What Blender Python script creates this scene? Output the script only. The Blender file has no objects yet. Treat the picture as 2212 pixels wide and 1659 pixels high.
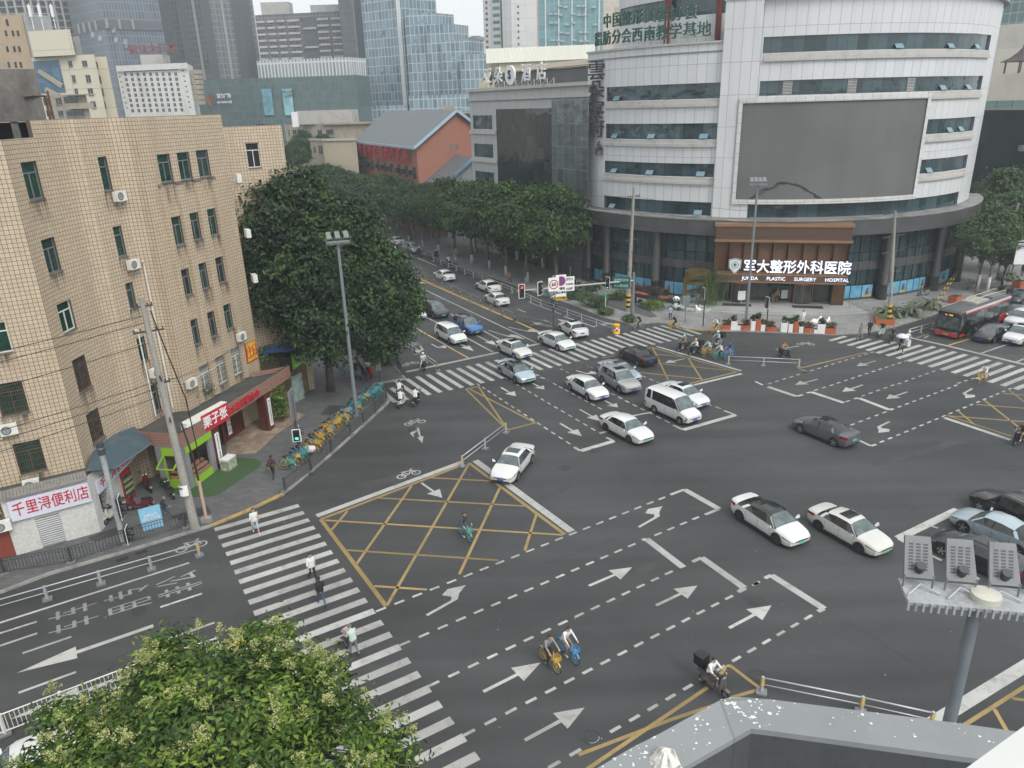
import bpy,bmesh,math,random
from mathutils import Vector,Matrix
random.seed(11)
R=math.radians
sc=bpy.context.scene
COL=sc.collection
# ------------------------------------------------------------------ camera, sky, sun, exposure
CAM_H,CAM_F,CAM_PITCH,CAM_ROLL=23.6,1602.64,.360011,-.028872
fw=Vector((0,math.cos(CAM_PITCH),-math.sin(CAM_PITCH)))
_r,_u=Vector((1,0,0)),Vector((0,math.sin(CAM_PITCH),math.cos(CAM_PITCH)))
rt=math.cos(CAM_ROLL)*_r+math.sin(CAM_ROLL)*_u
up=-math.sin(CAM_ROLL)*_r+math.cos(CAM_ROLL)*_u
cd=bpy.data.cameras.new('camera')
cam=bpy.data.objects.new('camera',cd)
COL.objects.link(cam)
cd.sensor_fit='HORIZONTAL'
cd.sensor_width=36.
cd.lens=36.*CAM_F/2212.
cd.clip_start,cd.clip_end=.1,6000
cam.matrix_world=Matrix.Translation((0,0,CAM_H))@Matrix((rt,up,-fw)).transposed().to_4x4()
sc.camera=cam
SUN_EL,SUN_AZ=R(48),R(145)
w=bpy.data.worlds.new('World')
sc.world=w
w.use_nodes=True
nt=w.node_tree
nt.nodes.clear()
sky=nt.nodes.new('ShaderNodeTexSky')
sky.sky_type='NISHITA'
sky.sun_disc=False
sky.sun_elevation,sky.sun_rotation=SUN_EL,SUN_AZ
sky.air_density,sky.dust_density,sky.ozone_density=1.,9.,1.
hs=nt.nodes.new('ShaderNodeHueSaturation')
hs.inputs['Saturation'].default_value=.22
mx=nt.nodes.new('ShaderNodeMix')
mx.data_type='RGBA'
mx.inputs[0].default_value=.72
mx.inputs[7].default_value=(9.4,9.75,9.8,1)
bg=nt.nodes.new('ShaderNodeBackground')
bg.inputs[1].default_value=.105
out=nt.nodes.new('ShaderNodeOutputWorld')
nt.links.new(sky.outputs[0],hs.inputs['Color'])
nt.links.new(hs.outputs[0],mx.inputs[6])
nt.links.new(mx.outputs[2],bg.inputs[0])
nt.links.new(bg.outputs[0],out.inputs[0])
sd=bpy.data.lights.new('sun','SUN')
sd.energy,sd.angle,sd.color=1.4,R(28),(1.,.97,.92)
sun=bpy.data.objects.new('sun',sd)
COL.objects.link(sun)
sdir=Vector((math.sin(SUN_AZ)*math.cos(SUN_EL),math.cos(SUN_AZ)*math.cos(SUN_EL),math.sin(SUN_EL)))
sun.rotation_euler=sdir.to_track_quat('Z','Y').to_euler()
sun.location=(0,-20,80)
vs=sc.view_settings
vs.view_transform,vs.look,vs.exposure,vs.gamma,vs.use_curve_mapping='Standard','None',.55,1.,False
sc.cycles.max_bounces,sc.cycles.diffuse_bounces,sc.cycles.glossy_bounces=6,3,3
sc.cycles.transparent_max_bounces=6
sc.cycles.volume_bounces=0
# ------------------------------------------------------------------ picture point -> place in the world
def ray(x,y):
 return fw*CAM_F+rt*(x-1106)-up*(y-829.5)
def g(x,y,z=0.):
 d=ray(x,y)
 k=(z-CAM_H)/d.z
 return Vector((d.x*k,d.y*k))
def t(i,j,x,y):
 return 553*i+x/4,414.75*j+y/4
def gt(i,j,x,y,z=0.):
 return g(*t(i,j,x,y),z)
def at(x,y,Y):
 d=ray(x,y)
 k=Y/d.y
 return Vector((d.x*k,Y,CAM_H+d.z*k))
def v3(p,z=0.):
 return Vector((p[0],p[1],z))
HA,HB=R(-31.),R(58.7)
DA=Vector((math.sin(HA),math.cos(HA)))
DB=Vector((math.sin(HB),math.cos(HB)))
def rzof(d):
 return math.atan2(d[1],d[0])
 # ------------------------------------------------------------------ materials
MATS={}
def _mat(name):
 m=bpy.data.materials.new(name)
 m.use_nodes=True
 n=m.node_tree.nodes
 return m,n,m.node_tree.links,n['Principled BSDF']
def mat(name,col,rough=.6,metal=0.,var=.1,scale=2.,emit=0.,spec=.5,coat=0.,alpha=1.,bump=0.):
 if name in MATS:return MATS[name]
 m,n,l,b=_mat(name)
 c=(*col,1)
 b.inputs['Base Color'].default_value=c
 b.inputs['Roughness'].default_value=rough
 b.inputs['Metallic'].default_value=metal
 b.inputs['Specular IOR Level'].default_value=spec
 b.inputs['Coat Weight'].default_value=coat
 b.inputs['Coat Roughness'].default_value=.06
 if emit:
  b.inputs['Emission Color'].default_value=c
  b.inputs['Emission Strength'].default_value=emit
 if alpha<1:b.inputs['Alpha'].default_value=alpha
 if var:
  tc=n.new('ShaderNodeTexCoord');nz=n.new('ShaderNodeTexNoise')
  nz.inputs['Scale'].default_value=scale;nz.inputs['Detail'].default_value=5
  nz.inputs['Roughness'].default_value=.65
  mr=n.new('ShaderNodeMapRange')
  mr.inputs[1].default_value,mr.inputs[2].default_value=.3,.7
  mr.inputs[3].default_value,mr.inputs[4].default_value=1-var,1+var
  mp=n.new('ShaderNodeMix');mp.data_type='RGBA';mp.blend_type='MULTIPLY'
  mp.inputs[0].default_value=1.;mp.inputs[6].default_value=c
  l.new(tc.outputs['Object'],nz.inputs['Vector']);l.new(nz.outputs[0],mr.inputs[0])
  l.new(mr.outputs[0],mp.inputs[7]);l.new(mp.outputs[2],b.inputs['Base Color'])
  if bump:
   bp=n.new('ShaderNodeBump');bp.inputs['Strength'].default_value=bump;bp.inputs['Distance'].default_value=.02
   l.new(nz.outputs[0],bp.inputs['Height']);l.new(bp.outputs[0],b.inputs['Normal'])
 MATS[name]=m
 return m
def stained(name,col,col2,scale=.6,lo=.5,hi=.72,rough=.8,fine=14.,streak=1.,amt=.8):
 """base colour with patches of a second colour (dirt, wear); streak > 1 stretches them along z"""
 if name in MATS:return MATS[name]
 m,n,l,b=_mat(name)
 tc=n.new('ShaderNodeTexCoord');mpg=n.new('ShaderNodeMapping')
 mpg.inputs['Scale'].default_value=(1,1,1/streak)
 nz=n.new('ShaderNodeTexNoise');nz.inputs['Scale'].default_value=scale;nz.inputs['Detail'].default_value=8
 nz.inputs['Roughness'].default_value=.7
 mr=n.new('ShaderNodeMapRange')
 mr.inputs[1].default_value,mr.inputs[2].default_value,mr.inputs[4].default_value=lo,hi,amt
 mx=n.new('ShaderNodeMix');mx.data_type='RGBA'
 mx.inputs[6].default_value=(*col,1);mx.inputs[7].default_value=(*col2,1)
 nf=n.new('ShaderNodeTexNoise');nf.inputs['Scale'].default_value=fine;nf.inputs['Detail'].default_value=4
 mr2=n.new('ShaderNodeMapRange')
 mr2.inputs[1].default_value,mr2.inputs[2].default_value=.3,.7
 mr2.inputs[3].default_value,mr2.inputs[4].default_value=.88,1.12
 mu=n.new('ShaderNodeMix');mu.data_type='RGBA';mu.blend_type='MULTIPLY';mu.inputs[0].default_value=1
 l.new(tc.outputs['Object'],mpg.inputs[0]);l.new(mpg.outputs[0],nz.inputs['Vector']);l.new(tc.outputs['Object'],nf.inputs['Vector'])
 l.new(nz.outputs[0],mr.inputs[0]);l.new(mr.outputs[0],mx.inputs[0])
 l.new(nf.outputs[0],mr2.inputs[0]);l.new(mx.outputs[2],mu.inputs[6]);l.new(mr2.outputs[0],mu.inputs[7])
 l.new(mu.outputs[2],b.inputs['Base Color'])
 b.inputs['Roughness'].default_value=rough
 MATS[name]=m
 return m
def gridmat(name,c1,c2,cm,bw,bh,mortar,offset=0.,rough=.6,metal=0.,spec=.5,uv=True,dirt=0.,dirtcol=(.1,.08,.06),bias=0.,wob=0.,scale=.25):
 """tiles, panels, pavers or panes in a grid (UV in metres); c1/c2 vary tile by tile, cm is the joint"""
 if name in MATS:return MATS[name]
 m,n,l,b=_mat(name)
 tc=n.new('ShaderNodeTexCoord')
 br=n.new('ShaderNodeTexBrick')
 br.offset,br.squash,br.offset_frequency=offset,1.,2
 br.inputs['Color1'].default_value,br.inputs['Color2'].default_value,br.inputs['Mortar'].default_value=(*c1,1),(*c2,1),(*cm,1)
 br.inputs['Scale'].default_value=1.
 br.inputs['Mortar Size'].default_value=mortar
 br.inputs['Mortar Smooth'].default_value=.1
 br.inputs['Bias'].default_value=bias
 br.inputs['Brick Width'].default_value,br.inputs['Row Height'].default_value=bw,bh
 src=tc.outputs['UV'if uv else 'Object']
 l.new(src,br.inputs['Vector'])
 colout=br.outputs[0]
 nz=n.new('ShaderNodeTexNoise');nz.inputs['Scale'].default_value=scale;nz.inputs['Detail'].default_value=8;nz.inputs['Roughness'].default_value=.7
 mpg=n.new('ShaderNodeMapping');mpg.inputs['Scale'].default_value=(1,1,.14)
 l.new(tc.outputs['Object'],mpg.inputs[0]);l.new(mpg.outputs[0],nz.inputs['Vector'])
 if dirt:
  mr=n.new('ShaderNodeMapRange')
  mr.inputs[1].default_value,mr.inputs[2].default_value,mr.inputs[4].default_value=.48,.75,dirt
  mx=n.new('ShaderNodeMix');mx.data_type='RGBA';mx.inputs[7].default_value=(*dirtcol,1)
  l.new(nz.outputs[0],mr.inputs[0]);l.new(mr.outputs[0],mx.inputs[0]);l.new(colout,mx.inputs[6])
  colout=mx.outputs[2]
 l.new(colout,b.inputs['Base Color'])
 b.inputs['Roughness'].default_value=rough
 b.inputs['Metallic'].default_value=metal
 b.inputs['Specular IOR Level'].default_value=spec
 if wob:
  n2=n.new('ShaderNodeTexNoise');n2.inputs['Scale'].default_value=.55;n2.inputs['Detail'].default_value=2
  l.new(tc.outputs['Object'],n2.inputs['Vector'])
  bp=n.new('ShaderNodeBump');bp.inputs['Strength'].default_value=wob;bp.inputs['Distance'].default_value=.25
  l.new(n2.outputs[0],bp.inputs['Height']);l.new(bp.outputs[0],b.inputs['Normal'])
 MATS[name]=m
 return m
def leafmat(name,ca,cb,cc,nscale=.35,trans=.25):
 """leaf colour varies leaf by leaf and from bough to bough"""
 if name in MATS:return MATS[name]
 m,n,l,b=_mat(name)
 tc=n.new('ShaderNodeTexCoord');nz=n.new('ShaderNodeTexNoise')
 nz.inputs['Scale'].default_value=nscale;nz.inputs['Detail'].default_value=3
 gi=n.new('ShaderNodeNewGeometry')
 ad=n.new('ShaderNodeMath');ad.operation='MULTIPLY_ADD';ad.inputs[1].default_value=.45
 rp=n.new('ShaderNodeValToRGB')
 e=rp.color_ramp.elements
 e[0].position,e[0].color=.36,(*ca,1)
 e[1].position,e[1].color=.98,(*cc,1)
 k=rp.color_ramp.elements.new(.68);k.color=(*cb,1)
 oi=n.new('ShaderNodeObjectInfo')
 va=n.new('ShaderNodeVectorMath');va.operation='ADD'
 l.new(tc.outputs['Object'],va.inputs[0]);l.new(oi.outputs['Location'],va.inputs[1])
 l.new(va.outputs[0],nz.inputs['Vector'])
 l.new(gi.outputs['Random Per Island'],ad.inputs[0]);l.new(nz.outputs[0],ad.inputs[2])
 l.new(ad.outputs[0],rp.inputs[0]);l.new(rp.outputs[0],b.inputs['Base Color'])
 b.inputs['Roughness'].default_value=.55
 b.inputs['Specular IOR Level'].default_value=.35
 tr=n.new('ShaderNodeBsdfTranslucent');ms=n.new('ShaderNodeMixShader');ms.inputs[0].default_value=trans
 l.new(rp.outputs[0],tr.inputs[0]);l.new(b.outputs[0],ms.inputs[1]);l.new(tr.outputs[0],ms.inputs[2])
 l.new(ms.outputs[0],n['Material Output'].inputs[0])
 MATS[name]=m
 return m
def paint(name,col,worn=.35,under=(.05,.052,.052)):
 """road paint, worn through to the asphalt in fine specks and rubbed patches"""
 if name in MATS:return MATS[name]
 m,n,l,b=_mat(name)
 tc=n.new('ShaderNodeTexCoord')
 a=n.new('ShaderNodeTexNoise');a.inputs['Scale'].default_value=1.3;a.inputs['Detail'].default_value=10;a.inputs['Roughness'].default_value=.8
 c=n.new('ShaderNodeTexNoise');c.inputs['Scale'].default_value=.25;c.inputs['Detail'].default_value=4
 mr=n.new('ShaderNodeMapRange');mr.inputs[1].default_value,mr.inputs[2].default_value,mr.inputs[4].default_value=.5,.78,worn*2.2
 m2=n.new('ShaderNodeMapRange');m2.inputs[1].default_value,m2.inputs[2].default_value,m2.inputs[3].default_value,m2.inputs[4].default_value=.35,.65,.8,1.1
 mu=n.new('ShaderNodeMix');mu.data_type='RGBA';mu.blend_type='MULTIPLY';mu.inputs[0].default_value=1;mu.inputs[6].default_value=(*col,1)
 mx=n.new('ShaderNodeMix');mx.data_type='RGBA';mx.inputs[7].default_value=(*under,1)
 l.new(tc.outputs['Object'],a.inputs['Vector']);l.new(tc.outputs['Object'],c.inputs['Vector'])
 l.new(a.outputs[0],mr.inputs[0]);l.new(c.outputs[0],m2.inputs[0]);l.new(m2.outputs[0],mu.inputs[7])
 gi=n.new('ShaderNodeNewGeometry');m3=n.new('ShaderNodeMapRange');m3.inputs[3].default_value,m3.inputs[4].default_value=.8,1.12
 mv=n.new('ShaderNodeMix');mv.data_type='RGBA';mv.blend_type='MULTIPLY';mv.inputs[0].default_value=1
 l.new(gi.outputs['Random Per Island'],m3.inputs[0]);l.new(mu.outputs[2],mv.inputs[6]);l.new(m3.outputs[0],mv.inputs[7])
 l.new(mv.outputs[2],mx.inputs[6]);l.new(mr.outputs[0],mx.inputs[0]);l.new(mx.outputs[2],b.inputs['Base Color'])
 b.inputs['Roughness'].default_value=.7
 MATS[name]=m
 return m
def asphalt():
 m,n,l,b=_mat('asphalt')
 tc=n.new('ShaderNodeTexCoord')
 def noise(s,d,r=.6):
  x=n.new('ShaderNodeTexNoise');x.inputs['Scale'].default_value=s;x.inputs['Detail'].default_value=d;x.inputs['Roughness'].default_value=r
  l.new(tc.outputs['Object'],x.inputs['Vector']);return x.outputs[0]
 def rng(src,a,c,lo,hi):
  x=n.new('ShaderNodeMapRange');x.inputs[1].default_value,x.inputs[2].default_value,x.inputs[3].default_value,x.inputs[4].default_value=a,c,lo,hi
  l.new(src,x.inputs[0]);return x.outputs[0]
 def mul(a,c):
  x=n.new('ShaderNodeMath');x.operation='MULTIPLY';l.new(a,x.inputs[0]);l.new(c,x.inputs[1]);return x.outputs[0]
  # tyre lanes polished along street B, broad tone patches, dark stains, stone grain
 mpg=n.new('ShaderNodeMapping');mpg.inputs['Rotation'].default_value=(0,0,-(math.pi/2-HB));mpg.inputs['Scale'].default_value=(.03,.55,1)
 l.new(tc.outputs['Object'],mpg.inputs[0])
 st=n.new('ShaderNodeTexNoise');st.inputs['Scale'].default_value=1.;st.inputs['Detail'].default_value=3;l.new(mpg.outputs[0],st.inputs['Vector'])
 f=mul(rng(noise(.07,5),.35,.65,.8,1.2),rng(noise(1.1,8,.75),.6,.76,1.,.72))
 f=mul(f,rng(noise(26.,3),.3,.7,.82,1.18))
 f=mul(f,rng(st.outputs[0],.35,.65,.84,1.14))
 f=mul(f,rng(noise(.32,7,.7),.6,.72,1.,.8))
 cw=n.new('ShaderNodeTexVoronoi');cw.feature='DISTANCE_TO_EDGE';cw.inputs['Scale'].default_value=.12;cw.inputs['Randomness'].default_value=1.
 wv=n.new('ShaderNodeMix');wv.data_type='VECTOR';wv.inputs[0].default_value=.12
 nv=n.new('ShaderNodeTexNoise');nv.inputs['Scale'].default_value=.6;nv.inputs['Detail'].default_value=6
 l.new(tc.outputs['Object'],nv.inputs['Vector']);l.new(tc.outputs['Object'],wv.inputs[4]);l.new(nv.outputs[1],wv.inputs[5])
 l.new(wv.outputs[1],cw.inputs['Vector'])
 f=mul(f,rng(cw.outputs[0],0.,.002,.86,1.))
 mx=n.new('ShaderNodeMix');mx.data_type='RGBA';mx.blend_type='MULTIPLY';mx.inputs[0].default_value=1;mx.inputs[6].default_value=(.046,.048,.049,1)
 l.new(f,mx.inputs[7]);l.new(mx.outputs[2],b.inputs['Base Color'])
 b.inputs['Roughness'].default_value=.72
 b.inputs['Specular IOR Level'].default_value=.35
 bp=n.new('ShaderNodeBump');bp.inputs['Strength'].default_value=.25;bp.inputs['Distance'].default_value=.01
 l.new(noise(60.,2),bp.inputs['Height']);l.new(bp.outputs[0],b.inputs['Normal'])
 MATS['asphalt']=m
 return m
def streakmat(name,col):
 m,n,l,b=_mat(name)
 tc=n.new('ShaderNodeTexCoord');mp=n.new('ShaderNodeMapping');mp.inputs['Scale'].default_value=(9.,.7,1)
 nz=n.new('ShaderNodeTexNoise');nz.inputs['Scale'].default_value=1.;nz.inputs['Detail'].default_value=5
 sp=n.new('ShaderNodeSeparateXYZ');mr=n.new('ShaderNodeMapRange');mr.inputs[1].default_value,mr.inputs[2].default_value=.38,.72
 mu=n.new('ShaderNodeMath');mu.operation='MULTIPLY';m2=n.new('ShaderNodeMath');m2.operation='MULTIPLY';m2.inputs[1].default_value=.85
 gi=n.new('ShaderNodeNewGeometry');ad=n.new('ShaderNodeVectorMath');cb=n.new('ShaderNodeCombineXYZ')
 l.new(gi.outputs['Random Per Island'],cb.inputs[0]);l.new(tc.outputs['UV'],mp.inputs[0]);l.new(mp.outputs[0],ad.inputs[0]);l.new(cb.outputs[0],ad.inputs[1])
 l.new(ad.outputs[0],nz.inputs['Vector']);l.new(nz.outputs[0],mr.inputs[0]);l.new(tc.outputs['UV'],sp.inputs[0]);l.new(mr.outputs[0],mu.inputs[0]);l.new(sp.outputs[1],mu.inputs[1])
 l.new(mu.outputs[0],m2.inputs[0]);l.new(m2.outputs[0],b.inputs['Alpha']);b.inputs['Base Color'].default_value=(*col,1);b.inputs['Roughness'].default_value=.9
 MATS[name]=m
 return m
 # ------------------------------------------------------------------ mesh builder
class M:
 def __init__(s):
  s.v,s.f,s.m,s.uv=[],[],[],[]
 def face(s,pts,mi=0,uv=None):
  b=len(s.v)
  s.v+=[tuple(p)for p in pts]
  s.f.append(tuple(range(b,b+len(pts))));s.m.append(mi);s.uv.append(uv)
 def add(s,vs,fs,mi=0):
  b=len(s.v)
  s.v+=[tuple(p)for p in vs]
  for f in fs:
   s.f.append(tuple(b+i for i in f));s.m.append(mi);s.uv.append(None)
 def hexa(s,p,mi=0):
  s.add(p,[(3,2,1,0),(4,5,6,7),(0,1,5,4),(1,2,6,5),(2,3,7,6),(3,0,4,7)],mi)
 def box(s,x0,y0,z0,x1,y1,z1,mi=0):
  s.hexa([(x0,y0,z0),(x1,y0,z0),(x1,y1,z0),(x0,y1,z0),(x0,y0,z1),(x1,y0,z1),(x1,y1,z1),(x0,y1,z1)],mi)
 def bar(s,p,q,w,h,mi=0,z0=0.,z1=None):
  p,q=Vector(p[:2]),Vector(q[:2])
  d=(q-p).normalized();n=Vector((-d.y,d.x))*w/2
  c=[p-n,q-n,q+n,p+n]
  s.hexa([(*a,z0)for a in c]+[(*a,z0+h)for a in c],mi)
 def beam(s,p,q,w,h,mi=0):
  p,q=Vector(p),Vector(q);d=(q-p).normalized()
  n=d.cross(Vector((0,0,1)))
  n=Vector((1,0,0))if n.length<1e-4 else n.normalized()
  b=n.cross(d)*h/2;n=n*w/2
  s.hexa([p-n-b,p+n-b,q+n-b,q-n-b,p-n+b,p+n+b,q+n+b,q-n+b],mi)
 def tube(s,pts,r,n=6,mi=0,cap=True):
  pts=[Vector(p)for p in pts];k=len(pts)
  rs=r if isinstance(r,(list,tuple))else[r]*k
  b0=len(s.v);prev=None
  for i,p in enumerate(pts):
   d=((pts[min(i+1,k-1)]-p).normalized()+(p-pts[max(i-1,0)]).normalized())
   d=d.normalized()if d.length>1e-6 else Vector((0,0,1))
   if prev is None:
    a=d.cross(Vector((0,0,1)))
    a=Vector((1,0,0))if a.length<1e-3 else a.normalized()
   else:
    a=(prev-d*prev.dot(d))
    a=a.normalized()if a.length>1e-6 else d.orthogonal().normalized()
   prev=a;c=d.cross(a)
   for j in range(n):
    th=2*math.pi*j/n
    s.v.append(tuple(p+(a*math.cos(th)+c*math.sin(th))*rs[i]))
  for i in range(k-1):
   for j in range(n):
    s.f.append((b0+i*n+j,b0+i*n+(j+1)%n,b0+(i+1)*n+(j+1)%n,b0+(i+1)*n+j));s.m.append(mi);s.uv.append(None)
  if cap:
   s.f.append(tuple(b0+j for j in reversed(range(n))));s.m.append(mi);s.uv.append(None)
   s.f.append(tuple(b0+(k-1)*n+j for j in range(n)));s.m.append(mi);s.uv.append(None)
 def lathe(s,prof,n=16,c=(0,0,0),mi=0,mis=None):
  b0=len(s.v)
  for r,z in prof:
   for j in range(n):
    th=2*math.pi*j/n
    s.v.append((c[0]+r*math.cos(th),c[1]+r*math.sin(th),c[2]+z))
  for i in range(len(prof)-1):
   for j in range(n):
    s.f.append((b0+i*n+j,b0+i*n+(j+1)%n,b0+(i+1)*n+(j+1)%n,b0+(i+1)*n+j));s.m.append(mis[i]if mis else mi);s.uv.append(None)
  s.f.append(tuple(b0+j for j in reversed(range(n))));s.m.append(mis[0]if mis else mi);s.uv.append(None)
  s.f.append(tuple(b0+(len(prof)-1)*n+j for j in range(n)));s.m.append(mis[-1]if mis else mi);s.uv.append(None)
 def prism(s,poly,z0,z1,mi=0,mside=None,bottom=True):
  n=len(poly)
  a=sum(poly[i][0]*poly[(i+1)%n][1]-poly[(i+1)%n][0]*poly[i][1]for i in range(n))
  if a<0:poly=poly[::-1]
  b=len(s.v)
  s.v+=[(p[0],p[1],z0)for p in poly]+[(p[0],p[1],z1)for p in poly]
  for i in range(n):
   j=(i+1)%n
   s.f.append((b+i,b+j,b+n+j,b+n+i));s.m.append(mi if mside is None else mside)
   L=math.dist(poly[i][:2],poly[j][:2]);s.uv.append([(0,z0),(L,z0),(L,z1),(0,z1)])
  s.f.append(tuple(b+n+i for i in range(n)));s.m.append(mi);s.uv.append([(p[0],p[1])for p in poly])
  if bottom:
   s.f.append(tuple(b+i for i in reversed(range(n))));s.m.append(mi);s.uv.append(None)
 def wall(s,pts,z0,z1,openings=(),depth=.2,mi=0,mr=None,flip=False,u0=0.):
  """upright wall along a ground polyline with real openings; outside lies to the right of the walking direction"""
  mr=mi if mr is None else mr
  pts=[Vector(p[:2])for p in pts]
  S=[0.]
  for a,b in zip(pts,pts[1:]):S.append(S[-1]+(b-a).length)
  cuts=sorted(set([round(x,4)for x in S]+[round(min(max(x,0),S[-1]),4)for o in openings for x in o[:2]]))
  zs=sorted(set([z0,z1]+[x for o in openings for x in o[2:4]]))
  def P(sv):
   for i in range(len(S)-1):
    if sv<=S[i+1]+1e-6:
     k=(sv-S[i])/max(S[i+1]-S[i],1e-9);return pts[i].lerp(pts[i+1],k)
   return pts[-1]
  def N(sv):
   e=.02;d=P(min(sv+e,S[-1]))-P(max(sv-e,0));d.normalize();return Vector((-d.y,d.x))*(1 if not flip else-1)
  for a,b in zip(cuts,cuts[1:]):
   pa,pb=P(a),P(b)
   for za,zb in zip(zs,zs[1:]):
    m_,n_=(a+b)/2,(za+zb)/2
    if any(o[0]<m_<o[1]and o[2]<n_<o[3]for o in openings):continue
    q=[(*pa,za),(*pb,za),(*pb,zb),(*pa,zb)];u=[(a+u0,za),(b+u0,za),(b+u0,zb),(a+u0,zb)]
    if flip:q,u=q[::-1],u[::-1]
    s.face(q,mi,u)
  for o in openings:
   a,b,za,zb=o[:4]
   pa,pb=P(a),P(b);na,nb=N(min(a+.05,S[-1]))*depth,N(max(b-.05,0))*depth
   ia,ib=pa+na,pb+nb
   s.face([(*pa,za),(*ia,za),(*ia,zb),(*pa,zb)],mr);s.face([(*ib,za),(*pb,za),(*pb,zb),(*ib,zb)],mr)
   s.face([(*pa,za),(*pb,za),(*ib,za),(*ia,za)],mr);s.face([(*ia,zb),(*ib,zb),(*pb,zb),(*pa,zb)],mr)
  return P,N,S[-1]
 def build(s,name,mats,parent=None,smooth=False,world=False,sharp=None,fix=False):
  me=bpy.data.meshes.new(name)
  vs=s.v
  if world and parent is not None:
   inv=(Matrix.Translation(parent.location)@Matrix.Rotation(parent.rotation_euler.z,4,'Z')).inverted()
   if parent.parent is not None:
    pp=parent.parent
    inv=(Matrix.Translation(pp.location)@Matrix.Rotation(pp.rotation_euler.z,4,'Z')@Matrix.Translation(parent.location)@Matrix.Rotation(parent.rotation_euler.z,4,'Z')).inverted()
   vs=[tuple(inv@Vector(p))for p in vs]
  me.from_pydata(vs,[],s.f)
  for m in(mats if isinstance(mats,(list,tuple))else[mats]):me.materials.append(m)
  me.polygons.foreach_set('material_index',s.m)
  if any(u is not None for u in s.uv):
   ul=me.uv_layers.new(name='UVMap');k=0;flat=[]
   for f,u in zip(s.f,s.uv):
    for i in range(len(f)):flat+=list(u[i])if u else[.01,.01]
   ul.data.foreach_set('uv',flat)
  if fix:
   bm=bmesh.new();bm.from_mesh(me);bmesh.ops.remove_doubles(bm,verts=bm.verts,dist=1e-4)
   bmesh.ops.recalc_face_normals(bm,faces=bm.faces);bm.to_mesh(me);bm.free()
  if smooth:
   me.polygons.foreach_set('use_smooth',[True]*len(me.polygons))
   if sharp:me.set_sharp_from_angle(angle=R(sharp))
  me.update()
  o=bpy.data.objects.new(name,me)
  COL.objects.link(o)
  if parent is not None:o.parent=parent
  return o
def thing(name,label,cat,loc=(0,0,0),rz=0.,group=None,kind=None):
 o=bpy.data.objects.new(name,None)
 COL.objects.link(o)
 o.location=(loc[0],loc[1],loc[2]if len(loc)>2 else 0.)
 o.rotation_euler=(0,0,rz)
 return tag(o,label,cat,group,kind)
def tag(o,label,cat,group=None,kind=None):
 o['label']=label;o['category']=cat
 if group:o['group']=group
 if kind:o['kind']=kind
 return o
def struct(o,label=None,kind='structure'):
 o['kind']=kind
 if label:o['label']=label
 return o
KIDS={}
def kids(o):
 return[c for c in o.children]
def dup(root,loc,rz=None,label=None,group=None,scale=None,swap=None):
 """copy of a thing with copies of its parts and sub-parts; swap changes materials on the copy only"""
 def cp(o,par):
  c=o.copy();COL.objects.link(c);c.parent=par
  if swap and c.type=='MESH':
   for sl in c.material_slots:
    if sl.material and sl.material.name in swap:
     nm=swap[sl.material.name];sl.link='OBJECT';sl.material=nm
  for k in KIDMAP.get(o.name,o.children):cp(k,c)
  return c
 r=cp(root,None)
 r.location=(loc[0],loc[1],loc[2]if len(loc)>2 else 0.)
 if rz is not None:r.rotation_euler=(0,0,rz)
 if label:r['label']=label
 if group:r['group']=group
 if scale:r.scale=(scale,scale,scale)if not isinstance(scale,tuple)else scale
 return r
KIDMAP={}
def text(name,s,size,mats,origin,udir,vdir,parent=None,depth=.03,bold=0.,align='CENTER',sx=1.,font_world=True):
 """raised lettering: origin is the centre of the line, udir reads along the line, vdir points up the letters"""
 cu=bpy.data.curves.new(name,'FONT')
 cu.body=s;cu.size=size;cu.align_x=align;cu.align_y='CENTER';cu.extrude=depth/2;cu.offset=bold
 cu.resolution_u=2
 tmp=bpy.data.objects.new(name+'_tmp',cu)
 COL.objects.link(tmp)
 dg=bpy.context.evaluated_depsgraph_get()
 me=bpy.data.meshes.new_from_object(tmp.evaluated_get(dg))
 bpy.data.objects.remove(tmp);bpy.data.curves.remove(cu)
 me.materials.clear()
 for m in(mats if isinstance(mats,(list,tuple))else[mats]):me.materials.append(m)
 u=Vector(udir).normalized();v=Vector(vdir).normalized();nn=u.cross(v)
 X=Matrix((u*sx,v,nn)).transposed().to_4x4();X.translation=Vector(origin)
 if parent is not None and font_world:
  X=(Matrix.Translation(parent.location)@Matrix.Rotation(parent.rotation_euler.z,4,'Z')).inverted()@X
 me.transform(X);me.update()
 o=bpy.data.objects.new(name,me)
 COL.objects.link(o)
 if parent is not None:o.parent=parent
 return o
 # ================================================================== ground, road, pavements, road markings
asph=asphalt()
m_ground=stained('city_ground',(.12,.115,.105),(.06,.065,.05),.02,.45,.6,.9,.5)
m_pave=gridmat('dark_pavers',(.085,.088,.09),(.115,.117,.118),(.05,.05,.05),.6,.3,.012,.5,.8,dirt=.5,dirtcol=(.05,.05,.048),scale=.7)
m_pave2=gridmat('grey_pavers',(.19,.195,.19),(.25,.25,.245),(.12,.12,.115),.8,.8,.012,.5,.8,dirt=.45,dirtcol=(.11,.11,.1),scale=.5)
m_kerb=stained('kerb_stone',(.27,.265,.25),(.13,.125,.115),.9,.45,.62,.85,9.)
m_kerby=stained('kerb_yellow',(.42,.27,.07),(.2,.18,.14),2.2,.45,.58,.8,9.)
m_white=paint('road_paint_white',(.37,.37,.355),.42)
m_white2=paint('road_paint_worn',(.25,.255,.25),.5)
m_yel=paint('road_paint_yellow',(.27,.19,.075),.34)
m_yel2=paint('lane_paint_yellow',(.52,.33,.07),.3)
def c1(x,y):return 810+x*.24412,621+y*.24412
def c2(x,y):return 1458+x*.24412,999+y*.24412
def k3(x,y):return 1242+x*.29295,378+y*.29295
o=M();o.face([(-2500,-300,-.03),(2500,-300,-.03),(2500,4000,-.03),(-2500,4000,-.03)])
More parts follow.
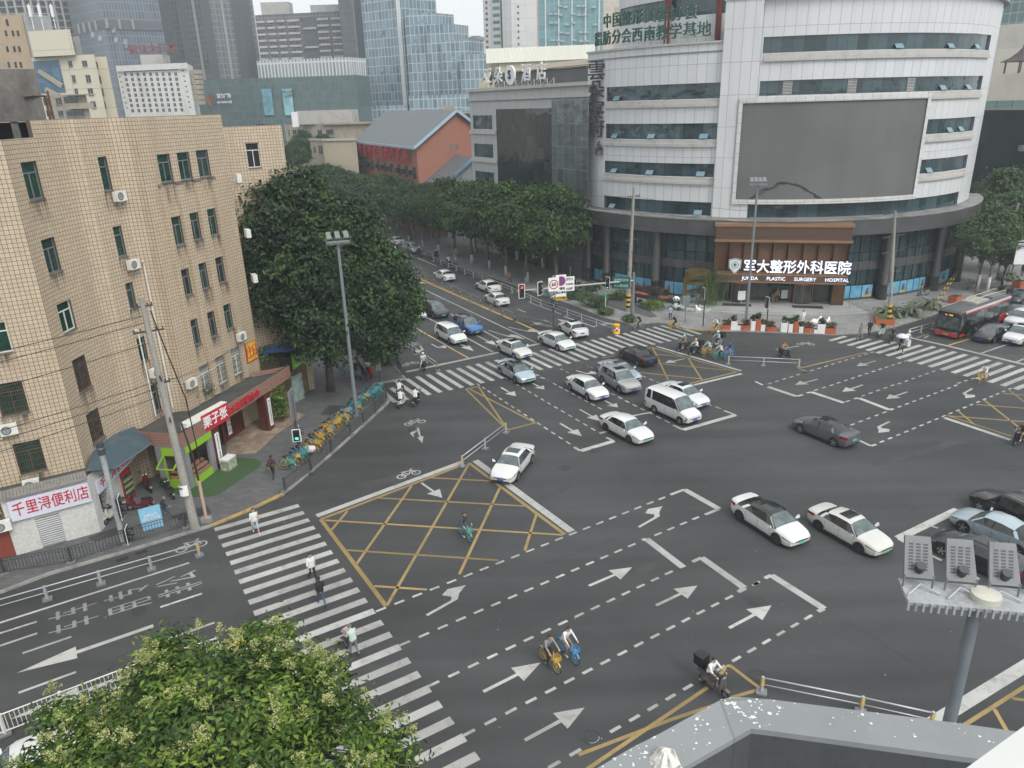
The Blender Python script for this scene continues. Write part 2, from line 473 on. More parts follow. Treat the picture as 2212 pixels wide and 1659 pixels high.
struct(o.build('ground',m_ground))
o=M();o.face([(-190,-40,0),(200,-40,0),(200,330,0),(-190,330,0)])
struct(o.build('road',asph))
kA=[g(*p)for p in[(0,1282),(105,1242),(300,1185),(457.5,1137),(530,1107),t(1,2,240,955),t(1,2,660,605),t(1,2,960,335),t(1,2,1120,190),t(1,2,1150,150),t(1,2,1130,90),t(1,2,990,10),t(1,1,1290,1620),t(1,1,1175,1490),t(1,1,940,1370)]]
pA=[kA[0]-DB*150]+kA+[kA[-1]+DA*210,kA[-1]+DA*210-Vector((150,0))]
o=M();o.prism(pA,0,.12,0,bottom=False);struct(o.build('pavement',m_pave))
def kerb(pts,ms,wdt=.16,flags=None):
 o=M()
 for i,(a,b)in enumerate(zip(pts,pts[1:])):o.bar(a,b,wdt,.135,flags[i]if flags else 0)
 return struct(o.build('kerb',ms))
kerb([kA[0]-DB*60]+kA+[kA[-1]+DA*110],[m_kerb,m_kerby],.18,[0,0,0,0,1,1,0,0,0,0,0,0,0,0,0,0])
bA=g(*k3(420,1110));a0=g(*k3(200,1050));a1=g(1242,661)
kB=[a1+DA*190,a1+DA*60,a1,a0,bA,g(*k3(560,1092)),g(*k3(700,1098)),g(*k3(800,1135)),g(*k3(930,1150)),g(*k3(1080,1152)),g(*t(3,1,0,1215)),g(*t(3,1,580,1238)),g(*t(3,1,860,1222)),g(*t(3,1,1095,1168)),g(*t(3,1,1390,1080))]
eB=kB[-1]+DB*160
pB=kB+[eB,eB+DA*150,kB[0]+DB*100]
o=M();o.prism(pB,0,.12,0,bottom=False);struct(o.build('pavement',m_pave2))
kerb(kB+[kB[-1]+DB*90],[m_kerb,m_kerby],.18,[0]*7+[1]*2+[0]*20)
# kerbed driveway apron of dark asphalt inside the corner pavement
o=M();q=[g(*k3(*p))for p in[(0,935),(130,935),(330,1000),(560,1060),(610,1050),(520,985),(330,925),(150,880),(0,840)]]
o.prism(q,.1,.126,0,bottom=False);struct(o.build('driveway',stained('apron_asphalt',(.085,.087,.085),(.06,.06,.06),.5)))
# near pavement on our own side of street B
n0=gt(0,3,0,1440);
pC=[n0-DB*60,n0-DB*2,g(640,1700),g(1080,1780),g(1080,1780)-DA*40,n0-DB*60-DA*60]
# ---- markings
MZ=.006
def quad(o,a,b,wdt,mi=0,z=MZ):
 a,b=Vector(a[:2]),Vector(b[:2]);d=(b-a).normalized();n=Vector((-d.y,d.x))*wdt/2
 o.face([(*(a-n),z),(*(b-n),z),(*(b+n),z),(*(a+n),z)],mi)
def poly(o,pts,mi=0,z=MZ):
 a=sum(pts[i][0]*pts[(i+1)%len(pts)][1]-pts[(i+1)%len(pts)][0]*pts[i][1]for i in range(len(pts)))
 o.face([(p[0],p[1],z)for p in(pts if a>0 else pts[::-1])],mi)
def zebra(pairs,wdt,name='zebra_crossing'):
 o=M()
 for a,b in pairs:quad(o,a,b,wdt)
 return struct(o.build(name,m_white))
r0,rN=Vector((-13.84,41.78)),Vector((-1.75,21.89))
l0=Vector((-17.59,38.25));step=(rN-r0)/22
pr=[]
for i in range(26):
 r=r0+step*i;l=r-DB*5.15+DA*.02
 pr.append((l,r))
zebra(pr,.46)
# across street A
pr=[]
z0b,z1b=Vector((-11.,58.6)),Vector((20.38,76.15))
n=36;dv=(Vector((20.38,76.15))-Vector((-7.23,60.59)))/30
for i in range(-3,31):
 b=Vector((-7.23,60.59))+dv*i
 L=5. if i>-2 else 3.6
 pr.append((b,b+DA*L))
zebra(pr,.44)
pr=[]
s3=(Vector((40.15,61.42))-Vector((32.81,72.65)))/13
for i in range(0,26):
 l=Vector((32.81,72.65))+s3*i
 pr.append((l,l+DB*(2.6+min(i,7)*.5)))
zebra(pr,.46)
lw=M()
def dashes(p,q,pitch=1.02,dash=.55,wdt=.15,o=None,mi=0):
 p,q=Vector(p[:2]),Vector(q[:2]);L=(q-p).length;d=(q-p).normalized();n=max(1,round(L/pitch))
 for i in range(n+1):
  c=p+d*(L*i/n);quad(o or lw,c-d*dash/2,c+d*dash/2,wdt,mi)
dashes(gt(1,3,1080,290),gt(2,2,1295,988))
dashes(gt(1,3,1285,582),gt(2,2,1035,1393));dashes(gt(2,2,1262,1297),gt(2,2,1587,1160))
dashes(gt(1,3,1535,932),gt(2,2,1355,1632))
dashes(gt(1,3,1840,1355),gt(2,3,2108,65))
dashes(gt(2,3,365,1630),gt(3,3,348,357))
dashes(gt(2,3,-300,1960),gt(2,3,200,1712))
quad(lw,g(*c2(695,1083)),g(*c2(735,1060)),.16)
for p,q in[(c1(915,860),c1(1710,1375)),(c1(1160,803),c1(1930,1255)),(c1(1440,775),c1(1990,1070)),(c1(1650,725),c1(2170,975)),(c1(1795,655),c1(1900,703)),(t(2,2,870,90),t(2,2,1340,325)),(t(2,1,200,1580),t(2,1,320,1635)),(t(2,1,570,1465),t(2,1,680,1515)),(t(2,1,1140,1595),t(2,1,1270,1650)),(t(2,2,1620,150),t(2,2,1780,205))]:
 dashes(g(*p),g(*q),1.02,.55,.14)
for p,q in[((t(3,2,985,498)),t(3,2,2090,42)),(t(3,2,730,350),t(3,2,1620,14)),(t(3,2,415,52),t(3,2,550,10)),(t(3,2,690,148),t(3,2,1075,12)),(t(3,1,320,1560),t(3,1,900,1385)),(t(3,1,15,1655),t(3,1,320,1560)),(t(3,1,610,1648),t(3,1,1190,1460)),(t(3,1,1135,1655),t(3,1,1430,1550)),(t(3,1,1650,1650),t(3,1,1770,1612))]:
 dashes(g(*p),g(*q),1.02,.5,.15)
 # stop lines with their hooks
def hook(pts,w1=.42,w2=.22):
 P=[g(*p)for p in pts]
 for i in range(len(P)-1):
  quad(lw,P[i],P[i+1],w1 if(P[i+1]-P[i]).length>2. else w2,0,MZ if i%2 else MZ+.003)
hook([t(2,2,1370,957),t(2,2,1490,912),t(2,2,1790,1080),t(2,2,1668,1130)])
hook([t(2,2,1125,1350),t(2,2,1160,1338),t(2,2,1480,1585)])
hook([c2(155,880),c2(235,842),c2(612,1110),c2(560,1148)])
hook([c2(795,1025),c2(852,998),c2(1320,1295),c2(1265,1320)])
hook([t(3,2,1195,1375),t(3,2,1125,1335),t(3,2,1640,1085),t(3,2,1692,1107)],.5)
hook([t(2,2,755,428),t(2,2,905,385)]);hook([t(2,2,535,546),t(2,2,592,578),t(2,2,880,493),t(2,2,815,462)])
hook([t(2,2,1390,355),t(2,2,1480,396),t(2,2,1932,268),t(2,2,1832,230)]);hook([t(2,2,1040,275),t(2,2,1205,245)])
hook([t(3,2,-110,-22),t(3,2,-45,10)]);hook([t(3,2,0,25),t(3,2,245,107),t(3,2,302,93)]);hook([t(3,2,335,78),t(3,2,375,70),t(3,2,655,163)])
hook([t(3,2,750,128),t(3,2,785,122),t(3,2,1050,223),t(3,2,1085,214)]);hook([t(3,2,770,480),t(3,2,890,536),t(3,2,935,522)])
quad(lw,g(*c1(278,747)),g(*c1(1490,490)),.42)
quad(lw,g(*t(3,1,1225,1258)),g(*t(3,1,1560,1332)),.4);quad(lw,g(*t(3,1,1560,1332)),g(*t(3,1,2400,1535)),.4)
# lane lines of street A
for p,q,wd in[(c1(385,-5),c1(1430,490),.17),(c1(400,100),c1(555,175),.17),(c1(440,260),c1(560,315),.17),(c1(670,235),c1(715,258),.17),(c1(800,440),c1(1045,572),.17),(c1(950,378),c1(1110,465),.17),(c1(0,150),c1(825,625),.14),(t(2,1,140,950),t(2,1,425,1055),.2),(t(2,1,450,1075),t(2,1,720,1168),.2),(t(2,1,45,1010),t(2,1,120,1040),.14),(t(2,1,270,1103),t(2,1,345,1133),.14),(t(1,1,1395,570),t(1,1,1560,640),.18),(t(1,1,950,390),t(1,1,1110,452),.15),(t(1,1,1170,480),t(1,1,1230,505),.14),(t(1,1,1270,595),t(1,1,1310,610),.14),(t(1,1,1390,642),t(1,1,1430,660),.14)]:
 quad(lw,g(*p),g(*q),wd)
 # lane lines of street B, near arm and far arm
for p,q,wd in[(t(0,3,-900,690),t(0,2,1635,1545),.16),(t(0,3,-300,590),t(0,3,318,395),.15),(t(0,3,-300,705),t(0,3,322,495),.15),(t(0,3,195,668),t(0,3,617,525),.15),(t(0,3,1385,270),t(0,3,1745,152),.15),(t(0,3,1455,545),t(0,3,1855,402),.15),(t(0,3,160,1010),t(0,3,657,830),.15),(t(3,1,1350,1262),t(3,1,1390,1240),.15),(t(3,1,1840,1395),t(3,1,2080,1312),.15),(t(3,1,2150,1468),t(3,1,2212,1440),.15),(t(3,2,1885,1072),t(3,2,2030,1130),.15),(t(3,2,1415,1230),t(3,2,1470,1245),.18),(t(3,2,1275,1415),t(3,2,1500,1525),.18),(t(3,3,1785,0),t(3,3,1825,30),.15)]:
 quad(lw,g(*p),g(*q),wd)
quad(lw,gt(1,2,525,1140),gt(1,2,1790,672),.45);quad(lw,gt(1,2,1895,662),gt(2,2,515,1275),.5)
quad(lw,gt(2,1,1250,1335),gt(2,1,1980,1545),.3);quad(lw,gt(2,1,1985,1570),gt(2,1,1570,1668),.3)
quad(lw,gt(3,2,1525,292),gt(3,2,2095,483),.42);quad(lw,gt(3,3,1300,1345),gt(3,3,2300,730),.55)
# arrows
def arrow(p,q,hw=.5,sw=.17,hl=.42,turn=0):
 p,q=g(*p),g(*q);L=(q-p).length;d=(q-p)/L;n=Vector((-d.y,d.x));h=min(hl*L,2.6)
 b=q-d*h
 if not turn:
  poly(lw,[q,b+n*hw,b+n*sw/2,p+n*sw/2,p-n*sw/2,b-n*sw/2,b-n*hw])
 else:
  n=n*turn
  e=p+d*L*.62
  poly(lw,[p-n*sw/2,e-n*sw/2,e+d*L*.12+n*.25,q+n*.55-d*.1,e+d*L*.05+n*.95,e-d*L*.12+n*.75,e-d*L*.03+n*.3,e-d*L*.1+n*sw/2,p+n*sw/2])
for p,q in[(t(2,2,415,340),t(2,2,605,452)),(t(2,2,585,220),t(2,2,765,322)),(t(2,2,795,140),t(2,2,915,203)),(t(1,2,1430,855),t(1,2,1610,983)),(t(2,3,665,85),t(2,2,1040,1583)),(t(2,3,1245,255),t(2,3,1603,83)),(t(1,3,1965,1000),t(2,3,248,748)),(t(2,3,110,1420),t(2,3,628,1137)),(c2(480,1465),c2(855,1265)),(c1(900,425),c1(1082,515)),(c1(700,470),c1(875,563)),(c1(1115,885),c1(1250,963)),(c1(1390,845),c1(1500,902)),(t(3,2,820,8),t(3,2,640,68)),(t(3,2,1205,68),t(3,2,1020,130)),(t(3,1,930,1460),t(3,1,765,1505)),(t(3,1,430,1618),t(3,1,230,1668)),(t(3,1,270,1330),t(3,1,60,1362)),(t(2,1,1490,1440),t(2,1,1320,1478)),(t(1,1,1280,745),t(1,1,1470,795)),(t(2,1,600,1165),t(2,1,385,1095)),(t(2,1,350,1165),t(2,1,170,1125))]:
 arrow(p,q)
for p,q in[(t(0,3,1325,430),t(0,3,140,840)),(t(0,3,1415,740),t(0,3,85,1240))]:
 P,Q=g(*p),g(*q);arrow(p,q,.48,.26,.42)
for p,q,s in[(t(1,3,1475,340),t(1,3,1885,110),1),(t(2,2,1095,1237),t(2,2,1370,1080),1),(t(3,2,1765,40),t(3,2,1640,110),1),(t(3,2,1050,325),t(3,2,885,405),1),(c1(1005,380),c1(1300,470),1),(c1(1180,350),c1(1465,415),1),(c1(1780,735),c1(1940,783),1),(c1(400,515),c1(440,575),-1),(c1(500,500),c1(590,550),1)]:
 arrow(p,q,turn=s)
 # bicycle pictograms and the two-way bicycle arrow at the corner
def bikemark(p,d,s=1.):
 c=g(*p);d=Vector(d).normalized();n=Vector((-d.y,d.x));F=lambda x,y:c+d*x*s+n*y*s
 for cx in(-.55,.55):
  for i in range(14):
   a,b=i/14*6.2832,(i+1)/14*6.2832
   poly(lw,[F(cx+.34*math.cos(a),.34*math.sin(a)),F(cx+.34*math.cos(b),.34*math.sin(b)),F(cx+.24*math.cos(b),.24*math.sin(b)),F(cx+.24*math.cos(a),.24*math.sin(a))])
 for a,b in[((-.55,0),(-.2,.5)),((-.2,.5),(.4,.5)),((.4,.5),(0,0)),((0,0),(-.2,.5)),((.55,0),(.38,.65)),((-.55,0),(0,0)),((.38,.65),(.55,.68)),((-.35,.58),(-.08,.58))]:
  quad(lw,F(*a),F(*b),.09*s,0,MZ+.003)
wob=[(1375,335),(1320,782)]
bikemark(t(1,2,1375,335),DB*.7-DA*.1,1.);bikemark(t(1,2,1320,782),DB,1.);bikemark(t(0,2,1655,1405),DB,1.);bikemark(t(3,1,325,1315),Vector((1,-.2)),1.);bikemark(c1(315,678),DB,1.);bikemark(t(2,1,820,1143),DB,.9)
Q=[gt(1,2,*p)for p in[(1385,380),(1330,425),(1365,462),(1360,432),(1395,405),(1415,465),(1392,458),(1437,512),(1447,450),(1425,455),(1408,378)]]
poly(lw,Q)
struct(lw.build('road_marking',m_white))
yl=M()
def yline(p,q,wd=.17,mi=0):quad(yl,g(*p),g(*q),wd,mi,MZ+.004*(len(yl.f)%3))
for p,q in[(t(1,2,1770,705),t(1,2,560,1170)),(t(1,2,560,1170),t(1,3,1125,262)),(t(1,2,1840,683),t(2,2,458,1302))]:yline(p,q,.24)
for p,q in[(t(1,2,1840,690),t(1,3,1130,258)),(t(1,2,1345,880),t(1,2,868,1557)),(t(1,2,790,1100),t(1,2,650,1265)),(t(1,2,2110,890),t(1,2,1757,1645)),(t(2,2,210,1130),t(2,2,110,1440)),(t(1,2,1515,812),t(1,2,2040,840)),(t(1,2,1065,985),t(2,2,110,1055)),(t(1,2,600,1178),t(2,2,440,1305)),(t(1,2,785,1437),t(1,2,2097,1525)),(t(1,3,1020,87),t(1,3,1478,118)),(t(2,1,780,1435),t(2,1,1210,1345)),(t(2,1,1210,1345),t(2,1,1940,1555)),(t(2,1,1940,1555),t(2,1,1535,1655)),(t(2,1,1215,1345),t(2,1,1350,1625)),(t(2,1,1240,1402),t(2,1,1470,1425)),(t(2,1,1520,1430),t(2,1,1640,1622)),(t(2,1,1100,1560),t(2,1,1640,1615)),(t(2,1,1260,1482),t(2,1,1850,1540)),(c1(805,900),c1(915,875)),(c1(915,875),c1(1175,1262)),(c1(1175,1262),c1(1420,1198)),(c1(1420,1198),c1(840,900)),(c1(805,900),c1(1155,1245)),(t(3,2,1540,270),t(3,2,2110,455)),(t(3,2,1555,275),t(3,2,2290,332)),(t(3,2,1645,235),t(3,2,1775,345)),(t(3,2,1800,178),t(3,2,2290,217)),(t(3,2,1870,140),t(3,2,2200,400)),(t(3,2,2030,80),t(3,2,2290,106)),(t(3,2,2085,55),t(3,2,2290,215)),(t(2,3,575,1545),t(2,3,1350,1250)),(t(2,3,1350,1250),t(2,3,1800,1100)),(t(2,3,1690,965),t(2,3,600,1705)),(t(2,3,1880,770),t(2,3,2150,978)),(t(2,3,2150,978),t(2,3,1850,1065)),(t(2,3,1880,770),t(2,3,1800,850)),(t(3,3,1560,1375),t(3,3,2300,905)),(t(3,3,1955,1150),t(3,3,2070,1350)),(t(3,3,2110,1060),t(3,3,2300,1085)),(t(3,1,262,1526),t(3,1,850,1385)),(t(3,1,262,1526),t(3,1,332,1550)),(t(3,1,1285,1262),t(3,1,1390,1222))]:
 yline(p,q)
for p,q in[(c1(160,235),c1(285,308)),(c1(385,375),c1(530,455)),(c1(655,532),c1(825,620)),(t(1,1,1060,585),t(2,1,300,1235)),(t(1,1,1060,598),t(2,1,240,1212)),(t(3,1,1560,1325),t(3,1,1740,1272))]:
 yline(p,q,.15,1)
struct(yl.build('road_marking',[m_yel,m_yel2]))
# painted characters, long in the driving direction
def roadtext(s,p,d,size,stretch):
 c=g(*p);d=Vector((d.x,d.y,0)).normalized();n=Vector((d.y,-d.x,0))
 o=text('road_marking',s,size,m_white2,(c.x,c.y,.004),n,d,depth=.008,bold=0.)
 me=o.data
 for v in me.vertices:
  k=(Vector((v.co.x,v.co.y,0))-Vector((c.x,c.y,0))).dot(d)
  v.co+=d*k*(stretch-1)
 return struct(o)
for s,p,d in[('车',t(0,3,665,290),-DB),('车',t(0,3,675,405),-DB),('专',t(0,3,1130,140),-DB),('用',t(0,3,1145,250),-DB),('非',t(0,3,1590,105),-DB),('公',t(0,3,1560,20),-DB)]:roadtext(s,p,d,.85,2.8)
for s,p in[('公',c1(115,350)),('交',c1(235,335)),('专',c1(230,425)),('用',c1(350,400)),('道',c1(350,495))]:roadtext(s,p,-DA,1.,1.5)
# repaired trenches and cracks in the surface
m_pt=stained('asphalt_patch',(.036,.037,.038),(.055,.056,.056),.5,.4,.65,.8,20)
pp=M();random.seed(31)
for a,b,wd in((t(1,2,870,900),t(1,2,1500,745),1.),(t(1,2,250,1020),t(1,2,700,920),.7),(c2(-420,1010),c2(-60,860),.6),(t(2,2,200,1000),t(2,2,900,740),.5),(t(3,2,900,700),t(3,2,1700,480),.7),(t(0,2,300,1640),t(0,2,900,1440),.6),(t(2,3,300,480),t(2,3,1100,120),.4)):quad(pp,g(*a),g(*b),wd,0,.003)
for a,b in((t(3,3,520,290),t(3,3,1500,900)),(t(2,2,60,1640),t(2,2,1000,1300)),(t(1,2,1130,1290),t(1,2,1950,1050)),(t(3,2,150,740),t(3,2,650,560)),(t(2,2,1500,500),t(2,2,2100,620)),(t(0,3,1000,700),t(0,3,2000,420))):
 P=[g(*a).lerp(g(*b),k/14)+Vector((random.uniform(-.12,.12),random.uniform(-.12,.12)))for k in range(15)]
 for p,q in zip(P,P[1:]):quad(pp,p,q,random.uniform(.012,.035),1,.0045)
struct(pp.build('road_patch',[m_pt,mat('crack_tar',(.02,.02,.021),.8)]))
# manhole covers and gully grates
mh=mat('cast_iron',(.045,.046,.047),.6,.3,.3,6)
for p in[t(2,2,455,725),t(2,2,630,522),t(2,2,722,576),t(2,3,685,1390),t(2,3,2105,215),t(2,3,2120,860),t(0,3,1195,305),t(0,3,1520,450),t(3,2,2100,730),t(1,1,1325,1253),t(1,2,1350,395)]:
 c=g(*p);o=M()
 for r0_,r1_,z in((0.,.3,.013),(.33,.4,.013)):
  for i in range(20):
   a,b=i/20*6.2832,(i+1)/20*6.2832
   o.face([(r0_*math.cos(a),r0_*math.sin(a),z),(r1_*math.cos(a),r1_*math.sin(a),z),(r1_*math.cos(b),r1_*math.sin(b),z),(r0_*math.cos(b),r0_*math.sin(b),z)])
 x=struct(o.build('manhole_cover',mh));x.location=(c.x,c.y,0)
o=M()
for i in range(10):
 for p,q in((t(0,2,1005,1530),t(0,2,1110,1497)),(t(0,2,1170,1472),t(0,2,1270,1440))):
  a,b=g(*p),g(*q);c=a.lerp(b,(i+.5)/10);d=(b-a).normalized();n=Vector((-d.y,d.x));quad(o,c-n*.16,c+n*.16,.05)
struct(o.build('gully_grate',mat('black_slot',(.01,.01,.01),.9)))
# paved aprons: diamond tiles at the entrance, green mat at the kiosk, dark cover plates
m_dia=gridmat('diamond_tiles',(.3,.25,.19),(.2,.13,.09),(.12,.1,.08),.5,.5,.01,0.,.7,dirt=.3)
o=M();o.prism([gt(0,2,*p)for p in[(1960,630),(2212,610),(2400,440),(2640,280),(2400,200),(1960,480)]],.1,.128,0,bottom=False);struct(o.build('paving_entrance',m_dia))
o=M();o.prism([gt(0,2,*p)for p in[(1430,905),(1500,960),(1600,985),(1800,992),(1900,965),(2200,760),(2250,720),(2260,690),(2212,660),(2100,650),(1960,655),(1700,850)]],.1,.135,0,bottom=False)
tag(o.build('artificial_grass_mat',stained('turf_mat',(.035,.075,.025),(.05,.06,.03),1.,.5,.7,.95,40)),'green artificial grass mat spread before the chestnut kiosk','mat')
for P in([(1505,1150),(1790,1065),(1830,1130),(1560,1200)],[(760,1345),(900,1290),(1030,1250),(1020,1310),(830,1380)]):
 o=M();o.prism([gt(0,2,*p)for p in P],.1,.128,0,bottom=False);struct(o.build('pavement_plate',mat('dark_plate',(.035,.035,.037),.7,var=.25)))
o=M();o.prism([gt(1,2,*p)for p in[(555,275),(630,195),(745,200),(680,283)]],.1,.128,0,bottom=False);struct(o.build('pavement_plate',mat('dark_plate',(.035,.035,.037),.7)))
# ================================================================== near buildings of the street corner (tan block, shops)
Z3=Vector((0,0,1))
def w1(x,y):return x*.29295,216+y*.29295
def w2(x,y):return x*.29295,648+y*.29295
def hit(pts,p):
 """arc length, height and plan point where the sight line of photo point p meets a wall polyline"""
 d=ray(*p);best=None;S=0
 for a,b in zip(pts,pts[1:]):
  a,b=Vector(a[:2]),Vector(b[:2]);e=b-a
  den=d.x*e.y-d.y*e.x
  if abs(den)>1e-9:
   k=(a.x*e.y-a.y*e.x)/den;q=(a.x*d.y-a.y*d.x)/den
   if k>0 and-.02<=q<=1.02 and(best is None or k<best[3]):
    best=(S+q*e.length,CAM_H+d.z*k,a+e*q,k)
  S+=e.length
 if best is None:
  a,b=Vector(pts[-2][:2]),Vector(pts[-1][:2])
  e=b-a;den=d.x*e.y-d.y*e.x;k=(a.x*e.y-a.y*e.x)/den;q=(a.x*d.y-a.y*d.x)/den
  best=(S-e.length+q*e.length,CAM_H+d.z*k,a+e*q,k)
 return best
m_tan=gridmat('tan_tiles',(.45,.365,.265),(.52,.425,.31),(.075,.055,.042),.235,.235,.0135,0.,.45,dirt=.5,dirtcol=(.29,.22,.155),scale=.5)
m_red=gridmat('pink_tiles',(.27,.15,.115),(.31,.18,.14),(.09,.05,.04),.2,.2,.012,0.,.45,dirt=.3)
m_dk=mat('dark_opening',(.012,.013,.014),.9,var=0)
m_gl=mat('window_glass',(.022,.045,.042),.08,spec=.6,var=.35,scale=.8)
m_gg=mat('green_glass',(.01,.042,.03),.1,spec=.6,var=.5,scale=1.2);m_stk=streakmat('rain_streak',(.045,.035,.028))
m_gl2=mat('clear_glass',(.05,.06,.06),.06,spec=.7,var=.2)
m_al=mat('aluminium_frame',(.25,.26,.27),.45,.5)
m_wf=mat('white_frame',(.62,.62,.58),.5)
m_rust=mat('rusty_bars',(.1,.06,.045),.8,var=.3)
m_conc=stained('old_concrete',(.17,.16,.145),(.05,.048,.045),.5,.42,.66,.9,6,2.5)
m_roof=stained('roof_felt',(.065,.065,.062),(.025,.025,.024),.7,.45,.65,.95,8)
m_wall=stained('white_render',(.5,.5,.48),(.3,.29,.26),.7,.5,.75,.85,6,2.)
m_blk=mat('black_plastic',(.014,.014,.015),.45)
m_gray=mat('grey_metal',(.2,.21,.22),.5,.3)
m_red2=mat('sign_red',(.42,.018,.03),.5,var=.06)
m_wht=mat('sign_white',(.72,.72,.72),.5,var=.05)
m_wood=mat('dark_red_stone',(.085,.022,.018),.35,var=.25)
C0=[(-25.8,40.3),(-25.95,41.3),(-26.,42.3),(-25.95,43.3),(-25.85,44.2),(-25.75,44.9),(-25.65,45.4),(-25.5,45.75),(-25.25,46.),(-25.05,46.1)]
C1=[(-25.05,46.1),(-24.5,48.2),(-24.3,48.6),(-23.9,48.85),(-23.5,48.95),(-23.,48.9)]
C2=[(-23.,48.9),(-20.5,57.3)]
S0=[tuple(Vector((-25.8,40.3))-DB*16),(-25.8,40.3)]
SE=[(-20.5,57.3),tuple(Vector((-20.5,57.3))-DB*3.+DA*.2)]
eA=at(621,375,62.6);eT=Vector((eA.x,62.6))
AX=[tuple(eT-DB*5.5),tuple(eT),tuple(eT+DA*7)]
bt=thing('office_building','six storey tan tiled building with scalloped front and narrow windows at the street corner','building',(-24.,48.,0))
def opening(pts,a,b,c):
 s0,zb,_,_=hit(pts,b);s1=hit(pts,c)[0];zt=hit(pts,a)[1]
 k=abs(s1-s0)*.07;return[min(s0,s1)-k,max(s0,s1)+k,zb,zt]
WIN=[]
def sec(pts,rects,tall=22.6,z0=0.):
 ops=[]
 for(tl,bl,br,kind)in rects:ops.append(opening(pts,tl,bl,br)+[kind])
 return ops
def rect(f,x0,y0,x1,y1,kind='al',sk=.33):
 dx=(y1-y0)*sk
 return(f(x0,y0),f(x0+dx,y1),f(x1,y1-.25*(x1-x0-dx)),kind)
opS0=sec(S0,[(w2(0,165),w2(0,395),w2(93,385),'wh'),(w2(0,620),w2(30,860),w2(215,845),'bar'),(w2(95,1065),w2(165,1290),w2(340,1250),'bar')])
opC0=sec(C0,[(w1(155,460),w1(225,740),w1(322,722),'al'),(w1(300,1035),w1(368,1285),w1(452,1262),'al'),(w2(420,35),w2(475,250),w2(562,212),'wh'),(w2(535,450),w2(592,685),w2(673,640),'rust'),(w2(635,850),w2(690,1060),w2(765,1005),'rust')])
opC1=sec(C1,[(w1(722,420),w1(775,672),w1(828,662),'al'),(w1(838,935),w1(882,1160),w1(935,1150),'al'),(w1(930,1352),w1(966,1545),w1(1010,1535),'al'),(w2(1010,285),w2(1045,460),w2(1095,445),'al'),(w2(1095,640),w2(1140,835),w2(1190,815),'al')])
opC2=sec(C2,[(w1(1160,402),w1(1198,610),w1(1278,600),'al'),(w1(1307,388),w1(1342,592),w1(1418,580),'al'),(w1(1445,372),w1(1480,572),w1(1555,560),'al'),(w1(1250,868),w1(1292,1078),w1(1360,1062),'al'),(w1(1390,838),w1(1424,1040),w1(1488,1025),'al'),(w1(1520,808),w1(1550,1005),w1(1612,992),'al'),(w1(1323,1258),w1(1360,1450),w1(1418,1432),'al'),(w1(1455,1212),w1(1488,1402),w1(1545,1388),'al'),(w1(1580,1168),w1(1613,1358),w1(1668,1345),'al'),(w2(1395,155),w2(1428,342),w2(1482,325),'al'),(w2(1523,98),w2(1553,282),w2(1605,268),'al'),(w2(1645,42),w2(1672,225),w2(1723,210),'al'),(w2(1460,500),w2(1495,695),w2(1565,655),'bars'),(w2(1585,432),w2(1615,632),w2(1687,595),'bars'),(w2(1703,365),w2(1735,562),w2(1797,528),'bars')])
opAX=sec(AX,[(w1(1808,318),w1(1838,500),w1(1925,495),'wh')])
wb=M()
walls=[]
u=0.
sUp=hit(C0,w1(372,115))[0]
for pts,ops in((S0,opS0),(C0,opC0),(C1,opC1),(C2,opC2),(SE,[])):
 wb.wall(pts,0,22.62,[o_[:4]for o_ in ops],.22,0,0,u0=u);u+=0
wb.wall(AX,0,22.6,[o_[:4]for o_ in opAX],.22,0,0)
up_pts=[C0[3]]+C0[4:]+C1[1:]+C2[1:]+SE[1:]
wb.wall(up_pts,22.62,23.52,[],.2,0)
# parapet thickness, roofs
def inset(pts,d):
 out_=[]
 for i,p in enumerate(pts):
  a,b=Vector(pts[max(i-1,0)][:2]),Vector(pts[min(i+1,len(pts)-1)][:2]);e=(b-a).normalized()
  out_.append(tuple(Vector(p[:2])+Vector((-e.y,e.x))*d))
 return out_
def coping(o,pts,z,d=.25,h=.9,mi=1):
 q=inset(pts,d)
 for i in range(len(pts)-1):
  o.face([(*pts[i],z),(*pts[i+1],z),(*q[i+1],z),(*q[i],z)],mi)
  o.face([(*q[i],z),(*q[i+1],z),(*q[i+1],z-h),(*q[i],z-h)],mi)
 q0,p0=q[0],pts[0]
 o.face([(*p0,z-h),(*p0,z),(*q0,z),(*q0,z-h)],0)
coping(wb,S0+C0[1:5],22.62);coping(wb,up_pts,23.52);coping(wb,AX,22.6)
back=[tuple(Vector(SE[1])-DB*6),tuple(Vector(S0[0])+DA*14),S0[0]]
wb.face([(p[0],p[1],21.9)for p in S0+C0[1:]+C1[1:]+C2[1:]+SE[1:]+back],1)
wb.face([(p[0],p[1],21.8)for p in[AX[0],AX[1],AX[2],tuple(Vector(AX[2])-DB*8),tuple(Vector(AX[0])+DA*7)]],1)
wb.wall([SE[1],back[0],back[1],back[2]],0,22.6,[],.2,0)
wb.build('wall',[m_tan,m_roof],bt,world=True)
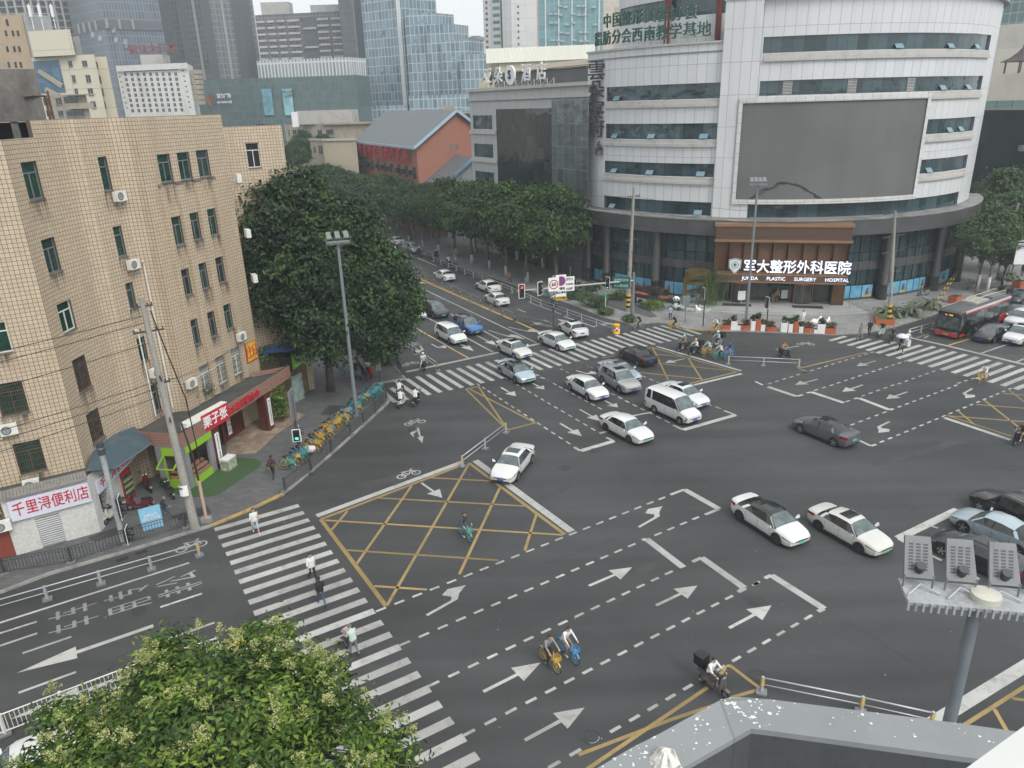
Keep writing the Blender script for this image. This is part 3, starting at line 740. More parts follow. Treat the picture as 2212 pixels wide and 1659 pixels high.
def piece(pts,ops,parent,names='window'):
 for s0,s1,za,zb,kind in ops:
  f=M();gl=M();dpt=.16
  dummy=M();P,N,L=dummy.wall(pts,0,1,[])
  a,b=P(s0),P(s1);n=N((s0+s1)/2)
  a=a+n*dpt;b=b+n*dpt
  def bar_(k0,k1,z0_,z1_,off=0.,th=.05):
   p,q=a.lerp(b,k0),a.lerp(b,k1)
   f.hexa([(*(p-n*(th+off)),z0_),(*(q-n*(th+off)),z0_),(*(q-n*off),z0_),(*(p-n*off),z0_),(*(p-n*(th+off)),z1_),(*(q-n*(th+off)),z1_),(*(q-n*off),z1_),(*(p-n*off),z1_)])
  W=(b-a).length;fw_=.055/W;zt=zb-(zb-za)*.3
  bar_(0,fw_,za,zb);bar_(1-fw_,1,za,zb);bar_(fw_,1-fw_,za,za+.055);bar_(fw_,1-fw_,zb-.055,zb);bar_(fw_,1-fw_,zt-.03,zt+.03)
  if W>.75:bar_(.5-fw_/2,.5+fw_/2,za+.055,zt-.03)
  fm=m_al
  if kind=='wh':fm=m_wf
  if kind in('bar','rust','bars'):
   k=int(W/.11)
   for i in range(1,k):bar_(i/k-.008/W,i/k+.008/W,za,zb,.07,.016)
   for i in range(1,5):bar_(0,1,za+(zb-za)*i/5-.01,za+(zb-za)*i/5+.01,.086,.014)
   fm=m_rust if kind!='bars'else m_wf
  if kind!='wh'or random.random()<.5:
   hh_=random.uniform(.7,1.9);q0_,q1_=P(max(s0-.12,.03)),P(min(s1+.12,L-.03));of_=n*-.012
   st_=M();st_.face([(*(q0_+of_),za-hh_),(*(q1_+of_),za-hh_),(*(q1_+of_),za-.01),(*(q0_+of_),za-.01)],0,[(s0,0),(s1,0),(s1,1),(s0,1)]);st_.build('stain',m_stk,parent,world=True)
  sill=[(*(a-n*.24),za-.07),(*(b-n*.24),za-.07),(*(b-n*.03),za-.07),(*(a-n*.03),za-.07),(*(a-n*.24),za-.003),(*(b-n*.24),za-.003),(*(b-n*.03),za-.003),(*(a-n*.03),za-.003)]
  f.hexa(sill,1)
  gl.face([(*(a),za),(*(b),za),(*(b),zb),(*(a),zb)])
  w_=f.build(names,[fm,m_conc],parent,world=True)
  p_=gl.build('pane',random.choice((m_gl,m_gl,m_gg,m_gg,m_dk)),w_)
  p_.data.transform((Matrix.Translation(parent.location)@Matrix.Rotation(parent.rotation_euler.z,4,'Z')).inverted())
for pts,ops in((S0,opS0),(C0,opC0),(C1,opC1),(C2,opC2),(AX,opAX)):piece(pts,ops,bt)
# raised piers between the window columns
for k,(sa,sb)in enumerate([(opC2[3][1]+.06,opC2[4][0]-.06),(opC2[4][1]+.06,opC2[5][0]-.06),(opC2[5][1]+.06,opC2[5][1]+.5),(opC2[3][0]-.5,opC2[3][0]-.06)]):
 f=M();P,N,L=M().wall(C2,0,1,[])
 a,b=P(sa),P(sb);n=N(sa)
 f.wall([tuple(a),tuple(a-n*.18),tuple(b-n*.18),tuple(b)],4.,opC2[0][2]-.3,[],.1,0)
 q=opC2[0][2]-.3
 f.face([(*a,q+.25),(*(a-n*.18),q),(*(b-n*.18),q),(*b,q+.25)])
 f.build('pier',m_tan,bt,world=True)
 # curtains behind two of the narrow windows are part of the glass; drain pipe, tank
f=M();a=hit(C1,w1(1045,1195));b=hit(C1,w1(1090,1480));c=hit(C2,w2(1140,925))
n=Vector((.95,-.3))
f.tube([v3(a[2]+n*.12,a[1]),v3(a[2]+n*.12,4.2)],.055,6);f.tube([v3(a[2]+n*.12,a[1]),v3(a[2]+n*.5-DB*.3,a[1]+.1)],.05,6)
e=hit(C1,w2(1000,220));f.tube([v3(e[2]+n*.16,e[1]),v3(e[2]+n*.16,4.2)],.05,6);f.tube([v3(e[2]+n*.16,e[1]),v3(e[2]+n*.5-DB*.5,e[1]+.05)],.045,6)
f.build('drain_pipe',m_wf,bt,world=True)
tk=thing('water_tank','blackened concrete water tank on stubby legs on the tan building roof','water tank',(*(Vector((at(100,250,47.5).x,47.5))-DB*2.4),21.9))
f=M();ra=rzof(DB);tk.rotation_euler.z=ra
f.box(-4.6,-1.2,1.55,2.35,3.4,4.35);f.box(-4.7,-1.3,4.35,.6,3.5,4.5)
f.build('basin',m_conc,tk)
for x in(-4.2,-2.6,-1.,.5,1.9):
 f=M();f.box(x,-1.1,0,x+.38,-.7,1.548);f.build('leg',m_conc,tk)
f=M();f.box(-4.4,1.,0,2.2,3.,1.5);f.build('under_shade_block',m_dk,tk)  # near-black block standing in for the shade under the basin
f=M();f.tube([(2.55,-1.,.2),(2.55,-1.,2.9),(1.9,-1.35,2.95),(1.5,-1.35,2.9)],.09,6);f.tube([(2.75,-.8,.1),(2.72,-.8,3.2)],.07,6);f.build('pipe',m_rust,tk)
# ---- air conditioners hung on the wall
def aircon():
 r=thing('air_conditioner','x','air conditioner')
 f=M();f.box(-.42,-.17,0,.42,.17,.6);f.build('case',mat('ac_white',(.62,.62,.58),.5,var=.12),r)
 f=M()
 for rr in(.06,.13,.2,.25):
  for i in range(16):
   a,b=i/16*6.283,(i+1)/16*6.283
   f.face([(-.12+rr*math.cos(a),-.175,.3+rr*math.sin(a)),(-.12+rr*math.cos(b),-.175,.3+rr*math.sin(b)),(-.12+(rr-.045)*math.cos(b),-.175,.3+(rr-.045)*math.sin(b)),(-.12+(rr-.045)*math.cos(a),-.175,.3+(rr-.045)*math.sin(a))])
 f.build('fan_grille',mat('ac_grille',(.1,.105,.11),.6),r)
 for x in(-.32,.32):
  f=M();f.beam((x,-.15,-.02),(x,.3,-.02),.03,.03);f.beam((x,-.12,-.02),(x,.3,-.3),.025,.025);f.build('bracket',m_rust,r)
 return r
ac0=aircon();acused=[]
def put_ac(p,n,z,label,group='air conditioners on the tan building',sc_=1.):
 n=Vector(n).normalized();rz=math.atan2(n.y,n.x)+math.pi/2
 loc=(p[0]+n.x*.36,p[1]+n.y*.36,z)
 if not acused:
  ac0.location=loc;ac0.rotation_euler.z=rz;ac0['label']=label;ac0['group']=group;acused.append(1);return ac0
 return dup(ac0,loc,rz,label,group,sc_)
for pts,px,n,lab in[(C1,w1(855,745),(.97,-.24),'air conditioner under the blue-curtained narrow window, topmost on the recessed bay'),(C1,w1(955,1245),(.97,-.24),'air conditioner with white pipe under the green-curtained narrow window'),(C1,w2(1118,560),(.97,-.24),'air conditioner behind the leaning concrete pole at mid height'),(C2,w2(1385,640),(.97,-.26),'air conditioner low beside the first white barred window'),(C2,w2(1755,295),(.97,-.26),'air conditioner above the red and yellow banner'),(S0,w2(75,975),(.52,-.85),'large air conditioner below the wide barred window of the tan wall'),(S0,w2(240,1375),(.52,-.85),'air conditioner resting just above the convenience store roof'),(SE,w1(1725,610),(.85,.5),'highest air conditioner at the tan building end corner'),(SE,w1(1795,1015),(.85,.5),'air conditioner at the end corner beside the tree crown'),(SE,w1(1845,1345),(.85,.5),'air conditioner at the end corner half wrapped in leaves')]:
 h=hit(pts,px)
 put_ac(h[2],n,h[1],lab)
 # ---- red and yellow banner
def board(name,pts,a,b,c,mats,label,cat,th=.12,off=.03,group=None):
 """flat board on a wall, from its top-left, bottom-left and bottom-right photo points"""
 s0,zb,p,_=hit(pts,b);s1,_,q,_=hit(pts,c);zt=hit(pts,a)[1]
 d=(q-p).normalized();n=Vector((d.y,-d.x))
 ctr=(p+q)/2
 r=thing(name,label,cat,(ctr.x+n.x*off,ctr.y+n.y*off,(zb+zt)/2),rzof(d),group)
 W,H_=(q-p).length,zt-zb
 f=M();f.box(-W/2,-th,-H_/2,W/2,0,H_/2);f.build('panel',mats,r)
 return r,W,H_,v3(d),th
def on_board(bd,s,size,m,x=0.,z=0.,name='lettering',bold=0.,sx=1.,vert=False,depth=.03):
 r,W,H_,d,th=bd
 n=Vector((d.y,-d.x,0));o0=Vector(r.location)+n*(th+.003)+d*x+Z3*z
 if vert:
  s='\n'.join(s)
 return text(name,s,size,m,o0,d,Z3,r,depth,bold,'CENTER',sx)
bd=board('banner',C2,w2(1800,330),w2(1822,470),w2(1898,425),mat('banner_red',(.45,.03,.025),.7),'red banner with yellow writing hung on the tan wall','banner',.04)
my=mat('banner_yellow',(.75,.52,.05),.6)
H_=bd[2]
for i,s in enumerate(('宏强财务','注 记 审','册 账 计','86669720')):on_board(bd,s,H_*.25,my,0,H_*(.36-.24*i),bold=.004,sx=.8)
# ---- convenience store in front of the tan block
A_,B_=Vector((-28.62,36.82)),Vector((-25.11,39.1));D_=(B_-A_).normalized();A2=A_-D_*.15
SF=[tuple(A2),tuple(B_)];SS=[tuple(B_),(-25.25,43.6)]
st=thing('convenience_store','white single storey convenience store with roller shutter below the tan wall','shop',((A_+B_)/2))
dr=[hit(SF,t(0,2,375,1420))[0],hit(SF,t(0,2,580,1368))[0],0.,hit(SF,t(0,2,505,1110))[1]]
zr=hit(SF,t(0,2,765,800))[1]+.02
f=M();f.wall(SF,0,zr,[dr],.12,0);f.wall(SS,0,zr,[[.7,1.7,.1,2.2]],.5,0);f.wall([tuple(A2-DB*0.+DA*2.),tuple(A2)],0,zr,[],.2,0)
f.face([(*A2,zr),(*B_,zr),(-25.3,43.6,zr),(*(A2+DA*1.6),zr)],1)
f.build('wall',[m_wall,m_roof],st,world=True)
f=M();P,N,L=M().wall(SF,0,1,[]);a,b=P(dr[0]),P(dr[1]);n=N(1)
k=15
for i in range(k):
 z0_,z1_=dr[3]*i/k,dr[3]*(i+1)/k
 f.face([(*(a+n*.1),z0_),(*(b+n*.1),z0_),(*(b+n*.07),(z0_+z1_)/2),(*(a+n*.07),(z0_+z1_)/2)]);f.face([(*(a+n*.07),(z0_+z1_)/2),(*(b+n*.07),(z0_+z1_)/2),(*(b+n*.1),z1_),(*(a+n*.1),z1_)])
f.build('roller_shutter',mat('shutter_steel',(.32,.33,.33),.4,.6),st,world=True)
f=M()
for i in range(26):
 a,b=A2.lerp(B_,i/26+.002),A2.lerp(B_,(i+1)/26-.002);n=Vector((D_.y,-D_.x))
 f.hexa([(*(a+n*.28),zr-.1),(*(b+n*.28),zr-.1),(*(b-n*.5),zr+.14),(*(a-n*.5),zr+.14),(*(a+n*.28),zr-.03),(*(b+n*.28),zr-.03),(*(b-n*.5),zr+.2),(*(a-n*.5),zr+.2)])
f.build('roof_tile',stained('grey_roof_tile',(.19,.18,.165),(.09,.085,.08),2.),st,world=True)
bd=board('shop_sign',SF,t(0,2,70,1010),t(0,2,105,1180),t(0,2,795,1012),mat('sign_lilac',(.56,.57,.66),.45,var=.05),'long pale sign of the convenience store with six red characters, above its shutter','sign',.2)
on_board(bd,'千里浔便利店',bd[2]*.72,m_red2,.05,0,bold=.004,sx=min(1.,bd[1]/6/(bd[2]*.72)*.96),depth=.05)
bd=board('shop_sign',SS,t(0,2,830,830),t(0,2,838,950),t(0,2,1150,640),mat('sign_lilac',(.56,.57,.66),.45),'second convenience store sign facing the scooters, partly hidden by the blue awning','sign',.12)
on_board(bd,'千里浔便利店',bd[2]*.8,m_red2,-.1,0,bold=.004,sx=min(1.1,bd[1]/6/(bd[2]*.8)*.95),depth=.05)
aw=thing('awning','blue grey canvas awning over the store side entrance','awning',(-25.,42.,0))
f=M();q=[(-25.2,39.3,zr+.25),(-24.1,40.3,zr-.15),(-23.6,44.2,zr-.3),(-25.1,45.3,zr+.5),(-25.85,44.,zr+.5),(-25.95,41.6,zr+.45)]
f.face(q[::-1]);f.face([(p[0],p[1],p[2]-.05)for p in q])
f.build('canvas',stained('awning_canvas',(.045,.075,.095),(.09,.11,.12),1.),aw,world=True)
f=M();f.beam(q[1],q[2],.05,.05);f.beam((-25.25,40.3,zr-.6),q[1],.04,.04);f.beam((-25.25,43.4,zr-.7),q[2],.04,.04);f.build('frame',m_gray,aw,world=True)
# neighbouring shop edge at the picture border
f=M();nb=thing('neighbour_shop','red fronted neighbouring shop with a yellow sign beside the convenience store','shop',(A2.x,A2.y,0))
q=A2-D_*.02;f.wall([tuple(q-D_*9),tuple(q-D_*0.)],0,2.,[],.2,0);f.build('wall',stained('red_panel',(.19,.04,.025),(.1,.03,.02),1.),nb,world=True)
f=M();f.hexa([(*(q-D_*9),2.9),(*(q-D_*.1),2.9),(*(q-D_*.1+DA*.5),2.9),(*(q-D_*9+DA*.5),2.9),(*(q-D_*9),3.9),(*(q-D_*.1),3.9),(*(q-D_*.1+DA*.5),3.9),(*(q-D_*9+DA*.5),3.9)]);f.build('sign_panel',mat('sign_olive',(.26,.25,.09),.5),nb,world=True)
h=hit([tuple(q-D_*9),tuple(q)],t(0,2,45,1290));put_ac(h[2],(D_.y,-D_.x),2.02,'air conditioner over the red panel beside the store','air conditioners on the tan building')
# ---- red drinks fridge
fr=thing('drinks_fridge','tall red glass-door drinks fridge beside the store side wall','fridge',(*gt(0,2,1105,1010),.12),R(-8))
f=M();f.box(-.42,-.5,0,.3,.5,2.1);f.build('cabinet',mat('fridge_red',(.36,.015,.02),.35),fr)
f=M();f.box(.302,-.46,.25,.34,.46,1.85);f.build('door',m_gl2,fr)
f=M();f.box(.341,-.42,.3,.344,.42,.302)
for z in(.6,1.,1.4):
 for y in range(7):f.tube([(.347,-.38+y*.125,z),(.347,-.38+y*.125,z+.2)],.045,6)
f.build('bottle',mat('bottle_mix',(.25,.28,.12),.4,var=.6,scale=6),fr)
f=M();f.box(-.4,-.503,1.,.25,-.501,1.7);f.build('poster',mat('fridge_poster',(.55,.3,.06),.5,var=.5,scale=4),fr)
# ---- podium: chestnut kiosk, entrance, tea shop
F0,F1,F3=Vector((-23.7,44.55)),Vector((-21.62,44.2)),Vector((-18.1,57.3))
FD=(F3-F1).normalized();FN=Vector((FD.y,-FD.x))
PF=[tuple(F0),tuple(F1),tuple(F3)]
pod=thing('podium_annex','single storey podium with pink tiled parapet below the tan building','annex',(-21.5,50,0))
f=M()
f.wall([tuple(F0-Vector((1.6,-.5))),tuple(F0),tuple(F1),tuple(F3),tuple(F3-DB*3)],3.2,4.2,[],.2,0);coping(f,[tuple(F0),tuple(F1),tuple(F3)],4.2,.25,.4,1)
f.face([(*p,3.85)for p in[F0-Vector((1.6,-.5)),F0,F1,F3,F3-DB*3,Vector((-23.5,57)),Vector((-25.5,47))]],1);f.face([(*p,3.2)for p in[F0-Vector((1.6,-.5)),F0,F1,F3,F3-DB*3,Vector((-23.5,57)),Vector((-25.5,47))][::-1]],1)
f.build('parapet',[m_red,m_roof],pod,world=True)
f=M();bw=F1+FD*2.95-FN*2.3
f.wall([tuple(F1+FD*2.95-FN*2.2),tuple(F1+FD*9.6-FN*2.2)],.12,3.2,[[.8,2.2,.12,2.6],[2.5,3.9,.12,2.6]],.3,0)
f.build('back_wall',m_wood,pod,world=True)
for a,b in((.82,2.18),(2.52,3.88)):
 f=M();p,q=F1+FD*(2.95+a)-FN*2.35,F1+FD*(2.95+b)-FN*2.35
 f.face([(*p,.14),(*q,.14),(*q,2.58),(*p,2.58)]);f.build('glass_door',m_gl2,pod,world=True)
for sa in(2.95,9.55):
 f=M();p=F1+FD*sa;f.hexa([(*(p-FN*.75),.1),(*p,.1),(*(p+FD*.75),.1),(*(p+FD*.75-FN*.75),.1),(*(p-FN*.75),3.19),(*p,3.19),(*(p+FD*.75),3.19),(*(p+FD*.75-FN*.75),3.19)])
 f.build('column',m_wood,pod,world=True)
def facebd(name,s0,s1,z0_,z1_,m,label,cat,off=.04,th=.06):
 p,q=F1+FD*s0,F1+FD*s1;c=(p+q)/2+FN*off
 r=thing(name,label,cat,(c.x,c.y,(z0_+z1_)/2),rzof(FD))
 f=M();f.box(-(s1-s0)/2,-th,-(z1_-z0_)/2,(s1-s0)/2,0,(z1_-z0_)/2);f.build('panel',m,r)
 return r,s1-s0,z1_-z0_,v3(FD),th
bd=facebd('name_board',3.1,3.5,.5,2.75,m_wht,'white vertical name board on the entrance column beside the chestnut kiosk','sign');on_board(bd,'四川省农业农村厅植物检疫站',.165,m_blk,0,0,vert=True,depth=.01)
bd=facebd('name_board',9.75,10.1,.5,2.75,m_wht,'white vertical name board on the entrance column beside the tea shop','sign');on_board(bd,'四川省水资源保护协会',.2,m_blk,0,0,vert=True,depth=.01)
bd=facebd('name_board',7.3,7.7,.6,2.9,m_wht,'white vertical name board inside the dark red entrance porch','sign',off=-2.05);on_board(bd,'省水泥协会',.4,m_blk,0,0,vert=True,depth=.01)
lt=text('fascia_lettering','四川省水治理基金会',.62,m_red2,v3(F1+FD*6.2+FN*.04,3.62),v3(FD),Z3,None,.06,.02);tag(lt,'red raised characters along the pink tiled entrance fascia','lettering')
# kiosk
m_lime=mat('lime_green',(.24,.42,.025),.45,var=.06)
kz=thing('chestnut_kiosk','grey and lime green chestnut kiosk with glass food counters at the podium corner','kiosk',(*(F1+FD*1.4),0))
f=M()
L0=F0;
f.wall([tuple(F0),tuple(F1)],.1,3.19,[[.55,1.75,.75,2.6]],.15,0);f.wall([tuple(F1),tuple(F1+FD*2.9)],.1,3.19,[[.4,2.4,.12,2.7]],.2,0)
f.build('wall',mat('kiosk_grey',(.2,.21,.215),.5),kz,world=True)
f=M();f.wall([tuple(F0+(F1-F0).normalized()*.45+Vector((0,-.04))),tuple(F0+(F1-F0).normalized()*1.9+Vector((0,-.04)))],.1,3.1,[[.12,1.3,.8,2.55]],.1,0)
f.wall([tuple(F1+FN*.04+FD*.05),tuple(F1+FN*.04+FD*2.8)],2.65,3.15,[],.1,0);f.build('trim',m_lime,kz,world=True)
f=M();e1=(F1-F0).normalized();p,q=F0+e1*.55,F0+e1*1.75;n=Vector((e1.y,-e1.x))
for a,b in(((*p,2.55),(*(p+n*.95),2.)),((*q,2.55),(*(q+n*.95),2.)),((*(p+n*.95),2.),(*(q+n*.95),2.)),((*p,2.55),(*q,2.55))):f.beam(a,b,.07,.07)
f.build('window_flap',m_lime,kz,world=True)
f=M()
for i in range(3):
 p,q=F1+FD*.45-FN*(.1+.28*i),F1+FD*2.35-FN*(.1+.28*i);f.bar(p,q,.3,.08,0,.7+.22*i);f.bar(p,q,.22,.06,1,.79+.22*i)
f.bar(F1+FD*.45-FN*.1,F1+FD*2.35-FN*.1,.3,.55,2,.14)
for i in range(2):f.bar(F0+e1*.62-n*(.12+.25*i),F0+e1*1.7-n*(.12+.25*i),.22,.07,1,.85+.25*i)
f.build('food_counter',[m_gray,mat('roast_chestnut',(.3,.13,.05),.6,var=.6,scale=9),m_lime],kz,world=True)
f=M();f.wall([tuple(F1-FN*1.8+FD*.2),tuple(F1-FN*1.8+FD*2.8)],.1,3.1,[],.1,0);f.build('back_wall',mat('kiosk_inside',(.1,.085,.07),.8),kz,world=True)
sp0,sp1=g(*t(0,2,1640,500),3.2),g(*t(0,2,1985,300),3.2)
sd_=(sp1-sp0).normalized();sn=Vector((sd_.y,-sd_.x));Ls=(sp1-sp0).length
sg=thing('shop_sign','red and white chestnut shop sign box projecting over the kiosk','sign',(*((sp0+sp1)/2),3.2),rzof(sd_))
f=M();f.box(-Ls/2,0,0,-Ls*.17,.5,1.25);f.build('panel',m_wht,sg);f=M();f.box(-Ls*.17,0,0,Ls/2,.5,1.25);f.build('panel',m_red2,sg)
f=M();f.box(-Ls/2-.02,.02,1.25,Ls/2+.02,.52,1.3);f.build('cap',m_wf,sg)
text('lettering','栗子张',.88,m_wht,v3((sp0+sp1)/2+sd_*Ls*.165+sn*.012,3.82),v3(sd_),Z3,sg,.05,.012,sx=min(1,Ls*.62/2.7))
f=M();cx=-Ls*.335
for a,b in(((-.42,.3),(-.42,.72)),((-.42,.72),(0,1.)),((0,1.),(.42,.72)),((.42,.72),(.42,.3)),((.42,.3),(-.42,.3)),((-.14,.62),(-.14,.78)),((.14,.62),(.14,.78)),((-.1,.45),(.1,.45)),((-.5,.35),(-.62,.55)),((-.6,.2),(.5,.25))):
 f.beam((cx+a[0],-.012,a[1]),(cx+b[0],-.012,b[1]),.02,.05)
f.build('emblem',m_blk,sg)
# ice cream chest freezer beside the kiosk
q=gt(0,2,1985,740);cf=thing('chest_freezer','small printed ice cream chest freezer on the green mat','freezer',(*q,.13),rzof(FD))
f=M();f.box(-.5,-.32,0,.5,.32,.75);f.build('case',mat('freezer_print',(.3,.32,.25),.5,var=.7,scale=5),cf);f=M();f.box(-.5,-.32,.752,.5,.32,.86);f.build('lid',m_wf,cf)
# tea shop: signboard and shopfront at the podium end
a,b=g(626,790,3.9),g(680,757,3.9);td=(b-a).normalized();tn=Vector((td.y,-td.x));Lt=(b-a).length
ts=thing('shop_sign','bright green tea shop sign board with black ends','sign',(*((a+b)/2),3.9),rzof(td))
f=M();f.box(-Lt/2,0,-.55,Lt/2,.9,.75);f.build('casing',m_blk,ts)
f=M();f.box(-Lt/2+.35,-.03,-.5,Lt/2,0,.7);f.build('panel',mat('tea_green',(.15,.36,.02),.4,var=.05),ts);f=M();f.box(-Lt/2,-.03,-.5,-Lt/2+.345,0,.7);f.build('panel',m_blk,ts)
text('lettering','蒙顶云芽',.62,m_wht,v3((a+b)/2+td*.3+tn*.05,4.1),v3(td),Z3,ts,.04,0.,sx=min(1.1,Lt*.8/2.6))
f=M();f.box(-Lt/2+.7,-.05,-.28,Lt/2-.3,-.03,-.24);f.lathe([(0.,0),(.26,0),(.26,.01),(0,.01)],14);f.build('emblem',m_wht,ts)
for v in ts.children[-1].data.vertices:
 if v.index>7:v.co=Vector((-Lt/2+.17+v.co.x*.55,-.034-v.co.z,.2+v.co.y))
tshop=thing('tea_shop','tea shop front with glass door and climbing plant under the green sign','shop',(*((a+b)/2),0))
f=M();f.wall([tuple(F3),tuple(a+td*.1-tn*.9),tuple(b-tn*1.)],.1,3.4,[[1.2,2.6,.1,2.6]],.25,0);f.build('wall',mat('tea_wall',(.18,.14,.09),.7,var=.3),tshop,world=True)
p,q=a+td*.9-tn*.75,a+td*2.2-tn*.4
f=M();f.hexa([(*p,.12),(*q,.12),(*(q-tn*.06),.12),(*(p-tn*.06),.12),(*p,2.5),(*q,2.5),(*(q-tn*.06),2.5),(*(p-tn*.06),2.5)]);f.build('door',mat('tea_door',(.25,.33,.31),.25,var=.3),tshop,world=True)
# ================================================================== the round hospital building and its neighbours
CC=Vector((37.63,117.2))
def cp_(th,r,z=None):
 a=R(th);p=Vector((CC.x+r*math.sin(a),CC.y-r*math.cos(a)))
 return p if z is None else Vector((p.x,p.y,z))
def cyl(x,y,r=29.):
 d=ray(x,y);ox,oy=-CC.x,-CC.y
 a=d.x**2+d.y**2;b=2*(d.x*ox+d.y*oy);c=ox*ox+oy*oy-r*r
 k=(-b-math.sqrt(max(b*b-4*a*c,0)))/(2*a)
 return math.degrees(math.atan2(d.x*k-CC.x,CC.y-d.y*k)),CAM_H+d.z*k
def arc(t0,t1,r,n=None):
 n=n or max(2,int(abs(t1-t0)/1.5))
 return[tuple(cp_(t0+(t1-t0)*i/n,r))for i in range(n+1)]
def ring(o,t0,t1,r0_,r1_,z0_,z1_,mi=0,n=None,ends=True):
 """curved solid between two radii"""
 n=n or max(2,int(abs(t1-t0)/1.5))
 for i in range(n):
  a,b=t0+(t1-t0)*i/n,t0+(t1-t0)*(i+1)/n
  ua,ub=R(a)*r1_,R(b)*r1_
  p=[cp_(a,r1_,z0_),cp_(b,r1_,z0_),cp_(b,r1_,z1_),cp_(a,r1_,z1_)]
  q=[cp_(a,r0_,z0_),cp_(b,r0_,z0_),cp_(b,r0_,z1_),cp_(a,r0_,z1_)]
  o.face(p,mi,[(ua,z0_),(ub,z0_),(ub,z1_),(ua,z1_)])
  o.face([p[3],p[2],q[2],q[3]],mi);o.face([q[0],q[1],p[1],p[0]],mi);o.face([q[1],q[0],q[3],q[2]],mi)
 if ends:
  for a,s in((t0,1),(t1,-1)):
   f=[cp_(a,r1_,z0_),cp_(a,r1_,z1_),cp_(a,r0_,z1_),cp_(a,r0_,z0_)]
   o.face(f if s>0 else f[::-1],mi)
m_pan=gridmat('white_cladding',(.53,.545,.56),(.57,.585,.6),(.12,.125,.13),1.15,3.42,.018,0.,.38,metal=0.,dirt=.4,dirtcol=(.4,.4,.385),scale=.6)
m_pan2=gridmat('grey_cladding',(.36,.375,.385),(.4,.41,.42),(.1,.105,.11),1.1,2.2,.018,0.,.4,dirt=.25,dirtcol=(.27,.27,.26))
m_band=gridmat('ribbon_glass',(.012,.028,.034),(.045,.085,.1),(.02,.025,.028),1.15,6.,.03,0.,.05,spec=.65,wob=.5)
m_stone=gridmat('dark_granite',(.058,.058,.06),(.075,.075,.077),(.03,.03,.03),1.,.9,.012,.5,.35,dirt=.3,dirtcol=(.1,.1,.098))
m_cw=gridmat('shop_glass',(.014,.032,.036),(.05,.085,.09),(.012,.013,.014),1.25,1.95,.05,0.,.06,spec=.6,wob=.4)
m_sill=stained('sill_stone',(.42,.41,.39),(.26,.25,.235),.8)
m_cu=mat('bronze_panel',(.13,.07,.04),.35,.6,.15,1.)
m_cuf=mat('bronze_trim',(.34,.2,.11),.4,.6)
m_scr=stained('screen_grey',(.115,.12,.117),(.09,.095,.093),.25,.5,.75,.75,.15,8.)
hb=thing('round_hospital','white clad round hospital building with a blank grey screen and bronze entrance','hospital',(CC.x,CC.y-20,0))
RT=29.
# bands: (theta0, theta1, z0, z1)
LB=[(-57.6,-26.2,23.65,25.34),(-57.7,-26.3,19.15,20.95),(-57.8,-26.4,14.85,16.38),(-57.9,-26.5,10.3,11.9)]
RB=[(-17.7,45.8,28.15,29.82),(-17.7,45.,23.75,25.32),(21.3,44.6,19.05,20.7),(21.1,44.4,14.6,16.22),(-18.2,42.5,10.2,11.8)]
def cwall(o,t0,t1,z0_,z1_,bands,r=RT,depth=.25,mi=0):
 pts=arc(t0,t1,r,int((t1-t0)/1.1));k=R(1)*r
 # true arc length of the chord polyline
 L=sum(math.dist(a,b)for a,b in zip(pts,pts[1:]))
 f=L/(t1-t0)
 ops=[((max(b[0],t0)-t0)*f,(min(b[1],t1)-t0)*f,b[2],b[3])for b in bands]
 o.wall(pts,z0_,z1_,ops,depth,mi,mi,u0=t0*f)
f=M()
cwall(f,-66,-26,10.2,29.5,LB)
f.wall([tuple(cp_(-66,12)),tuple(cp_(-66,RT))],0,29.5,[],.2,0)
f.build('wall',m_pan,hb,world=True)
f=M()
f.wall([tuple(cp_(-26,RT-.6)),tuple(cp_(-26,RT+.5))]+arc(-25.8,-18.2,RT+.5,3)[0:]+[tuple(cp_(-18,RT-.3))],10.2,33.6,[],.2,0,u0=.3)
f.build('pier',m_pan,hb,world=True)
f=M()
cwall(f,-18,72,10.2,33.6,RB)
f.build('wall',m_pan,hb,world=True)
f=M();f.prism([tuple(p)for p in arc(-66,-26,RT-.35)+[CC]],29.,29.1);f.prism([tuple(p)for p in arc(-26,72,RT-.35)+[CC]],33.1,33.2)
f.build('roof',m_roof,hb,world=True)
for a_ in((-66.2,-26.2,RT-.4,RT+.22,29.5,29.72,0),(-66,-26.2,RT,RT+.08,28.55,28.72,1),(-26.3,72,RT-.4,RT+.62,33.6,33.78,0)):
 f=M();ring(f,*a_);f.build('coping',[m_sill,m_gray],hb,world=True)
def cwindow(b,r=RT-.24,tilt=()):
 f=M();n=max(2,int((b[1]-b[0])/1.1))
 for i in range(n):
  a0,a1=b[0]+(b[1]-b[0])*i/n,b[0]+(b[1]-b[0])*(i+1)/n
  f.face([cp_(a0,r,b[2]),cp_(a1,r,b[2]),cp_(a1,r,b[3]),cp_(a0,r,b[3])],0,[(R(a0)*r,b[2]),(R(a1)*r,b[2]),(R(a1)*r,b[3]),(R(a0)*r,b[3])])
 w_=f.build('ribbon_window',m_band,hb,world=True)
 for th in tilt:
  f=M();da=1.;h=.62
  p=[cp_(th-da,r+.02,b[2]+h),cp_(th+da,r+.02,b[2]+h),cp_(th+da,r+.42,b[2]+.14),cp_(th-da,r+.42,b[2]+.14)]
  q=[v+Vector((0,0,-.04))for v in p]
  f.hexa([q[3],q[2],q[1],q[0],p[3],p[2],p[1],p[0]])
  s_=f.build('open_sash',mat('sash_glass',(.13,.23,.28),.1,spec=.7,var=.1),w_)
  s_.data.transform((Matrix.Translation(hb.location)).inverted())
def sl(p):return cyl(*p)[0]
def z2(x,y):return(2296+x*.81374)*.54,y*.81374*.54
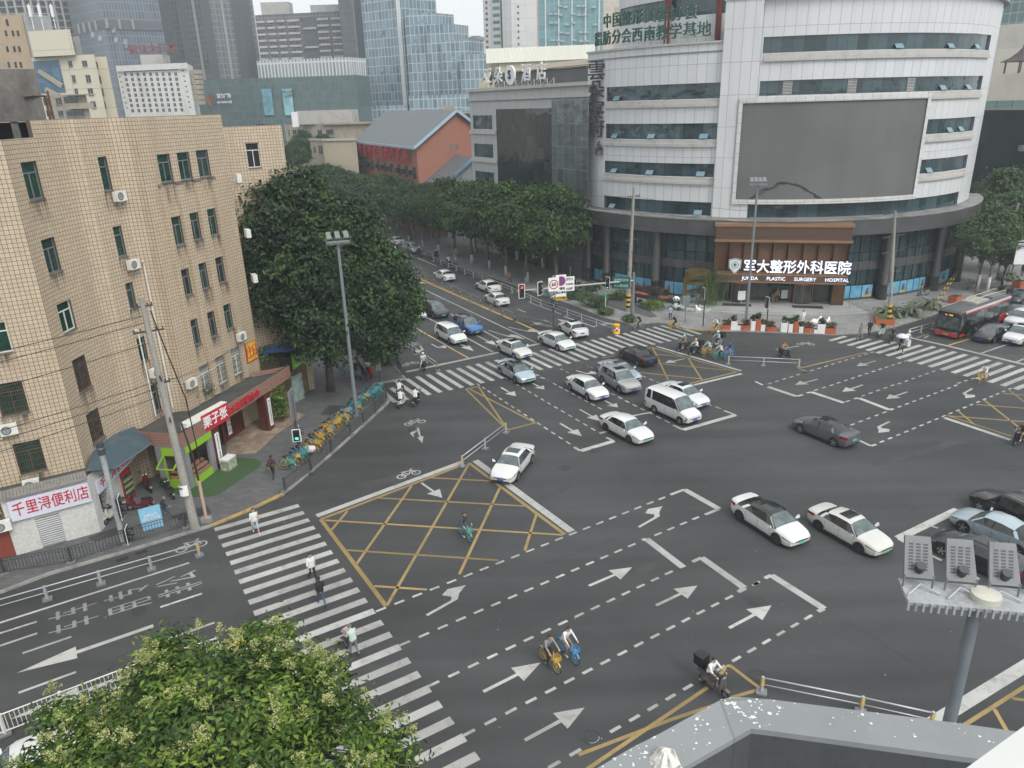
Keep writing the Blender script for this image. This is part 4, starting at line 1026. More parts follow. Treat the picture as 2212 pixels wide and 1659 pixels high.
for b,tl_ in zip(LB,([208],[198,378,638],[194,370,622],[185,610])):
 yy={0:480,1:660,2:845,3:1020}[LB.index(b)]
 cwindow(b,tilt=[sl(z2(x,yy))for x in tl_])
for b,tl_,yy in zip(RB,([1600,1855,1985],[1815,1940],[1712,1850,1905],[1748],[]),(230,440,635,835,1000)):
 cwindow(b,tilt=[sl(z2(x,yy))for x in tl_])
for b in LB[:3]:
 f=M();ring(f,b[0]-.4,b[1]+.3,RT,RT+.1,b[2]-.5,b[2]-.06,0);ring(f,b[0]-.4,b[1]+.3,RT,RT+.26,b[2]-.86,b[2]-.5,0);f.build('sill',m_sill,hb,world=True)
for b in RB[:4]:
 f=M();a0=b[0]+(0 if b[0]>0 else .3)
 if RB.index(b)==1:a0=21.6
 ring(f,a0,b[1]+.3,RT,RT+.1,b[2]-.5,b[2]-.06);ring(f,a0,b[1]+.3,RT,RT+.26,b[2]-.86,b[2]-.5);f.build('sill',m_sill,hb,world=True)
f=M()
for th in(sl(z2(1050,435)),sl(z2(1370,425)),sl(z2(1660,420))):
 for i in range(9):ring(f,th-1.,th+1.,RT-.23,RT-.12,23.85+i*.155,23.93+i*.155,0,2)
 f.build('louvre',m_sill,hb,world=True);f=M()
 # blank video screen
f=M();ring(f,-20.9,20.3,RT,RT+.55,12.42,23.02);sc_=f.build('screen',m_scr,hb,world=True)
f=M();ring(f,-21.7,21.2,RT,RT+.75,23.03,23.58,0,40);ring(f,-21.7,21.2,RT,RT+.75,11.88,12.41,0,40);ring(f,-21.7,-20.92,RT,RT+.74,12.41,23.03,0,2);ring(f,20.32,21.2,RT,RT+.74,12.41,23.03,0,2)
f.build('screen_frame',gridmat('frame_panel',(.5,.5,.49),(.58,.58,.57),(.2,.2,.2),1.05,1.1,.02,0,.45,dirt=.4,dirtcol=(.35,.34,.32),scale=.6),hb,world=True)
f=M()
random.seed(5)
vk=[(868,975),(905,950),(945,930),(985,918),(1012,900),(1050,895),(1085,905),(1120,920),(1150,940),(1185,962),(1212,978)]
for a_,b_ in zip(vk,vk[1:]):
 for q in range(5):
  P=[(a_[0]+random.uniform(-8,8),a_[1]+random.uniform(-9,9)),((a_[0]+b_[0])/2+random.uniform(-8,8),(a_[1]+b_[1])/2+random.uniform(-10,10)),(b_[0]+random.uniform(-8,8),b_[1]+random.uniform(-9,9))]
  f.tube([cp_(*(lambda c_:(c_[0],RT+.57,c_[1]))(cyl(*z2(*p_),RT+.55)))for p_ in P],.022,4)
f.build('dead_vine',mat('vine_dark',(.035,.032,.028),.9),hb,world=True)
# granite canopy and ground floor
f=M();ring(f,-66,70,RT-.5,30.7,8.25,10.);f.build('canopy_band',m_stone,hb,world=True)
f=M();ring(f,-66,70,RT-.4,30.75,10.,10.12,0);f.build('canopy_top',gridmat('canopy_tiles',(.16,.16,.16),(.26,.26,.255),(.07,.07,.07),1.2,.9,.02,.5,.6,uv=False,dirt=.6,dirtcol=(.07,.07,.068),scale=.5),hb,world=True)
f=M();cwall(f,-68,66,.1,8.25,[],29.1);f.build('curtain_wall',m_cw,hb,world=True)
f=M();ring(f,-68,66,29.1,29.22,3.75,4.75);f.build('spandrel',m_stone,hb,world=True)
f=M();ring(f,-68,66,29.1,29.4,0,.3);f.build('plinth',m_stone,hb,world=True)
for i in range(48):
 th=-68+i*2.75
 if th<-25 or th>4:f=M();f.beam(cp_(th,29.16,.1),cp_(th,29.16,8.25),.08,.14);f.build('mullion',m_blk,hb,world=True)
for th in(-61.9,-54.2,-38.8,15.1,32.5,46):
 f=M();p=cp_(th,30.);f.lathe([(.62,0),(.62,.5),(.56,.52),(.56,1.9),(.6,1.95),(.6,2.05),(.56,2.1),(.56,8.25)],18,(p.x,p.y,0));f.build('column',m_stone,hb,smooth=True,sharp=40,world=True)
m_post=[mat('poster_sky',(.1,.3,.46),.5,var=.35,scale=1.2),mat('poster_blue',(.13,.34,.48),.5,var=.25,scale=.8),mat('poster_yellow',(.42,.38,.16),.5,var=.3,scale=3),mat('poster_figure',(.14,.1,.08),.6,var=.3)]
k=0
for t0_,t1_ in((-61,-56),(-52.5,-40.5),(-37,-27),(4.6,13.6),(17,31),(34,44)):
 n=int((t1_-t0_)/2.3)
 for i in range(n):
  a,b=t0_+(t1_-t0_)*i/n+.12,t0_+(t1_-t0_)*(i+1)/n-.12
  f=M();ring(f,a,b,29.23,29.3,.35,1.85,k%2,1)
  if k%3==1:
   ring(f,a+.1,b-.1,29.3,29.31,.38,.75,2,1);m_=(a+b)/2
   p=cp_(m_,29.33,.8);f.tube([p,p+Vector((0,0,.45)),p+Vector((.03,0,.5)),p+Vector((.03,0,.7))],[.22,.15,.06,.11],8,3)
  f.build('poster',m_post,hb,world=True);k+=1
  # ---- bronze entrance
PL,PR=Vector((25.2,90.45)),Vector((39.75,86.9));PD=(PR-PL).normalized();PN=Vector((PD.y,-PD.x));PW=(PR-PL).length
ep=thing('entrance_portico','bronze panelled hospital entrance portico with white lit characters','entrance',(*((PL+PR)/2+PN*2.5),0),rzof(PD))
def pb(x0,y0,z0_,x1,y1,z1_,m,name,par=ep):f=M();f.box(x0,y0,z0_,x1,y1,z1_);return f.build(name,m,par)
H2=PW/2
f=M()
for i in range(150):x=-H2+PW*(i+.5)/150;f.box(x-.03,-.08,8.05,x+.03,0,9.55)
f.build('ribbed_band',mat('bronze_rib',(.17,.105,.075),.45,.3),ep)
pb(-H2,0,7.6,H2,3.6,9.6,mat('bronze_dark',(.075,.045,.03),.5,.3),'upper_beam')
pb(-H2-.15,-.2,9.55,H2+.15,3.4,9.9,m_cuf,'top_trim');pb(-H2-.15,-.25,7.78,H2+.15,0,8.05,m_cuf,'middle_trim')
f=M()
for i in range(9):
 x0,x1=-H2+PW*i/9,-H2+PW*(i+1)/9
 f.face([(x0,.35,4.3),(x1,.75,4.3),(x1,.75,7.78),(x0,.35,7.78)]);f.face([(x1,.75,4.3),(x1,.35,4.3),(x1,.35,7.78),(x1,.75,7.78)])
f.build('pleated_panel',m_cu,ep)
pb(-H2,.78,3.,H2,3.6,7.6,mat('bronze_dark',(.075,.045,.03),.5,.3),'lintel')
f=M();f.box(-H2+.4,-1.5,3.42,H2-.35,.75,4.15)
for i in range(140):x=-H2+.45+(PW-.85)*i/140;f.box(x,-1.54,3.5,x+.05,-1.5,4.08)
f.build('sign_canopy',mat('bronze_rib',(.17,.105,.075),.45,.3),ep)
pb(-H2+.3,-1.62,4.15,H2-.25,-1.35,4.3,m_cuf,'canopy_trim');pb(-H2+.3,-1.62,3.28,H2-.25,-1.35,3.42,m_cuf,'canopy_trim')
m_lit=mat('lit_white',(.8,.86,1.),.4,emit=.5,var=0)
o_=Vector(ep.location);pd3,pn3=v3(PD),v3(PN)
text('lettering','军大整形外科医院',1.62,m_lit,o_+pd3*1.7+pn3*1.3+Z3*5.05,pd3,Z3,ep,.18,.012,sx=.91)
text('lettering','JUNDA      PLASTIC      SURGERY      HOSPITAL',.58,m_lit,o_+pd3*1.6+pn3*1.57+Z3*3.78,pd3,Z3,ep,.06,.003,sx=.98)
f=M();cxx=-H2+2.35
sh=[(-.75,.75),(0,.95),(.75,.75),(.7,-.2),(0,-1.),(-.7,-.2)]
f.add([(cxx+x,-1.35,5.15+z)for x,z in sh]+[(cxx+x,-1.2,5.15+z)for x,z in sh],[(5,4,3,2,1,0)]+[(i,(i+1)%6,(i+1)%6+6,i+6)for i in range(6)],0)
f.add([(cxx+x*.8,-1.37,5.15+z*.8)for x,z in sh],[(5,4,3,2,1,0)],1)
for r_,mi in((.42,2),(.33,1),(.2,2)):f.add([(cxx+r_*math.cos(i*.4488),-1.385-.01*(.45-r_),5.3+r_*math.sin(i*.4488))for i in range(14)],[tuple(range(14))[::1]],mi)
f.build('shield_emblem',[mat('shield_grey',(.35,.4,.42),.4,.4),m_wht,mat('shield_teal',(.03,.16,.14),.5)],ep)
for x0,x1 in((-H2,-H2+.5),(H2-1.35,H2)):pb(x0,.05,.45,x1,3.4,3.4,m_cu,'pillar')
pb(-H2+.5,1.75,.45,H2-1.35,1.8,3.3,m_gl2,'glass_front')
for cx in(-H2+3.2,H2-4.6):
 f=M();f.lathe([(1.25,.45),(1.25,2.7)],20,(cx,1.3,0));f.build('revolving_door',m_gl2,ep,smooth=True,sharp=30)
 f=M();f.lathe([(1.3,2.7),(1.3,3.1)],20,(cx,1.3,0))
 for i in range(8):f.beam((cx+1.27*math.cos(i*.785),1.3+1.27*math.sin(i*.785),.45),(cx+1.27*math.cos(i*.785),1.3+1.27*math.sin(i*.785),2.7),.08,.08)
 f.build('door_frame',m_cuf,ep,smooth=True,sharp=30)
f=M()
for i in range(9):x=-H2+.6+i*(PW-2)/8;f.beam((x,1.72,.45),(x,1.72,3.3),.08,.06)
f.build('door_mullion',m_blk,ep)
f=M()
for i in range(3):ring(f,-29+i*.6,5.5-i*.6,28.9,35.6-.38*i,.1+.15*i if i else .05,.25+.15*i if i<2 else .45,0)
struct(f.build('entrance_steps',gridmat('step_stone',(.3,.305,.295),(.36,.365,.355),(.2,.2,.2),1.2,.6,.01,0,.7,dirt=.4,dirtcol=(.2,.2,.19)),None))
for x in(-4.6,3.4):
 p=o_+pd3*x+pn3*1.2;f=M();f.box(-1.7,-.6,.455,1.7,.6,.47);m_=f.build('door_mat',mat('mat_black',(.025,.025,.026),.95));m_.location=(p.x,p.y,0);m_.rotation_euler.z=rzof(PD)
 tag(m_,'dark entrance mat before the revolving door %s'%('beside the pavement sign'if x<0 else 'behind the green parasol'),'mat')
 # vertical restaurant sign on the corner strip
f=None
vs_=thing('restaurant_sign','tall dark column of brush characters on the white corner strip','sign',(*cp_(-61.6,RT+.05),22.5),0)
ud=v3(((cp_(-60.6,RT)-cp_(-62.6,RT)).normalized()+Vector((1,.05))*.9).normalized())
for s,z,sz in(('雲',27.25,2.5),('朵',24.95,2.4),('宴',22.55,2.4),('府',20.25,2.5)):
 text('character',s,sz,mat('sign_dark_bronze',(.016,.014,.013),.5),cp_(-60.3,RT+.6,z),ud,Z3,vs_,.16,.022)
for s,z in(('6',18.35),('楼',17.4)):text('character',s,1.15,mat('sign_dark_bronze',(.016,.014,.013),.5),cp_(-59.4,RT+.4,z),ud,Z3,vs_,.12,.03)
# rooftop lettering on a lattice
rs=thing('rooftop_sign','two rows of green characters on a steel lattice along the lower roof','sign',(*cp_(-46,28),29.5),0)
m_grn=mat('sign_green',(.012,.075,.055),.5)
f=M()
def row(s,pxs,py,size,zoff=0):
 for c,x,y in zip(s,pxs,py):
  th,z=cyl(*t(2,0,x,y),27.6);p=cp_(th,27.6,z);u_=v3((cp_(th+1,27)-cp_(th-1,27)).normalized())
  text('character',c,size,m_grn,p,u_,Z3,rs,.18,.014)
  n=v3((cp_(th,28)-cp_(th,27)).normalized())
  for dx in(-.5,.5):f.tube([p-n*.15+u_*dx+Z3*.7,p-n*.15+u_*dx-Z3*(z-29.3)],.035,4)
  f.tube([p-n*.15-u_*.5,p-n*1.2+u_*.2-Z3*(z-29.2)],.03,4)
row('中国整形美容协会',[823,905,993,1088,1195,1302,1418,1548],[190,178,168,152,140,132,122,110],1.75)
row('脂肪分会西南教学基地',[748,820,900,987,1082,1188,1297,1412,1535,1660],[345,335,325,318,307,298,288,278,268,260],1.75)
f.build('lattice',m_wf,rs,world=True)
# upper drum behind the lettering
f=M()
def dwall(o,t0,t1,r,z0_,z1_,mi=0):ring(o,t0,t1,r-.3,r,z0_,z1_,mi)
dwall(f,-75,-20,22.5,29,33.1);dwall(f,-75,-20,22.5,35.2,41)
f.build('upper_wall',m_pan,hb,world=True)
f=M();dwall(f,-75,-20,22.3,33.1,35.2);f.build('ribbon_window',m_band,hb,world=True)
for th in(-48,-31):
 f=M();p=cp_(th,23.);f.tube([(p.x,p.y,29.1),(p.x,p.y,41)],.35,4);f.build('red_column',mat('oxide_red',(.12,.018,.016),.6),hb,world=True)
 # ---- grey hotel behind
HS=Vector((11.3,103.));HL=HS+DA*33
ht=thing('grey_hotel','grey clad hotel with dark glass facade and rooftop character sign behind the round building','hotel',(*((HS+HL)/2),0))
W0,Wg=HL,HL.lerp(HS,.26)
Wt=HL.lerp(HS,.74)
zt_=at(1140,192,118).z
f=M()
P0=[tuple(W0-DA*0+DB*12),tuple(W0)]
ops=[(1,7.3,z,z+2.1)for z in(7.,11.2,15.6,20.)]
f.wall([tuple(W0+DA*0.),tuple(Wg)],0,zt_,ops,.2,0);f.wall([tuple(W0+DB*14),tuple(W0)],0,zt_,[],.2,0)
f.wall([tuple(Wg),tuple(HS)],23.,zt_,[],.2,0)
f.face([(*W0,zt_),(*HS,zt_),(*(HS+DB*14),zt_),(*(W0+DB*14),zt_)],1)
f.build('wall',[m_pan2,m_roof],ht,world=True)
f=M();f.wall([tuple(W0+DB*.2),tuple(Wg+DB*.2)],5,23.5,[],.1,0);f.build('ribbon_window',m_band,ht,world=True)
for z in(7.,11.2,15.6,20.):
 f=M();f.bar(W0+DA*0.-DB*.1,Wg-DB*.1,.4,.5,0,z-.75);f.build('sill',m_sill,ht,world=True)
f=M();f.wall([tuple(Wg-DB*.02),tuple(Wt-DB*.02)],0,23.,[],.1,0)
f.build('dark_glazing',gridmat('dark_curtain',(.01,.013,.014),(.035,.042,.043),(.03,.034,.035),1.5,1.6,.03,0,.06,spec=.7,wob=.12),ht,world=True)
f=M();f.wall([tuple(Wt-DB*.3),tuple(HS-DB*.3)],0,zt_-1.5,[],.1,0)
f.build('stair_glazing',gridmat('pale_curtain',(.05,.065,.063),(.1,.125,.12),(.16,.18,.175),1.4,3.,.05,0,.1,spec=.6,wob=.4),ht,world=True)
f=M();f.bar(W0-DB*.3+DA*.4,HS-DB*.3,.5,.45,0,zt_);f.bar(W0-DB*.15,HS-DB*.15,.3,.35,0,zt_-1.4);f.build('coping',m_sill,ht,world=True)
f=M()
a,b=W0.lerp(HS,.05)+DB*4,HS+DB*4
f.hexa([(*a,zt_),(*b,zt_),(*(b+DB*8),zt_),(*(a+DB*8),zt_),(*a,zt_+2.6),(*b,zt_+2.6),(*(b+DB*8),zt_+2.8),(*(a+DB*8),zt_+2.8)],0)
f.hexa([(*(a-DB*.6),zt_+2.6),(*(b-DB*.6),zt_+2.6),(*(b+DB*9),zt_+4.),(*(a+DB*9),zt_+4.),(*(a-DB*.6),zt_+2.75),(*(b-DB*.6),zt_+2.75),(*(b+DB*9),zt_+4.15),(*(a+DB*9),zt_+4.15)],1)
f.build('roof_shed',[m_pan2,stained('rusty_sheet',(.26,.22,.17),(.16,.12,.09),.5)],ht,world=True)
hs_=thing('hotel_sign','white characters with a round S badge on the grey hotel roof edge','sign',(*HL.lerp(HS,.4),zt_))
hd=v3(-DA)
for s,x in(('亚',.2),('朵',.3),('S',.415),('酒',.54),('店',.66)):
 p=HL.lerp(HS,x)-DB*.2
 text('character',s,2.5 if s!='S'else 1.7,m_blk if s=='S'else m_wht,v3(p-DB*(.35 if s=='S'else 0),zt_+2.),hd,Z3,hs_,.15,.03)
f=M();p=HL.lerp(HS,.415)-DB*.2
f.tube([v3(p,zt_+2.),v3(p-DB*.25,zt_+2.)],1.35,20);f.build('badge',m_wht,hs_,world=True)
f=M()
for i in range(12):
 p,q=HL.lerp(HS,.15+.05*i)-DB*.1,HL.lerp(HS,.2+.05*i)-DB*.1
 f.tube([v3(p,zt_+.2),v3(q,zt_+1.2),v3(q,zt_+.2)],.05,4)
f.build('lattice',m_wf,hs_,world=True)
# ---- red gabled building with blue-grey roof
def pt(i,j,x,y,Y):return at(*t(i,j,x,y),Y)
rg=thing('red_gabled_building','red rendered building with blue grey gabled roof and red rooftop characters','building',(-12,165,0))
Gf=pt(1,0,1385,1255,150);zE=Gf.z;e0=Vector((Gf.x,Gf.y))
def onz(i,j,x,y,z):return g(*t(i,j,x,y),z)
e1_=onz(1,0,862,1205,zE);rg_d=(e1_-e0);rgL=rg_d.length;rg_d.normalize();rg_n=Vector((rg_d.y,-rg_d.x))
if rg_n.dot(DB)>0:rg_n=-rg_n
GW=17.;zR=zE+6.2
ia=-rg_n
m_rw=stained('red_render',(.3,.125,.085),(.22,.1,.07),.4)
f=M()
A0,A1=e0,e0+rg_d*rgL;B0,B1=A0+ia*GW,A1+ia*GW;M0,M1=(A0+B0)/2,(A1+B1)/2
nwin=9;ops=[]
for i in range(nwin):
 for z in(zE-4.2,zE-8.4,zE-12.2):ops.append((rgL*(i+.3)/nwin,rgL*(i+.72)/nwin,z-2.3,z))
f.wall([tuple(A1),tuple(A0)],0,zE,ops,.2,0);f.wall([tuple(A0),tuple(B0)],0,zE,[(7,8.6,zE-1.2,zE-.1)],.2,0)
f.face([(*A0,zE),(*B0,zE),(*M0,zR)]);f.wall([tuple(B1),tuple(A1)],0,zE,[],.2,0);f.face([(*B1,zE),(*A1,zE),(*M1,zR)])
f.build('wall',m_rw,rg,world=True)
def win(o_list,P_,Q_,parent,inset_=.15,m=None):
 """one glazed window with frame bars per opening of a straight wall"""
 P_,Q_=Vector(P_),Vector(Q_);d=(Q_-P_).normalized();n=Vector((-d.y,d.x))*inset_
 for s0,s1,za,zb in o_list:
  f=M();a,b=P_+d*s0+n,P_+d*s1+n
  f.face([(*a,za),(*b,za),(*b,zb),(*a,zb)],0)
  k=max(.05,(s1-s0)*.05)
  f.bar(a-n*.2,a-n*.2+d*k,.06,zb-za,1,za);f.bar(b-n*.2-d*k,b-n*.2,.06,zb-za,1,za);c_=(a+b)/2-n*.2;f.bar(c_-d*k/2,c_+d*k/2,.06,zb-za,1,za)
  f.bar(a-n*.2,b-n*.2,.06,k,1,(za+zb)/2)
  f.build('window',[m or m_gl,m_al],parent,world=True)
win(ops,A1,A0,rg)
f=M();ov=.8
for s,(X0,X1)in((0,(A0,A1)),(1,(B0,B1))):
 o_u=rg_n*ov if s==0 else-rg_n*ov
 P4=[X0-rg_d*ov+o_u,X1+rg_d*ov+o_u,M1+rg_d*ov,M0-rg_d*ov];zz=[zE-.35,zE-.35,zR,zR]
 q=[(*p,z)for p,z in zip(P4,zz)]
 if s==0:q=q[::-1]
 f.face(q,0,[(0,0),(rgL,0),(rgL,10),(0,10)])
 f.face([(*p,z-.3)for p,z in zip(P4,zz)]if s==0 else[(*p,z-.3)for p,z in zip(P4,zz)][::-1],0)
f.build('roof',gridmat('standing_seam_roof',(.11,.125,.14),(.125,.14,.155),(.06,.07,.08),.55,50,.03,0,.55,dirt=.3,dirtcol=(.16,.16,.15)),rg,world=True)
f=M()
for p,q,za,zb in((A0-rg_d*ov+rg_n*ov,A1+rg_d*ov+rg_n*ov,zE-.5,zE-.5),(A0-rg_d*ov+rg_n*ov,M0-rg_d*ov,zE-.5,zR-.15),(B0-rg_d*ov-rg_n*ov,M0-rg_d*ov,zE-.5,zR-.15)):f.beam(v3(p,za),v3(q,zb),.25,.5)
f.build('fascia',mat('pale_blue_trim',(.3,.42,.5),.5),rg,world=True)
rl=thing('roof_lettering','nine tall red characters standing along the eave of the red gabled building','sign',(*((A0+A1)/2),zE-1))
f=M()
for i,s in enumerate('成华区妇幼保健院'[::-1]+'川'):
 p=A0+rg_d*rgL*(.11+.095*i)+rg_n*.9
 text('character',s,3.3,mat('neon_red',(.42,.015,.03),.5,var=.05),v3(p,zE-2.3),v3(-rg_d),Z3,rl,.15,.06,sx=.8)
 f=M();f.tube([v3(p-rg_n*.3,zE-4),v3(p-rg_n*.3,zE-.6)],.06,4);f.build('support',m_rust,rl,world=True)
f=M();p=A0+rg_d*rgL*.975+rg_n*1.;f.tube([v3(p,zE-1.2),v3(p+rg_n*.2,zE-1.2)],1.7,20);f.build('round_badge',mat('badge_gold',(.5,.3,.1),.5,var=.4,scale=3),rl,world=True)
for i in range(11):
 p=A0+rg_d*rgL*(.05+.083*i)+rg_n*.5
 if i%4!=3:
  f=M();f.hexa([(*(p),zE-5.6),(*(p+rg_d*1.6),zE-5.6),(*(p+rg_d*1.6+rg_n*.8),zE-5.6),(*(p+rg_n*.8),zE-5.6),(*(p),zE-4.7),(*(p+rg_d*1.6),zE-4.7),(*(p+rg_d*1.6+rg_n*.8),zE-4.7),(*(p+rg_n*.8),zE-4.7)]);f.build('balcony_rail',m_blk,rg,world=True)
  # lower wing with pale gable
wz=zE-6.5;w0=A0-rg_d*.1-rg_d*8.5+ia*2;w1_=A0-rg_d*.1+ia*2;wv0,wv1=w0+ia*12,w1_+ia*12
f=M();ow=[(1.2,3.,wz-3.6,wz-.9),(4.6,6.4,wz-3.6,wz-.9)]
f.wall([tuple(w1_),tuple(w0)],0,wz,ow,.2,0);f.build('wing_wall',m_rw,rg,world=True);win(ow,w1_,w0,rg)
f=M();f.wall([tuple(w0),tuple(wv0)],0,wz,[(8.,9.6,wz-4.2,wz-1.2)],.2,0);mm0,mm1=(w0+wv0)/2,(w1_+wv1)/2;f.face([(*w0,wz),(*wv0,wz),(*mm0,wz+4.2)],0,[(0,0),(12,0),(6,4)])
f.build('wing_gable',m_pan2,rg,world=True);win([(8.,9.6,wz-4.2,wz-1.2)],w0,wv0,rg)
f=M()
for X0,X1,s in((w0+rg_n*.7,w1_+rg_n*.7,0),(wv0-rg_n*.7,wv1-rg_n*.7,1)):
 q=[(*(X0-rg_d*.6),wz-.3),(*X1,wz-.3),(*mm1,wz+4.3),(*(mm0-rg_d*.6),wz+4.3)]
 f.face(q[::-1]if s==0 else q,0,[(0,0),(8,0),(8,8),(0,8)])
f.build('wing_roof',MATS['standing_seam_roof'],rg,world=True)
f=M();f.beam(v3(w0-rg_d*.6+rg_n*.7,wz-.45),v3(mm0-rg_d*.6,wz+4.1),.3,.45);f.beam(v3(wv0-rg_d*.6-rg_n*.7,wz-.45),v3(mm0-rg_d*.6,wz+4.1),.3,.45);f.build('wing_fascia',mat('trim_blue',(.16,.3,.42),.5),rg,world=True)
# far low wing
f=M();a,b=A1+rg_d*.1,A1+rg_d*9;f.wall([tuple(b),tuple(a)],0,zE-3.2,[(1,2.5,zE-6.5,zE-4),(3.6,5.1,zE-6.5,zE-4),(6.2,7.7,zE-6.5,zE-4)],.2,0);f.build('far_wing_wall',m_rw,rg,world=True)
win([(1,2.5,zE-6.5,zE-4),(3.6,5.1,zE-6.5,zE-4),(6.2,7.7,zE-6.5,zE-4)],b,a,rg)
f=M();q=[(*(a+rg_n),zE-3.4),(*(b+rg_n),zE-3.4),(*(b+ia*6-rg_d*2),zE-.4),(*(a+ia*6),zE-.4)];f.face(q[::-1],0,[(0,0),(9,0),(9,8),(0,8)]);f.build('far_wing_roof',MATS['standing_seam_roof'],rg,world=True)
# ================================================================== the city behind
def zy(x,y,Y):return at(x,y,Y).z
def tower(name,label,pts,yref,zt,m,back=22.,z0=0.,roofm=None,cat='tower',par=None,pname='wall',ops=()):
 P=[Vector((at(x,yref,Y).x,Y))for x,Y in pts]
 r=par or thing(name,label,cat,(*(sum(P,Vector((0,0)))/len(P)),0))
 f=M();f.wall([tuple(p)for p in P],z0,zt,ops,.25,0)
 az=P[-1].normalized();al=P[0].normalized()
 b1,b0=P[-1]+az*back,P[0]+al*back
 f.wall([tuple(P[-1]),tuple(b1),tuple(b0),tuple(P[0])],z0,zt,[],.2,0)
 f.face([(*p,zt)for p in P]+[(*b1,zt),(*b0,zt)],1)
 f.build(pname,[m,roofm or m_roof],r,world=True)
 return r,P
def cell(P,f,i,j,x0,y0,x1,y1):pass
def wrects(P,rects):
 """openings on a facade from pairs of photo points (left-top, right-bottom)"""
 o_=[]
 for x0,y0,x1,y1 in rects:
  a,b=hit(P,(x0,y0)),hit(P,(x1,y1));o_.append((min(a[0],b[0]),max(a[0],b[0]),min(a[1],b[1]),max(a[1],b[1])))
 return o_
def wins_poly(P,ops,parent,m=None,inset_=.2):
 S=0
 for a,b in zip(P,P[1:]):
  L=(b-a).length;sub=[(o_[0]-S,o_[1]-S,o_[2],o_[3])for o_ in ops if S<=(o_[0]+o_[1])/2<S+L]
  win(sub,a,b,parent,inset_,m);S+=L
m_cream=gridmat('cream_render',(.56,.52,.41),(.6,.56,.45),(.34,.31,.24),9.,3.6,.05,0,.8,dirt=.15,dirtcol=(.42,.38,.3))
m_tanp=stained('sandy_plaster',(.42,.31,.2),(.3,.22,.15),.15)
m_beige=stained('weathered_beige',(.36,.32,.25),(.2,.18,.15),.35,.45,.66,.9,4,3)
m_whtc=stained('hotel_white',(.62,.62,.6),(.45,.44,.42),.25,.5,.72,.8,3,3)
m_dglass=gridmat('dark_tower_glass',(.045,.064,.088),(.085,.115,.145),(.19,.215,.24),1.5,3.9,.16,0,.2,spec=.5)
m_bglass=gridmat('blue_tower_glass',(.085,.15,.2),(.2,.29,.34),(.42,.46,.48),1.75,3.3,.15,0,.12,spec=.6,wob=.3)
m_tglass=gridmat('teal_tower_glass',(.1,.24,.265),(.15,.31,.335),(.26,.4,.42),1.9,2.2,.07,0,.12,spec=.6,wob=.2)
m_mall=gridmat('green_mesh_glass',(.062,.1,.1),(.095,.145,.145),(.15,.2,.2),1.4,3.,.07,0,.3,spec=.4,dirt=.6,dirtcol=(.055,.1,.1),scale=.05)
m_rib=gridmat('white_rib_glass',(.16,.19,.2),(.28,.31,.32),(.55,.57,.57),1.3,40,.3,0,.5)
m_rdark=gridmat('ribbed_dark_tower',(.07,.078,.086),(.12,.128,.136),(.21,.215,.22),2.4,3.1,.32,0,.5)
# unfinished concrete tower
ut=thing('unfinished_tower','bare concrete tower frame under construction with open floors','tower',(at(60,60,450).x,450,0))
P=[Vector((at(-70,60,455).x,455)),Vector((at(60,60,450).x,450)),Vector((at(172,60,462).x,462))]
def plate(P,z0_,z1_,d,m,name,par):f=M();az=P[-1].normalized()*d;al=P[0].normalized()*d;f.prism([tuple(p)for p in P]+[tuple(P[-1]+az),tuple(P[0]+al)],z0_,z1_);return f.build(name,m,par,world=True)
m_cf=stained('raw_concrete',(.36,.35,.33),(.2,.19,.18),.2)
for i in range(24):plate(P,44+i*3.3,44.4+i*3.3,14,m_cf,'floor_slab',ut)
for i in range(15):
 k=i/7;a=P[0].lerp(P[1],k)if k<=1 else P[1].lerp(P[2],min(k-1,1));f=M();f.bar(a+Vector((0,.5)),a+Vector((.9,.5)),.9,122,0,0);f.build('column',m_cf,ut,world=True)
f=M();f.wall([tuple(p+p.normalized()*9)for p in P],0,121,[],.2,0);f.build('core_wall',stained('brick_infill',(.2,.14,.11),(.1,.09,.08),.12,.4,.6),ut,world=True)
# sandy tower with grey penthouse
r,P=tower('sandy_tower','sandy plaster tower with narrow windows and a grey penthouse',[(-40,245),(62,240),(122,252)],100,zy(50,30,240),m_tanp,16)
ops=wrects(P,[(12+i*0,y,20,y+14)for i,y in((0,42),)]+[(x+k*3,66+k*34,x+7+k*3,78+k*34)for k in range(3)for x in(10,25,36)])
f=M()
for o_ in ops:a,b=P[0].lerp(P[1],o_[0]/(P[1]-P[0]).length),P[0].lerp(P[1],o_[1]/(P[1]-P[0]).length);f=M();f.bar(a,b,.3,o_[3]-o_[2],0,o_[2]);f.build('window',m_dk,r,world=True)
tower('','',[(64,238.5),(122,246)],100,zy(80,29,240),stained('grey_render',(.3,.3,.31),(.22,.22,.22),.3),10,30,par=r,pname='penthouse')
for x in(64,85,112):
 f=M();p=at(x,40,238);f.tube([(p.x,239,zy(80,66,240)),(p.x,239,p.z+4)],.12,5);f.box(p.x-.35,238.7,p.z+.5,p.x+.35,239.2,p.z+3.6);f.build('antenna',m_wht,r,world=True)
